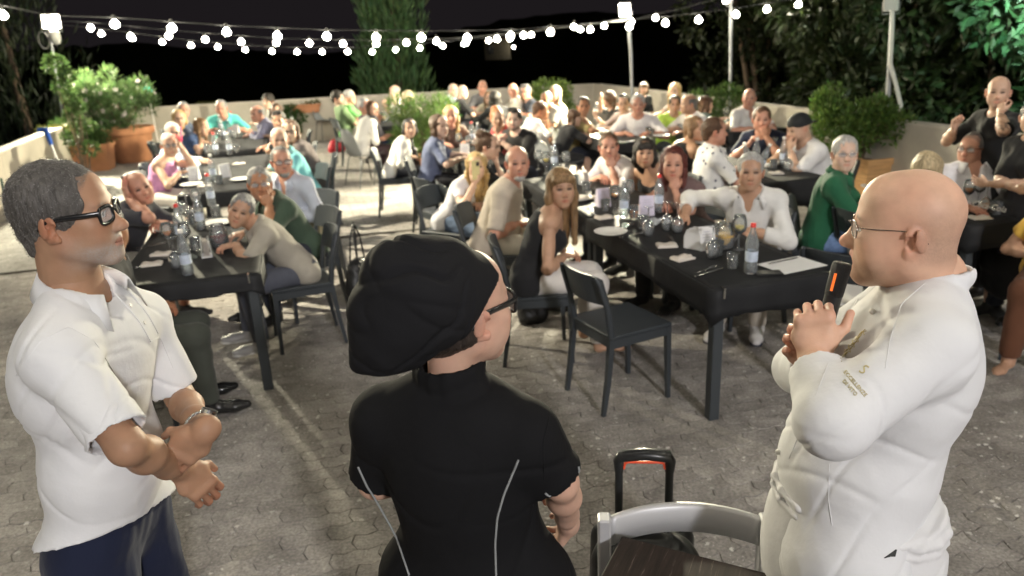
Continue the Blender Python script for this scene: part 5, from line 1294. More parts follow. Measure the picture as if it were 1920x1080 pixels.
def put(kind, u, v, label, rz=0.0, z=TZ, ctr=0.0):
    """ctr: height of the thing's middle above the table, when (u, v) is its middle"""
    p = at(u, v, z + ctr); p[2] = z
    T = {'water_red': ('b_red', f_bottle(M_RED), 'water_bottle', 'bottle'), 'water': ('b_w', f_bottle(M_WPLAS), 'water_bottle', 'bottle'),
         'wine_up': ('w_up', f_wine(True), 'wine_glass', 'glass'), 'wine_dn': ('w_dn', f_wine(False), 'wine_glass', 'glass'), 'wine_or': ('w_or', f_wine(True, M_ORNG), 'wine_glass', 'glass'),
         'wine_ye': ('w_ye', f_wine(True, M_YEL, 1.1), 'wine_glass', 'glass'), 'tumbler': ('tm', f_tumbler(), 'tumbler', 'glass'), 'tumbler_w': ('tmw', f_tumbler(M_WATER), 'tumbler', 'glass'), 'tumbler_o': ('tmo', f_tumbler(M_ORNG), 'tumbler', 'glass'),
         'tumbler_y': ('tmy', f_tumbler(M_BEER), 'tumbler', 'glass'), 'menu': ('mn', f_menu(M_PAPER), 'menu_card', 'menu'), 'menu_l': ('mnl', f_menu(M_LILAC_LIT), 'menu_card', 'menu'), 'holder': ('hd', f_holder, 'napkin_holder', 'napkin holder'),
         'napkin': ('np', f_napkin, 'napkin', 'napkin'), 'fork': ('fk', f_fork, 'fork', 'fork'), 'knife': ('kn', f_knife, 'knife', 'knife'), 'plate': ('pl', f_plate, 'plate', 'plate'),
         'jug_beer': ('jb', f_jug(M_BEER), 'carafe', 'carafe'), 'jug_wine': ('jw', f_jug(M_WINE, False), 'carafe', 'jug'), 'sheet': ('sh', f_sheet, 'placemat', 'placemat'), 'phone': ('ph', f_phone, 'phone', 'phone'), 'basket': ('bk', f_basket, 'bread_basket', 'basket')}
    key, fn, nm, cat = T[kind]; return item(key, fn, nm, label, cat, p, rz, None)
# front table, right
A_ = AROT
put('water_red', 1407, 512, 'water bottle with bright red cap at the near end of the long table')
put('jug_beer', 1357, 465, 'lidded glass carafe of golden beer beside the white napkin holder')
put('wine_ye', 1384, 468, 'wide stemmed glass of yellow wine beside the beer carafe')
put('tumbler_w', 1374, 502, 'square tumbler of water left of the red capped bottle')
put('wine_dn', 1335, 484, 'upturned glass just in front of the beer carafe')
put('wine_dn', 1270, 436, 'upturned wine glass standing alone left of the napkin holder')
put('wine_dn', 1250, 432, 'upturned glass beside the lone upturned wine glass')
put('holder', 1302, 465, 'white arched napkin holder with paper napkins on the front table', A_ + .5)
put('menu', 1322, 466, 'white menu card standing against the arched napkin holder', A_ - .1)
put('napkin', 1280, 486, 'folded paper napkin lying alone near the table edge', A_ + .2)
put('napkin', 1133, 409, 'folded napkin on the table beside the long haired woman', A_ + .1)
put('fork', 1322, 508, 'fork on the near edge of the long table', A_ - 1.1); put('knife', 1330, 512, 'knife crossing the fork at the near table edge', A_ - 1.25)
put('knife', 1188, 441, 'knife lying alone on the black cloth', A_ - 1.35); put('fork', 1165, 424, 'fork near the tumbler, half way up the long table', A_ - 1.2); put('knife', 1172, 427, 'knife beside the fork half way up the long table', A_ - 1.05)
put('fork', 1122, 387, 'fork in front of the upturned menu beside the long haired woman', A_ - 1.3)
put('tumbler', 1205, 428, 'empty tumbler at the crumpled clear wrapper')
put('sheet', 1485, 497, 'white paper placemat on the near right corner', A_ + .15); put('knife', 1470, 490, 'knife lying on the white placemat', A_ - 1.4, z=TZ + .004)
put('phone', 1440, 513, 'black phone at the near edge of the long table', A_ + 1.3)
put('menu_l', 1130, 386, 'lilac lit menu card standing left of the orange drinks', A_ + .05); put('menu_l', 1212, 402, 'lilac lit menu card standing right of the orange drinks', A_ - .25)
put('wine_or', 1153, 396, 'glass of orange drink beside the left lilac menu'); put('tumbler_o', 1188, 408, 'short orange drink between bottle and right lilac menu')
put('water', 1170, 408, 'clear water bottle between the two orange drinks'); put('water_red', 1235, 398, 'red capped bottle in front of the woman with dark red hair')
put('tumbler', 1135, 395, 'small tumbler at the foot of the left lilac menu'); put('wine_up', 1180, 384, 'wine glass behind the water bottle at the orange drinks')
put('holder', 1092, 345, 'white napkin holder before the chin resting man', A_ + .3); put('plate', 1085, 375, 'white plate with napkin near the long haired woman', 0); put('napkin', 1088, 372, 'crumpled napkin on the white plate', .5, z=TZ + .012)
for u, v, k, l in [(1010, 318, 'wine_up', 'wine glass at the bearded man, leftmost of the far cluster'), (1040, 318, 'water', 'clear bottle in the far cluster behind the long haired woman'), (1062, 322, 'wine_up', 'wine glass right of the clear bottle in the far cluster'),
                   (1025, 326, 'wine_ye', 'glass of yellow wine near the bearded man'), (1078, 346, 'tumbler', 'small tumbler between long haired woman and napkin holder'), (1100, 360, 'tumbler_w', 'tumbler of water before the chin resting man'), (1065, 352, 'wine_dn', 'upturned glass behind the long haired woman'),
                   (1050, 330, 'wine_dn', 'upturned glass at the far end beyond the long haired woman'), (1105, 372, 'napkin', 'small crumpled napkin under the chin resting man')]: put(k, u, v, l)
# crumpled clear wrapper
p = at(1240, 418, TZ); rr = random.Random(9); mb = MB(); V = []; nn = 9
for j in range(nn):
    for i in range(nn): V.append(((i - 4) * .022, (j - 4) * .016, max(.002, rr.uniform(.0, .05) * (1 - ((i - 4) ** 2 + (j - 4) ** 2) / 34))))
mb.add(V, [(j * nn + i, j * nn + i + 1, (j + 1) * nn + i + 1, (j + 1) * nn + i) for j in range(nn - 1) for i in range(nn - 1)])
o = mb.build('wrapper', mat('clear_film', (.75, .78, .85), rough=.15, alpha=.55)); o.location = tuple(p); tag(o, 'crumpled clear wrapper lying on the black cloth mid table', 'wrapper')
# left tables
put('water', 353, 515, 'clear water bottle nearest on the left table'); put('water_red', 342, 456, 'red capped bottle left of the arched lilac holder'); put('water_red', 398, 386, 'slim red capped bottle at the far end of the near left table')
put('holder', 388, 480, 'arched napkin holder beside the dark red jug', A_ + .15); put('jug_wine', 413, 462, 'glass jug of dark red wine in front of the leaning man')
put('wine_dn', 332, 503, 'upturned glass beside the nearest left water bottle'); put('wine_or', 320, 470, 'glass with amber drink on the near left table'); put('tumbler', 368, 468, 'tumbler behind the arched holder on near left table')
put('napkin', 303, 478, 'crumpled napkin on the near left table, upper one'); put('napkin', 285, 497, 'folded napkin at the lower left of the near left table', .3); put('knife', 272, 500, 'knife beside the lower napkin on the near left table', A_ - 1.2); put('fork', 284, 462, 'fork on the near left table by the amber drink', A_ - 1.2); put('phone', 300, 486, 'dark phone between the two napkins on left table', A_ + 1.2)
put('fork', 452, 443, 'fork right of the dark red jug', A_ - 1.3); put('plate', 320, 432, 'white plate with crumpled papers behind the amber drink'); put('napkin', 318, 429, 'crumpled paper on the plate of near left table', .8, z=TZ + .012)
for u, v, k, l in [(345, 425, 'wine_up', 'wine glass in the cluster behind the red capped bottle'), (362, 420, 'tumbler_w', 'tumbler in the cluster on the near left table'), (355, 410, 'wine_dn', 'upturned glass at the far cluster of the near left table'), (378, 430, 'water', 'clear bottle behind the arched holder on the near left table'), (372, 398, 'wine_up', 'tall glass near the slim red capped bottle')]: put(k, u, v, l)
put('menu', 366, 337, 'big white menu card in front of the pink top woman', A_ - .2); put('menu', 423, 332, 'white menu card tilted beside the bottles on the second left table', A_ + .3)
for u, v, k, l in [(402, 340, 'water', 'clear bottle between the two white menus'), (412, 345, 'tumbler_w', 'tumbler in front of the menus on second left table'), (392, 300, 'wine_up', 'wine glass behind the big white menu'), (406, 290, 'water_red', 'red capped bottle behind the menus'), (432, 290, 'water', 'clear bottle toward the turquoise polo man'),
                   (360, 348, 'plate', 'white plate at the pink top woman'), (452, 338, 'plate', 'white plate before the bearded man in pale linen'), (448, 308, 'napkin', 'white napkin right of the tilted menu'), (420, 262, 'water', 'bottle in front of the turquoise polo man'), (432, 258, 'water', 'second bottle in front of the turquoise polo man'),
                   (412, 268, 'wine_up', 'wine glass on the far left table'), (440, 272, 'wine_up', 'wine glass near the lilac shirt man'), (444, 285, 'tumbler', 'tumbler on the far left table edge')]: put(k, u, v, l)
# centre and right tables
for u, v, k, l in [(872, 292, 'menu', 'glowing white menu card before the blue tee woman'), (886, 270, 'water_red', 'red capped bottle by the glowing menu'), (897, 272, 'water', 'clear bottle beside the red capped one near the glowing menu'), (855, 268, 'wine_up', 'wine glass in front of the blonde woman'), (862, 280, 'wine_up', 'second wine glass before the blonde woman'),
                   (720, 228, 'jug_beer', 'carafe on the small far table'), (735, 226, 'tumbler', 'tumbler on the small far table'), (1145, 222, 'tumbler_y', 'blue and black cup on the boy side of the far table'), (1170, 243, 'tumbler_y', 'beer glass before the tiara woman'), (1215, 250, 'tumbler_y', 'large beer glass before the white haired man in white'),
                   (1187, 246, 'menu', 'white menu before the white haired man in white'), (1130, 240, 'basket', 'basket of bread in front of the olive tee man'), (1222, 255, 'tumbler_o', 'orange drink beside the large beer glass'), (1240, 256, 'plate', 'plate in front of the neon tee boy'), (1118, 228, 'water', 'clear bottle between olive tee man and dark haired woman'), (1152, 250, 'plate', 'plate on the far table before the tiara woman'),
                   (1467, 312, 'water', 'labelled water bottle in front of the cap man'), (1487, 306, 'jug_beer', 'carafe of beer under the hands of the cap man'), (1443, 312, 'basket', 'basket of bread between the two men at the right'), (1452, 292, 'wine_up', 'wine glass between dark tee man and cap man'),
                   (1375, 232, 'plate', 'plate on the far right table'), (1385, 228, 'basket', 'white basket before the bald man in white shirt'), (1362, 228, 'wine_up', 'wine glass on the far right table'),
                   (1812, 388, 'wine_or', 'glass with amber drink before the man in glasses at the right'), (1832, 384, 'wine_up', 'wine glass at the man in glasses'), (1845, 398, 'wine_dn', 'upturned glass at the right table'), (1866, 402, 'tumbler', 'empty tumbler near the right edge'), (1824, 372, 'jug_wine', 'small jug of red drink before the man in glasses'),
                   (1838, 410, 'napkin', 'white napkin on the right table'), (1632, 350, 'napkin', 'white paper beside the green polo man on the right table')]: put(k, u, v, l)

for u, v, k, l in [(424, 236, 'water', 'clear bottle, back left of the bottle cluster before the turquoise polo man'), (437, 240, 'water_red', 'red capped bottle in the cluster before the turquoise polo man'), (415, 247, 'water', 'clear bottle, front left of the bottle cluster on the far left table'), (443, 250, 'menu', 'white menu card at the bottle cluster on the far left table'),
                   (905, 285, 'tumbler', 'tumbler before the hair up woman in black'), (880, 285, 'wine_up', 'wine glass right of the glowing menu card'), (900, 292, 'napkin', 'crumpled napkin near the hair up woman in black'), (1160, 236, 'wine_up', 'wine glass between the two far diners with tiara and khaki tee'), (1200, 240, 'tumbler', 'tumbler left of the large beer glass'), (1138, 250, 'plate', 'plate in front of the reading boy'),
                   (1228, 246, 'wine_dn', 'upturned glass right of the large beer glass'), (1450, 316, 'tumbler_w', 'water tumbler before the navy tee man'), (1478, 320, 'wine_dn', 'upturned glass in front of the cap man'), (1500, 318, 'plate', 'plate under the cap man'), (1455, 326, 'napkin', 'napkin on the right middle table'), (1345, 478, 'tumbler', 'small tumbler between carafe and upturned glass'),
                   (1262, 452, 'fork', 'fork behind the arched napkin holder'), (1250, 462, 'napkin', 'napkin left of the arched napkin holder'), (1215, 442, 'wine_dn', 'upturned glass near the lone knife'), (1112, 398, 'knife', 'knife near the long haired woman'), (1145, 438, 'plate', 'empty plate near the long table edge'), (330, 442, 'tumbler', 'tumbler left of the red capped bottle on near left table'),
                   (352, 470, 'wine_up', 'wine glass between bottle and arched holder on near left table'), (410, 420, 'plate', 'plate behind the dark red jug'), (405, 405, 'tumbler', 'tumbler at the far end of near left table'), (385, 350, 'napkin', 'napkin between white menus and table end'), (345, 325, 'tumbler', 'tumbler by the pink top woman')]: put(k, u, v, l)
p = at(352, 622, .002); o = link('paper_scrap', mesh('paper_scrap', [(-.09, -.05, .002), (.10, -.03, .003), (.06, .07, .012), (-.07, .05, .002), (-.09, -.05, .0), (.10, -.03, .0), (.06, .07, .009), (-.07, .05, .0)], [(0, 1, 2, 3), (7, 6, 5, 4), (0, 4, 5, 1), (1, 5, 6, 2), (2, 6, 7, 3), (3, 7, 4, 0)]), None, M_PAPER, loc=tuple(p)); tag(o, 'scrap of white paper lying on the paving under the near left table', 'paper')
# ---- foreground: silver chair, dark wood table, trolley loudspeaker
M_SILV = mat('silver_paint', (.50, .50, .515), rough=.42, metal=.25, spec=.5, bump=.05, bscale=200)
pl, pr_ = at(1133, 968, .80), at(1438, 968, .80); mid = (pl + pr_) / 2; ang = math.atan2(pr_[1] - pl[1], pr_[0] - pl[0]); hw = np.linalg.norm(pr_ - pl) / 2
t = thing('silver_chair', 'silver metal chair with curved back rail tucked behind the dark wood table', 'chair', (mid[0], mid[1], 0), ang)
for sx in (-1, 1):
    mb = MB(); mb.box((sx * hw, 0, .40), (.034, .044, .80), bev=.005); mb.build('upright', M_SILV, t)
    mb = MB(); mb.box((sx * (hw - .01), -.40, .225), (.030, .030, .45), bev=.004); mb.build('leg', M_SILV, t)
mb = MB(); V = []; F = []; n = 20
for k in range(n + 1):
    a = k / n * 2 - 1; x = a * (hw - .014); y = .062 * (1 - abs(a) ** 2.1); zt = .790; 
    for z, th in ((.715, -.011), (.790, -.011), (.796, -.005), (.796, .008), (.790, .012), (.715, .012)): V.append((x, y + th, z))
m6 = 6
for k in range(n):
    for j in range(m6): a0 = k * m6 + j; a1 = k * m6 + (j + 1) % m6; F.append((a0, a0 + m6, a1 + m6, a1))
F += [tuple(range(m6)), tuple(range(n * m6 + m6 - 1, n * m6 - 1, -1))]
mb.add(V, F, True); mb.build('back_rail', M_SILV, t)
mb = MB(); mb.box((0, -.20, .45), (2 * hw, .40, .03), bev=.008); mb.build('seat', M_SILV, t)
mb = MB(); mb.tube([(-hw - .0, .023, .775), (-hw, .026, .775)], .004, n=8); mb.build('screw', M_BCABLE, t)
# dark wood table corner
M_WOOD = bpy.data.materials.new('wenge_grain'); M_WOOD.use_nodes = True; n_ = M_WOOD.node_tree.nodes; L_ = M_WOOD.node_tree.links; b_ = n_['Principled BSDF']
tc = n_.new('ShaderNodeTexCoord'); mp = n_.new('ShaderNodeMapping'); mp.inputs['Scale'].default_value = (95, 6, 6); L_.new(tc.outputs['Object'], mp.inputs[0]); nz = n_.new('ShaderNodeTexNoise'); nz.inputs['Scale'].default_value = 1; nz.inputs['Detail'].default_value = 6; nz.inputs['Roughness'].default_value = .7; nz.inputs['Distortion'].default_value = .4; L_.new(mp.outputs[0], nz.inputs['Vector'])
cr = n_.new('ShaderNodeValToRGB'); e = cr.color_ramp.elements; e[0].position = .35; e[0].color = (.014, .009, .007, 1); e[1].position = .60; e[1].color = (.030, .019, .015, 1); e2 = cr.color_ramp.elements.new(.72); e2.color = (.17, .13, .115, 1); L_.new(nz.outputs['Fac'], cr.inputs[0]); L_.new(cr.outputs[0], b_.inputs['Base Color']); b_.inputs['Roughness'].default_value = .6; b_.inputs['Specular IOR Level'].default_value = .25
bp = n_.new('ShaderNodeBump'); bp.inputs['Strength'].default_value = .35; bp.inputs['Distance'].default_value = .002; L_.new(nz.outputs['Fac'], bp.inputs['Height']); L_.new(bp.outputs[0], b_.inputs['Normal'])
c0 = at(1166, 1004, .77); c1 = at(1450, 1076, .77); c2 = at(1112, 1082, .77); ux = nrm((c1 - c0)); uy = nrm(np.cross((0, 0, 1), ux)) * -1; ang = math.atan2(ux[1], ux[0])
t = thing('wooden_table', 'dark grained wooden table corner in front of the silver chair', 'table', (c0[0], c0[1], 0), ang)
mb = MB(); mb.box((.35, -.325, .755), (.70, .65, .030), bev=.004); mb.build('tabletop', M_WOOD, t)
for sx in (.05, .65):
    for sy in (-.06, -.60): mb = MB(); mb.box((sx, sy, .37), (.06, .06, .74)); mb.build('leg', M_TLEG, t)
# loudspeaker trolley
M_BLK = mat('black_plastic', (.016, .017, .018), rough=.32, spec=.5, bump=.04, bscale=150); M_ORI = mat('orange_red', (.85, .10, .04), rough=.4)
ce = at(1208, 1008, .56); t = thing('trolley_speaker', 'black trolley loudspeaker with raised handle and orange inner grip', 'loudspeaker', (ce[0], ce[1], 0), -.10)
R = rotz(0)
sd = sdf_arrays([cap((-.115, -.06, .10), (-.115, -.06, .515), .06, .045, k=.06), cap((.115, -.06, .10), (.115, -.06, .515), .06, .045, k=.06), cap((-.11, .08, .10), (-.11, .08, .50), .06, .05, k=.06), cap((.11, .08, .10), (.11, .08, .50), .06, .05, k=.06),
                 ell((0, .0, .30), (.15, .13, .30), k=.05), cap((-.10, -.02, .53), (.10, -.02, .53), .035, k=.05), cap((-.065, -.045, .585), (.065, -.045, .585), .032, k=.015, op='s')], .006)
link('case', npmesh('case', *sd), t, M_BLK)
for sx in (-.074, .074): mb = MB(); mb.tube([(sx, .04, .50), (sx, .04, .80)], .0125, n=8); mb.build('handle_bar', M_BLK, t)
mb = MB(); mb.tube([(-.074, .04, .765), (-.076, .04, .80), (-.070, .04, .815), (0, .04, .822), (.070, .04, .815), (.076, .04, .80), (.074, .04, .765)], [.014, .016, .018, .018, .018, .016, .014], n=10, flat=(1, 1.2)); mb.build('grip', M_BLK, t)
mb = MB(); mb.tube([(-.060, .036, .775), (-.056, .036, .793), (-.046, .036, .797), (.046, .036, .797), (.056, .036, .793), (.060, .036, .775)], .0042, n=6); mb.build('grip_lining', M_ORI, t)
for a, b in ((-.13, -.105), (-.118, -.10)): mb = MB(); mb.lathe([(.006, 0), (.006, .004), (.001, .005)], 10, c=(a, b + .02, .545)); mb.build('screw', M_STEEL, t)
for sx in (-.12, .12): mb = MB(); mb.tube([(sx - .02, .12, .05), (sx + .02, .12, .05)], .05, n=14); mb.build('wheel', M_BCABLE, t)
# ---------------------------------------------------------------- the diners
GREY = (.24, .235, .23); LGREY = (.40, .39, .375); DGREY = (.13, .125, .12); BLK = (.022, .018, .015); BRN = (.085, .045, .025); LBRN = (.19, .11, .055); BLOND = (.50, .34, .15); GING = (.36, .14, .045)
WHT = (.78, .77, .75)
def D(label, u, v, z, yaw, lod=0, look=None, aL='table', aR='table', chairk=None, chlab=None, cy=None, lean=1, side=0, size=1.0, twist=0, nod=0, tilt=0, group=None, cback=.0, legout=0, **st):
    h = at(u, v, z)
    root, J, Rz, loc = seated(label, h, yaw, st, look=look, armL=aL, armR=aR, lod=lod, size=size, lean=lean, side=side, twist=twist, nod=nod, tilt=tilt, legout=legout)
    if chairk:
        cyaw = yaw if cy is None else cy; fw = rotz(cyaw) @ A3((0, .06 - cback, 0))
        chair(chairk, loc[0] + fw[0], loc[1] + fw[1], cyaw, chlab or (short_label(('chair of the ' if chairk == 'c' else 'shell chair of the ') + label)))
    return root, J, Rz, loc
def hold(root, J, i, off=(0, .05, .05)):
    return J['Wr'][i] + A3(off)
SPK = (.75, 1.35, 1.65)
def short_label(s_):
    return ' '.join(s_.split()[:16])
# near left table
r_, J_, R_, L_ = D('grey haired man in beige polo leaning over the table beside the dark jug', 452, 395, .985, YL + .12, 1, look=(-.2, 1.6, 1.5), aL=dict(t=(-.12, .42, .79), f=(-.2, 1, 0), n=(0, 0, -1), curl=.7, hint=(-1, 0, -.4)), aR=dict(t=(.20, .34, .79), f=(-.4, 1, .0), n=(0, 0, -1), curl=.5, hint=(1, -.1, -.4)),
  chairk='c', cback=.02, tilt=-.45, skin='mid', hair='short', haircol=GREY, brow=.8, top=((.36, .33, .28), .45, 'cotton', 'polo'), bottom='trousers', botcol=(.09, .095, .12), shoecol=(.35, .34, .33), sole=(.55, .54, .52), size=.93)
LM_ = L_.copy(); RM_ = np.array(R_)
D('man in dark green shirt resting his chin on his hand behind the leaning man', 487, 345, 1.06, YL + .4, 1, look=(-.6, 1.6, 1.7), aL='mouth', aR='table_in', chairk='c', skin='tan', hair='short', haircol=GREY, glasses='metal', top=((.055, .085, .060), .45, 'cotton', 'polo'), stubble=.3)
D('bearded man with glasses in pale blue linen shirt on the left tables', 528, 303, 1.11, YL + .75, 1, look=(.2, 1.6, 1.6), aL='lap', aR='lap', chairk='c', skin='red', hair='receding', haircol=DGREY, beard=1, beardcol=GREY, glasses='dark', belly=.03, top=((.50, .53, .62), 1, 'linen', 'collar'))
D('bald man in dark grey tee holding his head in his hand', 262, 352, 1.07, YR - .45, 1, look=(.3, 1.6, 1.4), aL='table_in', aR='temple', chairk='c', skin='red', hair='rim', haircol=DGREY, tilt=.3, top=((.045, .045, .055), .45), bottom='shorts', botcol=(.55, .52, .50))
D('person in dark green trousers and black shoes seated behind the left speaker', 205, 428, 1.135, YR + .1, 1, look=SPK, aL='lap', aR='lap', chairk='c', skin='tan', hair='short', haircol=BLK, top=((.05, .05, .05), .45), bottom='trousers', botcol=(.055, .060, .050), shoecol=(.015, .015, .015), shoerough=.15)
# second left table
r6 = D('woman with short white hair and glasses in a pink sleeveless top', 318, 272, 1.08, YR - .4, 1, look=(.2, 1.5, 1.6), aL=dict(t=(.02, .40, 1.08), f=(.1, 0, 1), n=(.2, -1, 0), curl=.8, hint=(-.4, .2, -1)), aR='table_in', chairk='c', sex='f', skin='light', hair='crop', haircol=LGREY, glasses='dark', top=((.62, .30, .52), 0, 'cotton'), bottom='trousers', botcol=(.70, .66, .58))
hp_ = L_ * 0 + r6[3] + r6[2] @ (r6[1]['Wr'][0] + A3((-.01, .03, .09)))
t = thing('mobile_phone', 'pink phone case held up by the woman in the pink top', 'phone', tuple(hp_), YR); mb = MB(); mb.box((0, 0, .02), (.075, .010, .155), rotx(-.1), bev=.004); mb.build('phone_case', mat('pink_case', (.75, .06, .18), rough=.4), t)
D('grey haired man in pale blue shirt and glasses behind the pink top woman', 325, 250, 1.12, YR, 0, look=(.2, 1.5, 1.6), chairk='c', skin='light', hair='short', haircol=LGREY, glasses='dark', top=((.50, .56, .68), 1, 'cotton', 'collar'))
D('man in turquoise polo with grey bald head on the second left table', 524, 262, 1.10, YL + .3, 0, look=(-.4, 2, 1.5), chairk='c', skin='light', hair='receding', haircol=LGREY, belly=.04, top=((.22, .58, .62), .45, 'cotton', 'polo'))
D('woman with long dark hair and glasses behind the turquoise polo man', 545, 246, 1.09, YL, 0, look=(0, 2, 1.5), chairk='c', sex='f', skin='light', hair='long', haircol=BRN, glasses='dark', top=((.10, .08, .08), .45))
D('young man with dark hair and black tee leaning on the left table', 523, 226, 1.11, YL, 0, look=(-.6, 2, 1.5), aL='chin', chairk='c', skin='mid', hair='quiff', haircol=BLK, stubble=.4, top=((.02, .02, .022), .45))
D('blond woman with glasses and short hair at the far left table', 336, 222, 1.10, YR, 0, look=(0, 2, 1.5), chairk='c', sex='f', skin='light', hair='bob', haircol=BLOND, glasses='metal', top=((.45, .42, .36), .45))
D('grey man at the far left corner behind the blond woman', 345, 206, 1.12, YR, 0, look=(0, 2, 1.5), chairk='s', skin='red', hair='short', haircol=GREY, top=((.10, .12, .18), .45))
D('woman with long brown hair bending low over the table in navy top', 378, 238, .98, YR, 0, look=(-3.2, 10.5, .7), aL='table_in', aR='table', chairk='c', sex='f', skin='light', hair='long', haircol=LBRN, top=((.05, .08, .17), .3))
D('grey haired man in turquoise polo at the head of the far left table', 415, 203, 1.10, YC, 0, look=(-4, 9, .9), chairk='s', skin='red', hair='short', haircol=GREY, top=((.12, .58, .52), .45, 'cotton', 'polo'), size=1.08)
D('bald man in lilac grey shirt leaning forward at the far left table', 482, 213, 1.08, YL, 0, look=(-5, 9.5, .9), chairk='c', skin='red', hair='rim', haircol=GREY, top=((.33, .33, .46), 1, 'cotton', 'collar'))
D('young man with thick dark hair behind the lilac shirted man', 503, 190, 1.13, YL, 0, look=(-5, 10, 1.0), chairk='s', skin='light', hair='curly', haircol=BLK, top=((.25, .24, .22), .45))
D('woman with brown hair half hidden behind the black tee man', 518, 210, 1.10, YL, 0, look=(-3, 3, 1.4), chairk='c', sex='f', skin='light', hair='bob', haircol=BRN, top=((.16, .13, .20), .45))
# small far table by the back wall
D('curly haired man in olive green tee at the small far table', 634, 184, 1.13, YR + .2, 0, look=(1, 12, 1.3), aL='crossed', aR='crossed', chairk='c', skin='light', hair='curly', haircol=BLK, stubble=.6, top=((.16, .24, .12), .45), bottom='shorts', botcol=(.40, .38, .32), lean=-.6)
D('white haired man in bright green tee beside the curly haired man', 656, 182, 1.13, YR + .2, 0, look=(1, 12, 1.2), aL='fist', aR='fist', chairk='c', skin='light', hair='short', haircol=LGREY, top=((.20, .55, .17), .45), bottom='shorts', botcol=(.35, .33, .3))
D('white haired man in dark tee sitting back in a grey shell chair', 684, 200, 1.12, YR + .35, 0, look=(2, 6, 1.4), aL='fist', aR='lap', chairk='s', skin='red', hair='short', haircol=LGREY, top=((.06, .055, .065), .45), bottom='shorts', botcol=(.03, .05, .11), lean=-.5)
D('woman in white blouse and dark trousers behind the white haired man', 698, 205, 1.08, YR + .4, 0, look=(2, 8, 1.4), aL='lap', aR='lap', chairk='s', sex='f', skin='light', hair='bob', haircol=BRN, top=((.72, .70, .66), 1, 'cotton', 'collar'), botcol=(.06, .04, .05))
D('bald man in white shirt stretching his arm out by the cypress', 740, 172, 1.12, YL - .2, 0, look=(-5, 11, 1.1), aL='up', aR='fist', chairk='s', skin='fair', hair='rim', haircol=LGREY, top=(WHT, .45))
D('grey blonde woman seen from behind beside the bald arm stretching man', 763, 183, 1.07, YL - .4, 0, look=(-5, 14, 1.0), chairk='s', sex='f', skin='light', hair='bob', haircol=(.42, .34, .22), top=((.25, .22, .2), .45))
# centre table behind the front one
D('dark haired girl in white long sleeved top with a backpack on her chair', 768, 240, 1.02, YR - .2, 0, look=(1, 2, 1.5), aL='lap', aR='lap', chairk='c', chlab='charcoal chair carrying the black backpack', sex='f', skin='light', hair='bob', haircol=BLK, top=((.72, .70, .66), 1), size=.9)
D('dark haired woman in blue grey tee beside the girl in white', 824, 236, 1.12, YR - .25, 0, look=(2.6, 5, 1.2), chairk='c', sex='f', skin='fair', hair='shoulder', haircol=BRN, top=((.115, .135, .22), .45), botcol=(.02, .02, .025))
D('blonde long haired woman in brown top facing us behind the menu', 845, 217, 1.10, YC, 0, look=(0, 2, 1.6), chairk='s', sex='f', skin='red', hair='long', haircol=BLOND, top=((.16, .105, .085), .3))
D('ginger haired woman in red top leaning close to the black shirted man', 932, 222, 1.06, YL + .5, 0, look=(.5, 6, 1.2), aR='chin', chairk='s', sex='f', skin='light', hair='updo', haircol=GING, top=((.42, .05, .05), .2))
D('bearded dark haired young man in black tee with his elbow up', 963, 224, 1.13, YL + .6, 0, look=(-.6, 3, 1.6), aL='fist', aR='fist', chairk='s', skin='fair', hair='quiff', haircol=BLK, stubble=.8, top=((.025, .024, .024), .45), size=1.04)
D('dark haired woman with hair up, in black, seen in profile beside the phone girl', 915, 275, 1.08, YR, 0, look=(3, 6.2, 1.0), aL='table', aR='chin', chairk='c', sex='f', skin='light', hair='updo', haircol=BRN, glasses='metal', top=((.02, .02, .022), .45), size=.98)
rp_ = D('blonde girl in white top filming with her phone', 893, 312, 1.00, YR - .8, 1, look=(.2, 1.2, 1.7), aL='lap', aR='phone', chairk='c', sex='f', skin='light', hair='waves', haircol=BLOND, top=((.70, .69, .72), .25), bottom='trousers', botcol=(.10, .14, .22), size=.92)
hp_ = rp_[3] + rp_[2] @ (rp_[1]['Wr'][1] + A3((.0, .02, .10)))
t = thing('mobile_phone', 'pale yellow phone held up by the blonde filming girl', 'phone', tuple(hp_), YR - .8); Rr = rotz(-.3) ; mb = MB(); mb.box((0, 0, .01), (.078, .011, .155), Rr, bev=.004); mb.build('phone_case', mat('yellow_case', (.62, .56, .30), rough=.3), t)
mb = MB(); mb.box(Rr @ A3((-.016, .0075, .055)), (.034, .006, .034), Rr, bev=.004); mb.build('camera_bump', M_BCABLE, t)
# far centre table
D('bald man in light blue shirt at the far centre, half behind his neighbour', 850, 169, 1.12, YR, 0, look=(0, 5, 1.5), chairk='s', skin='fair', hair='rim', haircol=LGREY, top=((.50, .58, .72), 1, 'cotton', 'collar'))
D('balding man in black tee beside the light blue shirted man', 868, 172, 1.12, YR, 0, look=(-.2, 5, 1.4), chairk='s', skin='fair', hair='rim', haircol=LGREY, top=((.03, .03, .032), .45), botcol=(.25, .25, .26))
D('bald man in grey tee sitting highest at the back wall', 905, 163, 1.14, YC, 0, look=(0, 5, 1.5), chairk='s', skin='red', hair='rim', haircol=DGREY, top=((.13, .13, .14), .45))
D('child with fair hair and pale top hugging the dark haired woman at the back', 916, 184, 1.00, YC, 0, look=(0, 5, 1.2), chairk='s', sex='f', skin='light', hair='long', haircol=LBRN, top=((.55, .50, .38), .45), size=.85)
D('dark long haired woman in black with her back turned at the far table', 928, 185, 1.08, YA, 0, look=(0, 16, 1.2), chairk='s', sex='f', skin='light', hair='long', haircol=BLK, top=((.02, .02, .02), 1))
D('bald man in white shirt at the right of the far centre table', 962, 169, 1.13, YL, 0, look=(-1, 6, 1.4), aL='lap', chairk='s', skin='red', hair='rim', haircol=LGREY, top=((.70, .66, .58), 1, 'cotton', 'collar'))
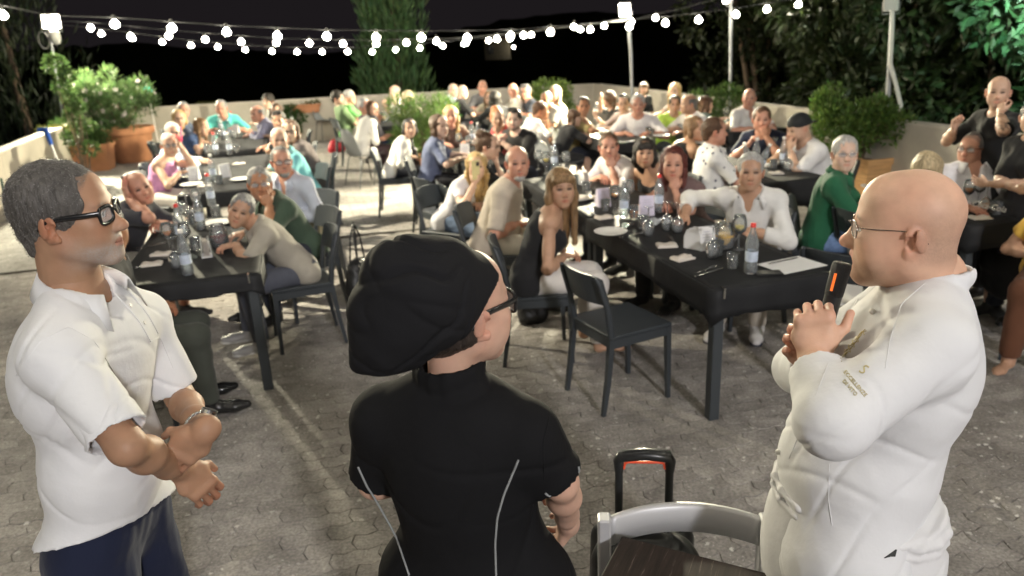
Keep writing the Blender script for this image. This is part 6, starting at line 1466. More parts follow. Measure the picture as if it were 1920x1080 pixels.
D('dark haired man in navy tee beside the yellow green bush', 986, 172, 1.11, YL, 0, look=(-2, 8, 1.2), chairk='s', skin='red', hair='quiff', haircol=DGREY, glasses='dark', top=((.025, .03, .045), .45))
D('grey haired woman in white sleeveless top in front of the back bush', 1040, 176, 1.13, YL, 0, look=(-2, 8, 1.1), chairk='s', sex='f', skin='mid', hair='shoulder', haircol=(.33, .28, .20), top=((.70, .66, .60), 0))
D('man with cropped hair leaning behind the white sleeveless woman', 1024, 187, 1.07, YL, 0, look=(-2, 8, 1.1), chairk='s', skin='tan', hair='crop', haircol=DGREY, top=((.22, .2, .18), .45))
D('man in white tee with sunglasses pushed up, sitting in a grey shell chair', 1014, 207, 1.05, YR, 0, look=(4, 10, .9), aL='chin', aR='table', chairk='s', skin='tan', hair='crop', haircol=BRN, top=((.70, .68, .66), .45), botcol=(.20, .28, .40))
# table with the blue bottle
D('dark haired man in khaki tee with his hand at his mouth', 1094, 199, 1.11, YR - .6, 0, look=(1, 3, 1.5), aR='mouth', chairk='s', skin='tan', hair='short', haircol=BLK, top=((.30, .24, .11), .45))
D('boy with dark hair and black tee reading at the khaki man side', 1077, 221, .99, YR, 0, look=(3.2, 9.0, .8), aL='table_in', aR='table_in', chairk='s', skin='light', hair='fringe', haircol=BRN, top=((.02, .02, .02), .45), bottom='shorts', botcol=(.04, .04, .04), size=.85)
D('woman with tied dark hair turned away, raising her hand', 1142, 186, 1.10, YL, 0, look=(1.5, 16, 1.3), aL='fist', aR='up', chairk='s', sex='f', skin='light', hair='pony', haircol=BRN, top=((.03, .03, .03), .3))
rt = D('laughing young woman with a glittering tiara', 1169, 194, 1.09, YL + .7, 0, look=(.5, 4, 1.5), aL='chin', chairk='s', sex='f', skin='light', hair='pony', haircol=BLK, top=((.55, .45, .42), .3))
D('white haired man in white tee facing us behind the beer glass', 1196, 196, 1.12, YL + 1.1, 0, look=(.8, 3, 1.5), chairk='s', skin='red', hair='short', haircol=LGREY, top=((.80, .77, .76), .45), size=1.05, belly=.03)
D('boy in neon yellow green tee with dark hair', 1265, 196, 1.07, YC, 0, look=(1.2, 3, 1.4), aL='table_in', aR='table_in', chairk='s', skin='light', hair='short', haircol=BLK, top=((.50, .72, .12), .45), size=.93)
D('blonde woman sitting farthest back near the right wall', 1265, 171, 1.12, YL, 0, look=(.5, 8, 1.3), chairk='s', sex='f', skin='light', hair='long', haircol=BLOND, top=((.40, .34, .32), .3))
D('bald man in white tee with his profile turned left', 1291, 195, 1.10, YL + .2, 0, look=(-2, 9, 1.3), chairk='s', skin='mid', hair='rim', haircol=DGREY, top=((.74, .70, .68), .45))
D('boy with dark bobbed hair and green top reaching across the far right table', 1323, 196, 1.06, YR, 0, look=(6, 10.5, 1.0), aL='reach', aR='reach', chairk='s', skin='light', hair='fringe', haircol=BRN, top=((.22, .30, .26), .45), size=.9)
D('bald man in white linen shirt at the far right wall table', 1405, 184, 1.13, YC + .2, 0, look=(1, 3, 1.5), chairk='s', skin='red', hair='rim', haircol=GREY, top=((.74, .71, .68), .45, 'linen', 'collar'))
# right middle table
D('woman with bare shoulders and brown hair in black strapless dress', 1303, 241, 1.07, YR + .15, 0, look=(4, 5.2, 1.1), aL='mouth', aR='table', chairk='c', sex='f', skin='mid', hair='bob', haircol=LBRN, top=((.02, .02, .02), 0, 'cotton', 'strap'), bottom='skirt', botcol=(.02, .02, .02))
m = mat('patterned_shirt', (.7, .69, .68), rough=.85)
nn_ = m.node_tree.nodes; ll_ = m.node_tree.links; v_ = nn_.new('ShaderNodeTexVoronoi'); v_.inputs['Scale'].default_value = 15; tc_ = nn_.new('ShaderNodeTexCoord'); ll_.new(tc_.outputs['Object'], v_.inputs['Vector']); rm = nn_.new('ShaderNodeValToRGB'); rm.color_ramp.elements[0].position = .17; rm.color_ramp.elements[0].color = (.08, .08, .12, 1); rm.color_ramp.elements[1].position = .26; rm.color_ramp.elements[1].color = (.70, .69, .68, 1); ll_.new(v_.outputs['Distance'], rm.inputs[0]); ll_.new(rm.outputs[0], nn_['Principled BSDF'].inputs['Base Color'])
rw = D('man in white patterned shirt gathering empty bottles in his arms', 1340, 246, 1.14, YR - .25, 1, look=(5, 6.5, 1.3), aL='clasp', aR='clasp', chairk='c', skin='red', hair='receding', haircol=BRN, belly=.05, top=('patterned_shirt', .45, 'cotton', 'collar'), bottom='trousers', botcol=(.03, .03, .03))
for k, (dx, dz, lab) in enumerate([(-.06, 0, 'first empty bottle clutched by the patterned shirt man, tilted left'), (.0, .03, 'tallest empty bottle held upright by the patterned shirt man'), (.07, .0, 'empty bottle leaning right in the arms of the patterned shirt man')]):
    q_ = rw[3] + rw[2] @ (rw[1]['Wr'][0] * .5 + rw[1]['Wr'][1] * .5 + A3((dx, .09, -.02 + dz))); o = item('b_w', None, 'water_bottle', lab, 'bottle', q_); o.rotation_euler = (.1, (k - 1) * .35, 0)
D('dark haired man in navy tee hiding his mouth behind his hand', 1428, 224, 1.11, YL + .6, 0, look=(1, 2, 1.5), aR='fist', aL='mouth', chairk='c', skin='red', hair='short', haircol=BRN, stubble=.3, top=((.018, .024, .05), .45), size=1.05)
rc_ = D('heavy man in white tee and black backwards cap, eating', 1497, 240, 1.10, YL - .1, 0, look=(1.6, 6.6, .85), aL='mouth', aR='mouth', chairk='c', skin='light', hair=None, stubble=.7, haircol=BRN, belly=.06, fat=.6, top=((.72, .71, .72), .45), bottom='shorts', botcol=(.03, .03, .03), size=1.06, nod=.1)
D('white haired man with glasses in dark green polo clasping his hands', 1584, 288, 1.13, YR - .7, 1, look=(.9, 1.4, 1.6), aL='clasp', aR='clasp', chairk='c', skin='fair', hair='short', haircol=LGREY, glasses='metal', belly=.02, top=((.020, .105, .052), .45, 'cotton', 'polo'), botcol=(.16, .24, .42), botkind='denim')
D('grey haired man in white shirt and brown glasses leaning back at the right', 1823, 280, 1.10, YC - .5, 1, look=(-.5, 3, 1.8), aL='table_in', aR='table', chairk='c', skin='red', hair='receding', haircol=DGREY, glasses='brown', top=((.74, .73, .76), 1, 'linen', 'collar'), lean=-.4)
D('blonde person seen over the bald chef, only the hair showing', 1737, 318, 1.03, YR, 0, look=(5, 9, 1.0), chairk='c', sex='f', skin='light', hair='shoulder', haircol=(.45, .36, .22), top=((.3, .3, .3), .45))
# long front table
D('bald grey bearded man in beige tee turned toward the speaker', 970, 305, 1.12, YR - .5, 1, look=(.75, 1.3, 1.5), aL='lap', aR='lap', chairk='c', skin='red', hair='rim', haircol=GREY, beard=1, beardcol=LGREY, belly=.05, top=((.47, .41, .34), .45), bottom='trousers', botcol=(.50, .47, .40), size=1.04)
rl = D('woman with long brown hair in black strappy top and white trousers', 1052, 352, 1.10, YR - .2, 1, look=(.85, 1.3, 1.4), aL='lap', aR='lap', chairk='c', sex='f', skin='mid', hair='straight', haircol=(.24, .145, .07), top=((.018, .018, .02), 0, 'cotton', 'strap'), straps=1, bottom='trousers', botcol=(.66, .62, .58), feet='bare', twist=-.1)
D('man in white tee with watch, chin propped on his fist', 1141, 275, 1.06, YL + .35, 1, look=(.6, 1.4, 1.6), aL='chin', aR='table_in', chairk='c', skin='red', hair='short', haircol=BRN, stubble=.2, top=((.70, .67, .68), .45))
D('girl with black fringe and low cut black top', 1209, 286, 1.05, YL + .45, 1, look=(.6, 1.4, 1.6), aL='lap', aR='lap', chairk='c', sex='f', skin='mid', hair='fringe', haircol=BLK, top=((.018, .018, .02), 0, 'cotton', 'strap'), straps=1)
D('woman with dark red hair in patterned top, hand on her chin', 1262, 308, 1.08, YL + .45, 1, look=(.3, 1.2, 1.6), aL='chin', aR='table_in', chairk='c', sex='f', skin='red', hair='shoulder', haircol=(.09, .022, .018), top=((.15, .10, .10), .12), bottom='trousers', botcol=(.03, .03, .03))
D('white haired man in open white linen shirt with one arm on the table', 1407, 322, 1.10, YL + .85, 1, look=(.45, .6, 1.7), aL=dict(t=(-.02, .28, .72), f=(.4, 1, -.2), n=(0, 0, -1), curl=.6, hint=(-1, .1, -.5)), aR=dict(t=(.40, .30, .80), f=(.2, 1, -.2), n=(0, 0, -1), curl=.6, hint=(1, .2, -.3)), chairk='c', cy=YL, skin='mid', hair='short', haircol=LGREY, top=((.72, .71, .69), .8, 'linen', 'open'), bottom='trousers', botcol=(.48, .43, .36), shoecol=(.60, .58, .56), sole=(.03, .035, .06), size=1.0)
D('woman in yellow top and brown trousers cut by the right picture edge', 2015, 345, 1.10, YL + .55, 0, look=(.9, 1.4, 1.6), aL='lap', aR='lap', chairk='c', sex='f', skin='mid', hair='long', haircol=BRN, top=((.62, .38, .07), .3), bottom='trousers', botcol=(.13, .055, .03), feet='bare')
# standing people behind
def stand(label, u, v, y, yaw, look, hgt, arms, lod=0, **st):
    h = aty(u, v, y); s = hgt / 1.78; z0 = h[2] - hgt + .115 * s; hipz = .93 * s; U = A3((0, 0, 1)); loc = A3((h[0], h[1], 0)); s2 = h[2] / (1.665)
    s = s2; hip = A3((0, 0, .93 * s)); N = A3((0, -.01, 1.49 * s)); Hc = A3((0, .02, 1.665 * s)); Rz = rotz(yaw); fem = st.get('sex') == 'f'; wS = (.136 if fem else .164) * s
    S = [N + A3((-wS, 0, -.055 * s)), N + A3((wS, 0, -.055 * s))]; ld = nrm(Rz.T @ (A3(look) - h)); Rh = frame(ld); E, Wr, H = [], [], []
    for i, sg in enumerate((-1, 1)):
        a = arms[i]
        T, hint, hand = {'crossed': (A3((-sg * .10, .24 * s, 1.16 * s)), (sg, -.2, -.6), dict(f=(-sg, .1, .1), n=(0, -1, 0), curl=.3)),
                         'down': (A3((sg * .22, .05, .80 * s)), (sg * .3, -1, 0), dict(f=(0, .1, -1), n=(-sg, 0, 0), curl=.5)),
                         'mouth': (Hc + Rh @ A3((sg * .05, .12, -.15)), (sg, .2, -.7), dict(f=(-sg * .3, -.3, 1), n=(0, -1, 0), curl=1.0)),
                         'chest': (A3((sg * .13, .24 * s, 1.38 * s)), (sg, -.1, -.8), dict(f=(-sg * .2, .2, 1), n=(-sg, -.3, 0), curl=1.2))}[a]
        e, w = ik(S[i], T, .29 * s, .26 * s, hint); E.append(e); Wr.append(w); H.append(hand)
    K = [A3((sg * .10 * s, .03, .50 * s)) for sg in (-1, 1)]; An = [A3((sg * .11 * s, .0, .09)) for sg in (-1, 1)]
    J = dict(s=s, hip=hip, X=A3((1, 0, 0)), F=A3((0, 1, 0)), U=U, N=N, Hc=Hc, Rh=Rh, S=S, E=E, Wr=Wr, hand=H, K=K, A=An, foot=[nrm((-.15, 1, 0)), nrm((.15, 1, 0))], TL=.56 / 1.0)
    o = Rz @ Hc; root = thing('person', label, 'person', (h[0] - o[0], h[1] - o[1], 0), yaw); build_figure(root, J, st, lod); return root, J
stand('child in black tee standing by the back corner pole', 1207, 166, 11.3, YC, (0, 2, 1.5), 1.35, ('down', 'down'), sex='f', skin='light', hair='fringe', haircol=BRN, top=((.018, .018, .02), .45), botcol=(.02, .02, .02))
stand('bald waiter in black standing against the hedge, hand over his mouth', 1872, 172, 5.3, YL - .1, (.8, 1.5, 1.5), 1.7, ('mouth', 'chest'), lod=1, skin='light', hair=None, stubble=.4, tattoo=1, haircol=DGREY, top=((.014, .014, .015), .45), botcol=(.014, .014, .015))
ws = stand('waitress in black with folded arms and apron at the right picture edge', 1936, 220, 4.75, YL + .1, (.8, 1.5, 1.5), 1.6, ('crossed', 'crossed'), lod=1, sex='f', skin='light', hair='bun', haircol=BLK, top=((.014, .014, .015), .45), botcol=(.014, .014, .015), bottom='skirt')
# apron with white script
tc = bpy.data.curves.new('apron_script', 'FONT'); tc.body = 'Coca-Cola'; tc.size = .055; tc.extrude = .001; tc.shear = .35; tc.align_x = 'CENTER'
dg = bpy.data.objects.new('apron_print', tc); COL.objects.link(dg); mt = bpy.data.meshes.new_from_object(dg); bpy.data.objects.remove(dg); mo = link('apron_print', mt, ws[0], M_WPLAS)
mo.location = (.07, .190, .80); mo.rotation_euler = (math.radians(90), 0, math.radians(180))
# tiara, cap, watches, bags
def headgear(info, name, label, cat, fn):
    root, J, Rz, loc = info; t = thing(name, label, cat, tuple(loc + Rz @ J['Hc'])); fn(t, Rz @ J['Rh']); return t
def f_tiara(t, R):
    mb = MB()
    for k in range(-4, 5): a = k * .22; x, y = .079 * math.sin(a), .03 + .045 * math.cos(a); mb.tube([R @ A3((x, y, .085)), R @ A3((x, y + .005, .115 + .018 * (k % 2 == 0)))], [.006, .002], n=5)
    mb.tube([R @ A3((.083 * math.sin(k * .2), .03 + .047 * math.cos(k * .2), .086)) for k in range(-6, 7)], .004, n=5); mb.build('tiara_band', M_STEEL, t)
headgear(rt, 'tiara', 'glittering silver tiara on the laughing woman', 'tiara', f_tiara)
def f_cap(t, R):
    V, T, Q_ = sdf_arrays(xform([ell((0, -.012, .045), (.083, .103, .082), k=.01), ell((0, 0, -.09), (.2, .2, .115), k=.006, op='s'), cap((-.04, -.11, .022), (.04, -.11, .022), .012, k=.01), cap((-.035, -.15, .012), (.035, -.15, .012), .010, k=.02)], R, (0, 0, 0), 1.08), .006)
    link('cap_cloth', npmesh('cap', V, T, Q_), t, mat('cap_black', (.015, .016, .018), rough=.8))
headgear(rc_, 'cap', 'black cap worn backwards by the eating man in white tee', 'cap', f_cap)
def bag(label, p, w, d, h, rz, m, strap=.25, name='handbag', cat='bag'):
    t = thing(name, label, cat, tuple(p), rz); V, T, Q_ = sdf_arrays([cap((-w / 2 + .04, 0, h * .2), (w / 2 - .04, 0, h * .2), d / 2, k=.05), cap((-w / 2 + .07, 0, h * .8), (w / 2 - .07, 0, h * .8), d / 2 * .6, k=.08), ell((0, 0, h * .45), (w / 2, d / 2, h * .48), k=.06)], .009)
    me = npmesh('bag', V, T, Q_); displace(me, wav(V, 22, int(w * 99)) * .006); link('bag_body', me, t, m)
    mb = MB()
    for dy in (-.03, .03): mb.tube([(-w * .28, dy, h * .85), (-w * .2, dy * .5, h + strap * .6), (0, 0, h + strap), (w * .2, dy * .5, h + strap * .6), (w * .28, dy, h * .85)], .007, n=6)
    mb.build('strap', m, t); return t
M_BAGB = mat('black_leather', (.014, .014, .015), rough=.45, bump=.2, bscale=50); M_BAGO = mat('olive_canvas', (.14, .12, .07), rough=.85)
p = LM_ + RM_ @ A3((-.05, -.37, .30)); bag('black handbag hanging from the chair of the leaning beige polo man', p, .26, .14, .26, 1.4, M_BAGB, .26)
p = at(598, 445, .45); bag('olive brown bag hanging behind the pale linen shirt man', p, .24, .12, .24, 1.4, M_BAGO, .2)
p = at(632, 283, .02); bag('small red bag lying on the paving behind the curly haired man', p, .26, .16, .2, .3, mat('red_bag', (.55, .03, .05), rough=.5), .05)
p = at(775, 325, .42); bag('black backpack hung on the chair of the girl in white', p, .28, .16, .36, YR, M_BAGB, .08, name='backpack', cat='backpack')
p = at(1000, 605, .0); bag('small black bag on the paving under the long haired woman', p, .20, .10, .24, .3, M_BAGB, .1)
p = at(700, 300, .0)
# empty chairs
c_ = TS(3.95, 1.55); 
pc = (at(1075, 722, 0) + at(1138, 780, 0) + at(1252, 745, 0) + at(1186, 700, 0)) / 4
a_ = at(1252, 745, 0) - at(1138, 780, 0)
chair('c', pc[0], pc[1], math.atan2(-a_[0], a_[1]), 'empty charcoal chair nearest on the paving, pale light on its seat')
p = at(1620, 575, .45); chair('c', p[0] - .02, p[1] + .10, YR + .35, 'charcoal chair with a pale cushion behind the microphone'); mb = MB(); 
t = thing('seat_cushion', 'pale grey cushion on the chair behind the microphone', 'cushion', (p[0] - .02, p[1] + .10, .464), YR + .35); mb.box((0, 0, .012), (.37, .37, .022), bev=.010); mb.build('cushion', M_WPLAS, t)
p = at(840, 395, .45); chair('c', p[0], p[1], YR + .3, 'empty charcoal chair behind the blonde filming girl')
p = at(622, 262, 0); chair('s', p[0], p[1] - .2, YC + .3, 'empty grey shell chair against the back wall')
p = at(1165, 262, 0)
for u, v, l in [(1105, 300, 'grey shell chair with rounded back left of the chin resting man'), (1060, 292, 'grey shell chair behind the boy in black')]: p = at(u, v, .0); chair('s', p[0], p[1], YR, l)
# ---------------------------------------------------------------- the three people in front
from mathutils.bvhtree import BVHTree
def close_figure(label, origin, F, hip, N, Hc, look, S, E, Wr, hands, st, s=1.0, up=(0, 0, 1), legs=.11):
    o = A3((origin[0], origin[1], 0)); root = thing('person', label, 'person', tuple(o)); F = nrm(A3((*F, 0))); U = nrm(A3(N) - A3(hip)); X = nrm(np.cross(F, U)); F2 = nrm(np.cross(U, X))
    R_ = lambda p: A3(p) - o
    hip0 = R_(hip); K = [hip0 * [1, 1, 0] + X * sg * legs + F * .03 + A3((0, 0, .50 * s)) for sg in (-1, 1)]; An = [hip0 * [1, 1, 0] + X * sg * legs + A3((0, 0, .09)) for sg in (-1, 1)]
    J = dict(s=s, hip=hip0, X=X, F=F2, U=U, N=R_(N), Hc=R_(Hc), Rh=frame(look, up), S=[R_(p) for p in S], E=[R_(p) for p in E], Wr=[R_(p) for p in Wr], hand=hands, K=K, A=An, foot=[F, F], TL=float(np.linalg.norm(A3(N) - A3(hip))) / s)
    st = dict(st); st['standing'] = 1; build_figure(root, J, st, 2); return root, J, o
def surf(root, names):
    """surface lookup for seams, prints and buttons that lie on a garment"""
    trees = []
    for ch in root.children:
        if ch.name.split('.')[0] in names and ch.type == 'MESH':
            me = ch.data; V = vcos(me) + np.array(root.location); me.calc_loop_triangles(); T = np.zeros(len(me.loop_triangles) * 3, np.int32); me.loop_triangles.foreach_get('vertices', T)
            trees.append(BVHTree.FromPolygons(V.tolist(), T.reshape(-1, 3).tolist()))
    def hit(u, v):
        w = RC @ np.array([u - 960.0, 540.0 - v, -FPX]); w /= np.linalg.norm(w); best = None
        for t_ in trees:
            r = t_.ray_cast(Vector((0, 0, CAM_H)), Vector(w))
            if r[0] is not None and (best is None or r[3] < best[2]):
                n_ = np.array(r[1]); best = (np.array(r[0]), n_ if n_ @ w < 0 else -n_, r[3])
        return best
    return hit
def seam(root, hit, pix, r, m, name, off=0.0, n=6, sub=7):
    P = []
    for (a, b) in zip(pix[:-1], pix[1:]):
        for k in range(sub):
            h = hit(a[0] + (b[0] - a[0]) * k / sub, a[1] + (b[1] - a[1]) * k / sub)
            if h is not None: P.append(h[0] + h[1] * off - np.array(root.location))
    h = hit(*pix[-1])
    if h is not None: P.append(h[0] + h[1] * off - np.array(root.location))
    if len(P) < 2: return None
    P = [P[0]] + [(P[i - 1] + P[i] * 2 + P[i + 1]) / 4 for i in range(1, len(P) - 1)] + [P[-1]]
    mb = MB(); mb.tube(P, r, n=n); return mb.build(name, m, root)
def strands(root, hair_name, n, ln, r, cols, seed, bend=.5, down=.3, cond=None, name='hair_strand'):
    """thin single hairs over the hair mass"""
    src = [c for c in root.children if c.name.split('.')[0] == hair_name][0].data; V = vcos(src); Nn = vnormals(src).astype(float); rs = np.random.RandomState(seed)
    if cond is not None: k_ = cond(V); V, Nn = V[k_], Nn[k_]
    i = rs.randint(0, len(V), n); b = V[i] + rs.normal(size=(n, 3)) * .001; d = Nn[i] + rs.normal(size=(n, 3)) * bend; d /= np.linalg.norm(d, axis=1)[:, None]
    l = (ln * rs.uniform(.4, 1.2, n))[:, None]; sd_ = np.cross(d, rs.normal(size=(n, 3))); sd_ /= np.linalg.norm(sd_, axis=1)[:, None]
    m1 = b + d * l * .55; tip = b + d * l - A3((0, 0, 1)) * l * down
    A = np.stack([b - sd_ * r, b + sd_ * r, m1 + sd_ * r * .8, m1 - sd_ * r * .8, tip], 1).reshape(-1, 3); o = (np.arange(n) * 5)[:, None, None]
    T = (np.array([(0, 1, 2), (0, 2, 3), (3, 2, 4)])[None] + o).reshape(-1, 3); me = npmesh(name, A, T, None, smooth=False)
    c = A3(cols)[rs.randint(0, len(cols), n)]
    if len(me.vertices) == len(A): setcol(me, np.repeat(c, 5, 0))
    h = link(name, me, root, mat('hair_fibre', vcol=True, rough=.45, spec=.4)); h['kind'] = 'stuff'; return h

WHITE = (.69, .69, .70)
CAMP = A3((0, 0, CAM_H))
def SK(p, k): return CAMP + (A3(p) - CAMP) * k
for nm_ in ('polo_knit', 'twill', 'apron'): mat('cloth_%s_%02x%02x%02x' % (nm_, *[int(c * 255) for c in ((.69, .685, .69) if nm_ == 'apron' else WHITE)]), (.69, .685, .69) if nm_ == 'apron' else WHITE, rough=.85, spec=.2, var=.03, vscale=6, bump=.35, bscale=16, sheen=.1)
# ---- man in white polo, left
KM_ = 1.13
mS = [SK(aty(262, 602, 1.60), KM_), SK(aty(112, 672, 1.26), KM_)]
mE = [SK(aty(338, 745, 1.60), KM_), SK(aty(238, 838, 1.17), KM_)]
mW = [SK(aty(383, 808, 1.335), KM_), SK(aty(340, 880, 1.40), KM_)]
_h = [SK(aty(u, v, y), KM_) - A3((*SK((-.935, 1.44, .98), KM_)[:2], 0)) for u, v, y in ((100, 1012, 1.36), (190, 1020, 1.25), (345, 925, 1.52))]; _n = np.cross(_h[1] - _h[0], _h[2] - _h[0]); _n = _n / _n[2]; HEM_ = (float(_n @ _h[0]), -float(_n[0]), -float(_n[1])); print('hem', HEM_)
mN = SK((-.862, 1.405, 1.572), KM_); mH = SK((-.935, 1.44, .98), KM_)
R1, J1, O1 = close_figure('grey haired man in white polo and black glasses standing at the left', tuple(mH[:2]), (.995, -.06), mH, mN, tuple(SK(aty(130, 404, 1.385), KM_)), (.975, .12, .05),
    mS, mE, mW, [dict(f=(-.72, -.18, -.62), n=(-.25, .93, .05), curl=.30, thumb=.75, spread=.35), dict(f=(.42, .22, -.80), n=(-.65, .55, -.2), curl=.55, thumb=.4, spread=.5)],
    dict(skin=(.37, .21, .13), hair='swept', headsize=.915, arm=.86, sleeve_r=.98, haircol=(.085, .078, .072), browcol=(.10, .085, .075), stubble=.80, stubcol=(.40, .375, .35), nose=1.15, belly=.0, hem=HEM_, lip=(.42, .17, .13), top=(WHITE, .44, 'polo_knit', 'polo'), topname='polo_shirt', loose=.009, folds=.009,
         bottom='trousers', botcol=(.012, .016, .038), shoecol=(.02, .02, .02)), s=1.03, up=(-.05, -.04, 1))
strands(R1, 'hair', 7000, .0062, .00035, [(.05, .045, .042), (.10, .095, .09), (.20, .19, .185), (.32, .31, .30)], 3, .9, .35)
spectacles(R1, J1['Rh'], J1['Hc'], .955, (.012, .012, .013), th=.0036, w=.049, hgt=.036)
h1 = surf(R1, ('polo_shirt',))
seam(R1, h1, [(205, 540), (238, 575), (262, 605), (282, 640)], .0022, cloth_mat(WHITE, 'polo_knit'), 'placket', .0005)
seam(R1, h1, [(225, 528), (255, 562), (280, 595), (296, 625)], .0022, cloth_mat(WHITE, 'polo_knit'), 'placket', .0005)
for u, v in ((236, 571), (262, 603)):
    q_ = h1(u + 8, v + 2)
    if q_ is not None:
        mb = MB(); R = frame(q_[1]); c = q_[0] + q_[1] * .0015 - O1; mb.tube([c - q_[1] * .001, c + q_[1] * .0015], .005, n=12); mb.build('button', M_WPLAS, R1)
seam(R1, h1, [(30, 705), (75, 640), (128, 612), (178, 640), (215, 700)], .0009, cloth_mat(WHITE, 'polo_knit'), 'sleeve_seam', .0002)
seam(R1, h1, [(283, 640), (300, 632), (325, 690)], .0009, cloth_mat(WHITE, 'polo_knit'), 'pocket_edge', .0004)
# watch, ring
wd = nrm(mW[0] - mE[0]); wc = mW[0] - O1 - wd * .022; Rw = frame(wd); t = thing('wristwatch', 'steel link watch on the left wrist of the white polo man', 'watch', tuple(wc + O1))
mb = MB()
for k in range(26):
    a = 6.283 * k / 26; c = Rw @ A3((math.cos(a) * .0385, 0, math.sin(a) * .0385)); Rk = Rw @ roty(-a)
    mb.box(c, (.0035, .014, .0085), Rk, bev=.001); mb.box(c, (.0045, .006, .0080), Rk, bev=.001)
mb.build('bracelet', M_STEEL, t)
cd = nrm(Rw @ A3((.75, .0, .65))) if False else nrm(Rw @ A3((math.cos(.6), 0, math.sin(.6)))); vw = nrm(A3((0, 0, CAM_H)) - (wc + O1)) + A3((.45, 0, .2)); cd = nrm(vw - wd * (vw @ wd)); cc = cd * .042; mb = MB(); mb.tube([cc - cd * .004, cc + cd * .004], .0185, n=20, sm=False); mb.build('case', M_STEEL, t)
mb = MB(); mb.tube([cc + cd * .0042, cc + cd * .0050], .0155, n=20); mb.build('dial', mat('watch_dial', (.02, .02, .025), rough=.15), t)
fr = R1

# ---- chef in white, right
cF = (-.905, .425)
KC_ = 1.09; Nc = SK((.790, 1.335, 1.505), KC_); hipc = SK((.690, 1.335, .96), KC_); Xc = nrm(np.cross((*cF, 0), (0, 0, 1)))
cS = [Nc - Xc * .175 + A3((0, 0, -.055)), Nc + Xc * .175 + A3((0, 0, -.055))]
cE = [SK(aty(1562, 792, 1.10), KC_), SK((.68, 1.62, 1.22), KC_)]
cW = [SK(aty(1528, 668, 1.270), KC_), SK(aty(1545, 690, 1.365), KC_)]
mtop, mbot = SK(aty(1580, 492, 1.335), KC_), SK(aty(1546, 615, 1.325), KC_); md_ = nrm(mtop - mbot)
q = LODS[2]
def ring_prims(C, U, F, X, rx, ry, r, n=14, k=.01):
    P = []; pts = [C + X * rx * math.cos(a) + F * ry * math.sin(a) for a in [6.2832 * i / n for i in range(n + 1)]]
    for a, b in zip(pts[:-1], pts[1:]): P.append(cap(a, b, r, k=k))
    return P
oc = hipc * [1, 1, 0]; Uc = nrm(Nc - hipc); Xc2 = nrm(np.cross((*cF, 0), Uc)); Fc2 = nrm(np.cross(Uc, Xc2))
colr = [cap(Nc - oc + Uc * .028 + Xc2 * .070 * math.cos(a) + Fc2 * (.008 + .075 * math.sin(a)) - Uc * .022 * math.sin(a), Nc - oc + Uc * .028 + Xc2 * .070 * math.cos(a + .45) + Fc2 * (.008 + .075 * math.sin(a + .45)) - Uc * .022 * math.sin(a + .45), .0085, n=Uc, f=2.6, k=.006) for a in [.45 * i for i in range(14)]]
R2, J2, O2 = close_figure('bald chef in white jacket and glasses speaking into a microphone', tuple(oc[:2]), cF, hipc, Nc, tuple(SK(aty(1700, 424, 1.345), KC_)), (-.90, .43, -.02), cS, cE, cW,
    [dict(f=(-.06, .12, 1), n=(.30, .95, .05), per=(1.85, 1.85, 1.8, 1.75), thumb=.05, spread=.3), dict(f=(-.66, .0, .62), n=(.15, -.95, .2), curl=.50, thumb=.2, spread=.4)],
    dict(skin=(.60, .37, .26), fat=1.0, nose=1.15, mouth=.024, headsize=1.0, stubble=.22, scalp=.6, haircol=(.10, .08, .07), lip=(.55, .22, .18), belly=.034, top=(WHITE, .86, 'twill', 'none'), topname='chef_jacket', loose=.016, sleeve_r=1.12, folds=.0085, extra=colr,
         bottom='trousers', botcol=(.03, .03, .03), shoecol=(.02, .02, .02)), s=1.04, up=(.02, -.03, 1))
spectacles(R2, J2['Rh'], J2['Hc'], 1.06, (.30, .27, .25), th=.0014, w=.048, hgt=.030, wire=True, metal=1.0)
# apron
hp_ = hipc - oc + A3((.012, 0, 0)); P = [cap(hp_ + A3((0, 0, .13)), hp_ + A3((0, 0, -.02)), .178, .186, n=Fc2, f=1.02, k=.04, cut=[(hp_ + A3((0, 0, .115)), (0, 0, 1))]), cap(hp_ + A3((0, 0, -.02)), hp_ + A3((0, 0, -.38)), .186, .200, k=.04, cut=[(hp_ + A3((0, 0, -.40)), (0, 0, -1))])]
P += ring_prims(hp_ + A3((.004, 0, .105)), Uc, Fc2, Xc2, .182, .184, .010, 18, .008)
P += ring_prims(hp_ + A3((.002, 0, .082)), Uc, Fc2, Xc2, .184, .187, .007, 18, .006)
sdf_obj('apron', P, .006, cloth_mat((.69, .685, .69), 'apron'), R2, .006, 9, 77, fine=.013)
h2 = surf(R2, ('chef_jacket', 'apron'))
mw_ = cloth_mat(WHITE, 'twill')
for u, v in ((1638, 586), (1571, 648), (1462, 848)):
    q_ = h2(u, v)
    if q_ is not None:
        c = q_[0] + q_[1] * .004 - O2; V, T, Q_ = sdf_arrays([ell(c, .0065, k=.002)], .0022); link('button', npmesh('button', V, T, Q_), R2, M_WPLAS)
seam(R2, h2, [(1608, 560), (1570, 640), (1530, 740), (1480, 860)], .0012, mw_, 'front_seam', .0004)
seam(R2, h2, [(1735, 530), (1690, 570), (1668, 640), (1660, 690)], .0009, mw_, 'shoulder_seam', .0003)
seam(R2, h2, [(1555, 870), (1553, 935), (1560, 985)], .0009, mw_, 'side_seam', .0003)
M_GOLD = mat('gold_thread', (.56, .48, .24), rough=.5, metal=.3)
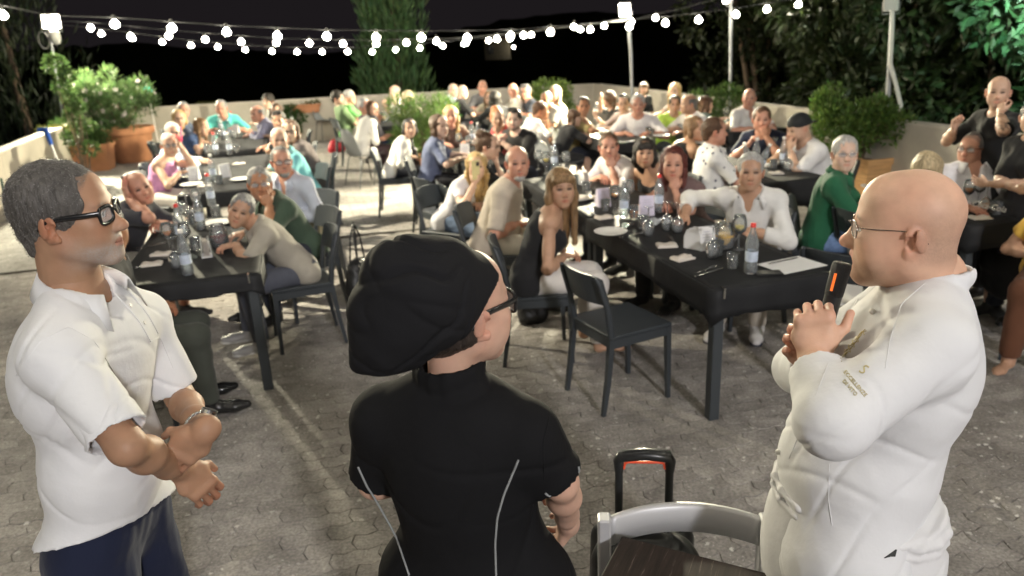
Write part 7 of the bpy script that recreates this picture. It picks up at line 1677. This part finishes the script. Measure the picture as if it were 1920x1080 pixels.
def embroider(root, hit, text, u, v, size, ang, name, m, shear=0.0, o=None):
    tcv = bpy.data.curves.new('txt', 'FONT'); tcv.body = text; tcv.size = size; tcv.align_x = 'CENTER'; tcv.resolution_u = 2; tcv.shear = shear
    ob = bpy.data.objects.new('txt', tcv); COL.objects.link(ob); me = bpy.data.meshes.new_from_object(ob); bpy.data.objects.remove(ob)
    V = vcos(me); c, s_ = math.cos(ang), math.sin(ang); out = []; ok = True; last = None
    for x, y, z in V:
        h = hit(u + x * c - y * s_ * -1 * -1, v - x * s_ - y * c) if False else hit(u + (x * c - y * s_), v - (x * s_ + y * c))
        if h is None: ok = False; break
        out.append(h[0] + h[1] * .0012 - np.array(root.location))
    if not ok: print('embroider miss', text); bpy.data.meshes.remove(me); return None
    print('embroidered', text, out[0])
    me.vertices.foreach_set('co', np.array(out, np.float32).ravel()); me.update()
    e = link(name, me, root, m); sm = e.modifiers.new('thread', 'SOLIDIFY'); sm.thickness = .0008; sm.offset = 0; return e
embroider(R2, h2, 'S', 1614, 700, 26, -.45, 'embroidered_letter', M_GOLD, .3)
embroider(R2, h2, 'ECCELLENZE', 1601, 722, 10.5, -.86, 'embroidered_text', M_GOLD)
embroider(R2, h2, 'DI VITO', 1591, 730, 10.5, -.86, 'embroidered_text', M_GOLD)
for k_ in range(3): seam(R2, h2, [(1578 + 40 * i_ / 16 + 7 * math.sin(i_ * 2.4 + k_) , 672 - 50 * i_ / 16 + 6 * math.cos(i_ * 2.9 + k_ * 2)) for i_ in range(17)], .0007, M_GOLD, 'embroidered_motif', .0006, sub=3)
# dark clip peeking from the apron pocket
q_ = h2(1669, 1040)
if q_ is not None:
    mb = MB(); pts = [h2(u, v) for u, v in ((1657, 1046), (1679, 1030), (1676, 1043), (1668, 1043))]
    if all(pts): n_ = 4; Vv = [p_[0] + p_[1] * .004 - O2 for p_ in pts] + [p_[0] + p_[1] * .0 - O2 for p_ in pts]; mb.add(Vv, [(0, 1, 2, 3), (7, 6, 5, 4)] + [(i, 4 + i, 4 + (i + 1) % 4, (i + 1) % 4) for i in range(4)]); mb.build('pocket_clip', M_BCABLE, R2)
# microphone
t = thing('microphone', 'thick black handheld microphone with orange stripe held by the chef', 'microphone', tuple(mbot)); L_ = float(np.linalg.norm(mtop - mbot)); z_ = lambda k: md_ * k
mb = MB(); mb.tube([z_(-.10), z_(-.02), z_(L_ * .5)], [.013, .016, .0175], n=24); mb.build('handle', M_BLK, t)
mb = MB(); mb.tube([z_(L_ * .5), z_(L_ * .52), z_(L_ * .93), z_(L_ * .985), z_(L_)], [.0175, .0185, .0195, .018, .014], n=24); mb.build('head', mat('mic_grille', (.010, .010, .010), rough=.5, bump=.8, bscale=700), t)
vd = nrm(A3((0, 0, CAM_H)) - mtop); side_ = nrm(vd - md_ * (vd @ md_)); pr = nrm(np.cross(md_, side_)); off = nrm(side_ * .93 + pr * -.36)
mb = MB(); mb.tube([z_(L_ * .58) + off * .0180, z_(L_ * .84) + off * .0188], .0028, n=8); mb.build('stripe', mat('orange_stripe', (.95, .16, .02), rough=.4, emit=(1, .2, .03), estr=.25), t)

# ---- woman in black with the baggy chef hat, centre
wF = nrm(A3((.26, .965, 0)))[:2]; Nw = A3((-.128, 1.315, 1.345)); hipw = A3((-.105, 1.335, .88)); Xw = nrm(np.cross((*wF, 0), (0, 0, 1)))
wS_ = [Nw - Xw * .144 + A3((0, 0, -.072)), Nw + Xw * .144 + A3((0, 0, -.080))]
wE = [A3((-.315, 1.40, 1.10)), aty(1052, 905, 1.295)]
wW = [A3((-.03, 1.56, .97)), aty(1066, 985, 1.475)]
ow = A3((-.115, 1.33, 0)); Uw = nrm(Nw - hipw); Xw2 = nrm(np.cross((*wF, 0), Uw)); Fw2 = nrm(np.cross(Uw, Xw2))
colr = [cap(Nw - ow + Uw * .050 + Xw2 * .064 * math.cos(a) + Fw2 * (.010 + .066 * math.sin(a)), Nw - ow + Uw * .050 + Xw2 * .064 * math.cos(a + .45) + Fw2 * (.010 + .066 * math.sin(a + .45)), .0080, n=Uw, f=3.2, k=.008) for a in [.45 * i for i in range(14)]]
hw_ = aty(862, 578, 1.325)
R3, J3, O3 = close_figure('woman in black chef jacket with grey piping and a baggy black hat seen from behind', (-.115, 1.33), wF, hipw, Nw, tuple(hw_), (.755, .655, .02), wS_, wE, wW,
    [dict(f=(.6, .5, -.3), n=(.2, -.6, -.4), curl=.6), dict(f=(-.25, .45, -.75), n=(-.8, .2, .1), curl=.5)],
    dict(sex='f', skin=(.55, .34, .25), nose=.95, haircol=(.03, .022, .018), hair=None, scalp=.5, top=((.0095, .0095, .0105), .42, 'drill', 'none'), topname='chef_jacket', loose=.015, sleeve_r=1.26, folds=.009, extra=colr,
         bottom='trousers', botcol=(.012, .012, .013), headsize=1.05), s=.955)
spectacles(R3, J3['Rh'], J3['Hc'], 1.03, (.010, .010, .011), th=.0036, w=.050, hgt=.040)
sdf_obj('hair', xform([ell((0, -.052, -.030), (.064, .062, .046), k=.01), cap((-.05, -.03, -.02), (.05, -.03, -.02), .032, k=.02), ell((.084, .012, -.022), (.02, .034, .034), k=.006, op='s'), ell((-.084, .012, -.022), (.02, .034, .034), k=.006, op='s')], J3['Rh'], J3['Hc'], 1.0), .0034, hair_mat((.03, .022, .018)), R3, .002, 60, 5)
# the hat: a fitted band and a full, sagging crown
th_ = thing('chef_hat', 'baggy black chef hat sagging backward over the woman with glasses', 'hat', tuple(hw_)); Rh3 = J3['Rh']
B3 = Rh3
cen = aty(778, 560, 1.245) - hw_
P = [ell(B3 @ A3((0, -.016, .034)), (.084, .108, .085), R=B3, k=.02, cut=[(B3 @ A3((0, -.01, .030)), B3 @ nrm(A3((0, .40, -.9))))]), ell(cen, (.100, .100, .105), k=.05), cap(cen, aty(715, 645, 1.225) - hw_, .085, .050, k=.05), cap(aty(755, 505, 1.25) - hw_, aty(835, 498, 1.29) - hw_, .050, .045, k=.04), ell(aty(745, 590, 1.24) - hw_, (.075, .075, .085), k=.04),
     cap(aty(705, 650, 1.20) - hw_, aty(672, 684, 1.205) - hw_, .035, .012, k=.03)]
nfc = B3 @ nrm(A3((0, .50, -.86)))
def hat_post(D, x, y, z):
    p0 = B3 @ A3((0, .06, .052)); n1 = B3 @ nrm(A3((0, .80, -.62)))
    d = (x - p0[0]) * n1[0] + (y - p0[1]) * n1[1] + (z - p0[2]) * n1[2]
    return np.maximum(D, d)
V, T, Q_ = sdf_arrays(P, .0042); me = npmesh('hat', V, T, Q_)
Vl = vcos(me); cdist = Vl - (aty(878, 500, 1.27) - hw_); rr_ = np.linalg.norm(cdist, axis=1); an_ = np.arctan2(cdist @ B3[:, 2], -(cdist @ B3[:, 1]))
loc_ = Vl @ B3; fr_ = np.clip((-.0 - loc_[:, 1] - .02) / .05, 0, 1); band = np.clip((rr_ - .05) / .05, 0, 1) * fr_
fold = np.clip(1 - np.abs(np.sin(an_ * 5.5 + 2.2 * wav(Vl, 9, 5))) * 1.6, 0, 1) ** 1.6 * np.exp(-((rr_ - .13) / .09) ** 2) * fr_
fold2 = np.clip(1 - np.abs(wav(Vl * A3((1, 1, .8)), 15, 12)) * 2.4, 0, 1) ** 2
displace(me, (-.010 * fold - .004 * fold2 * band + .006 * wav(Vl, 12, 6) * band))
link('crown_cloth', me, th_, cloth_mat((.0125, .0125, .0140), 'hat'))
mb = MB(); br = []
for k in range(15):
    a = -1.5 + 3.0 * k / 14; br.append(B3 @ A3((.0905 * math.sin(a), -.018 + .115 * math.cos(a), .070 - .07 * (1 - math.cos(a)))))
h3 = surf(R3, ('chef_jacket',)); M_PIPE = mat('grey_piping', (.26, .27, .27), rough=.6)
seam(R3, h3, [(972, 862), (960, 890), (945, 925), (932, 970), (928, 1020), (930, 1079)], .0024, M_PIPE, 'piping', .001)
seam(R3, h3, [(672, 875), (690, 915), (722, 955), (745, 1010), (768, 1079)], .0024, M_PIPE, 'piping', .001)
seam(R3, h3, [(1022, 924), (1040, 938), (1062, 938), (1080, 918), (1086, 890), (1084, 875)], .0022, M_PIPE, 'piping', .001)
seam(R3, h3, [(1036, 748), (1028, 790), (1018, 830), (1020, 900)], .0013, cloth_mat((.0095, .0095, .0105), 'drill'), 'armhole_seam', .0002)
for h_ in (CH0, SH0):
    if h_['label'] == 'x': h_.location = (0, -6, 0); h_['label'] = 'spare chair standing far behind the photographer'
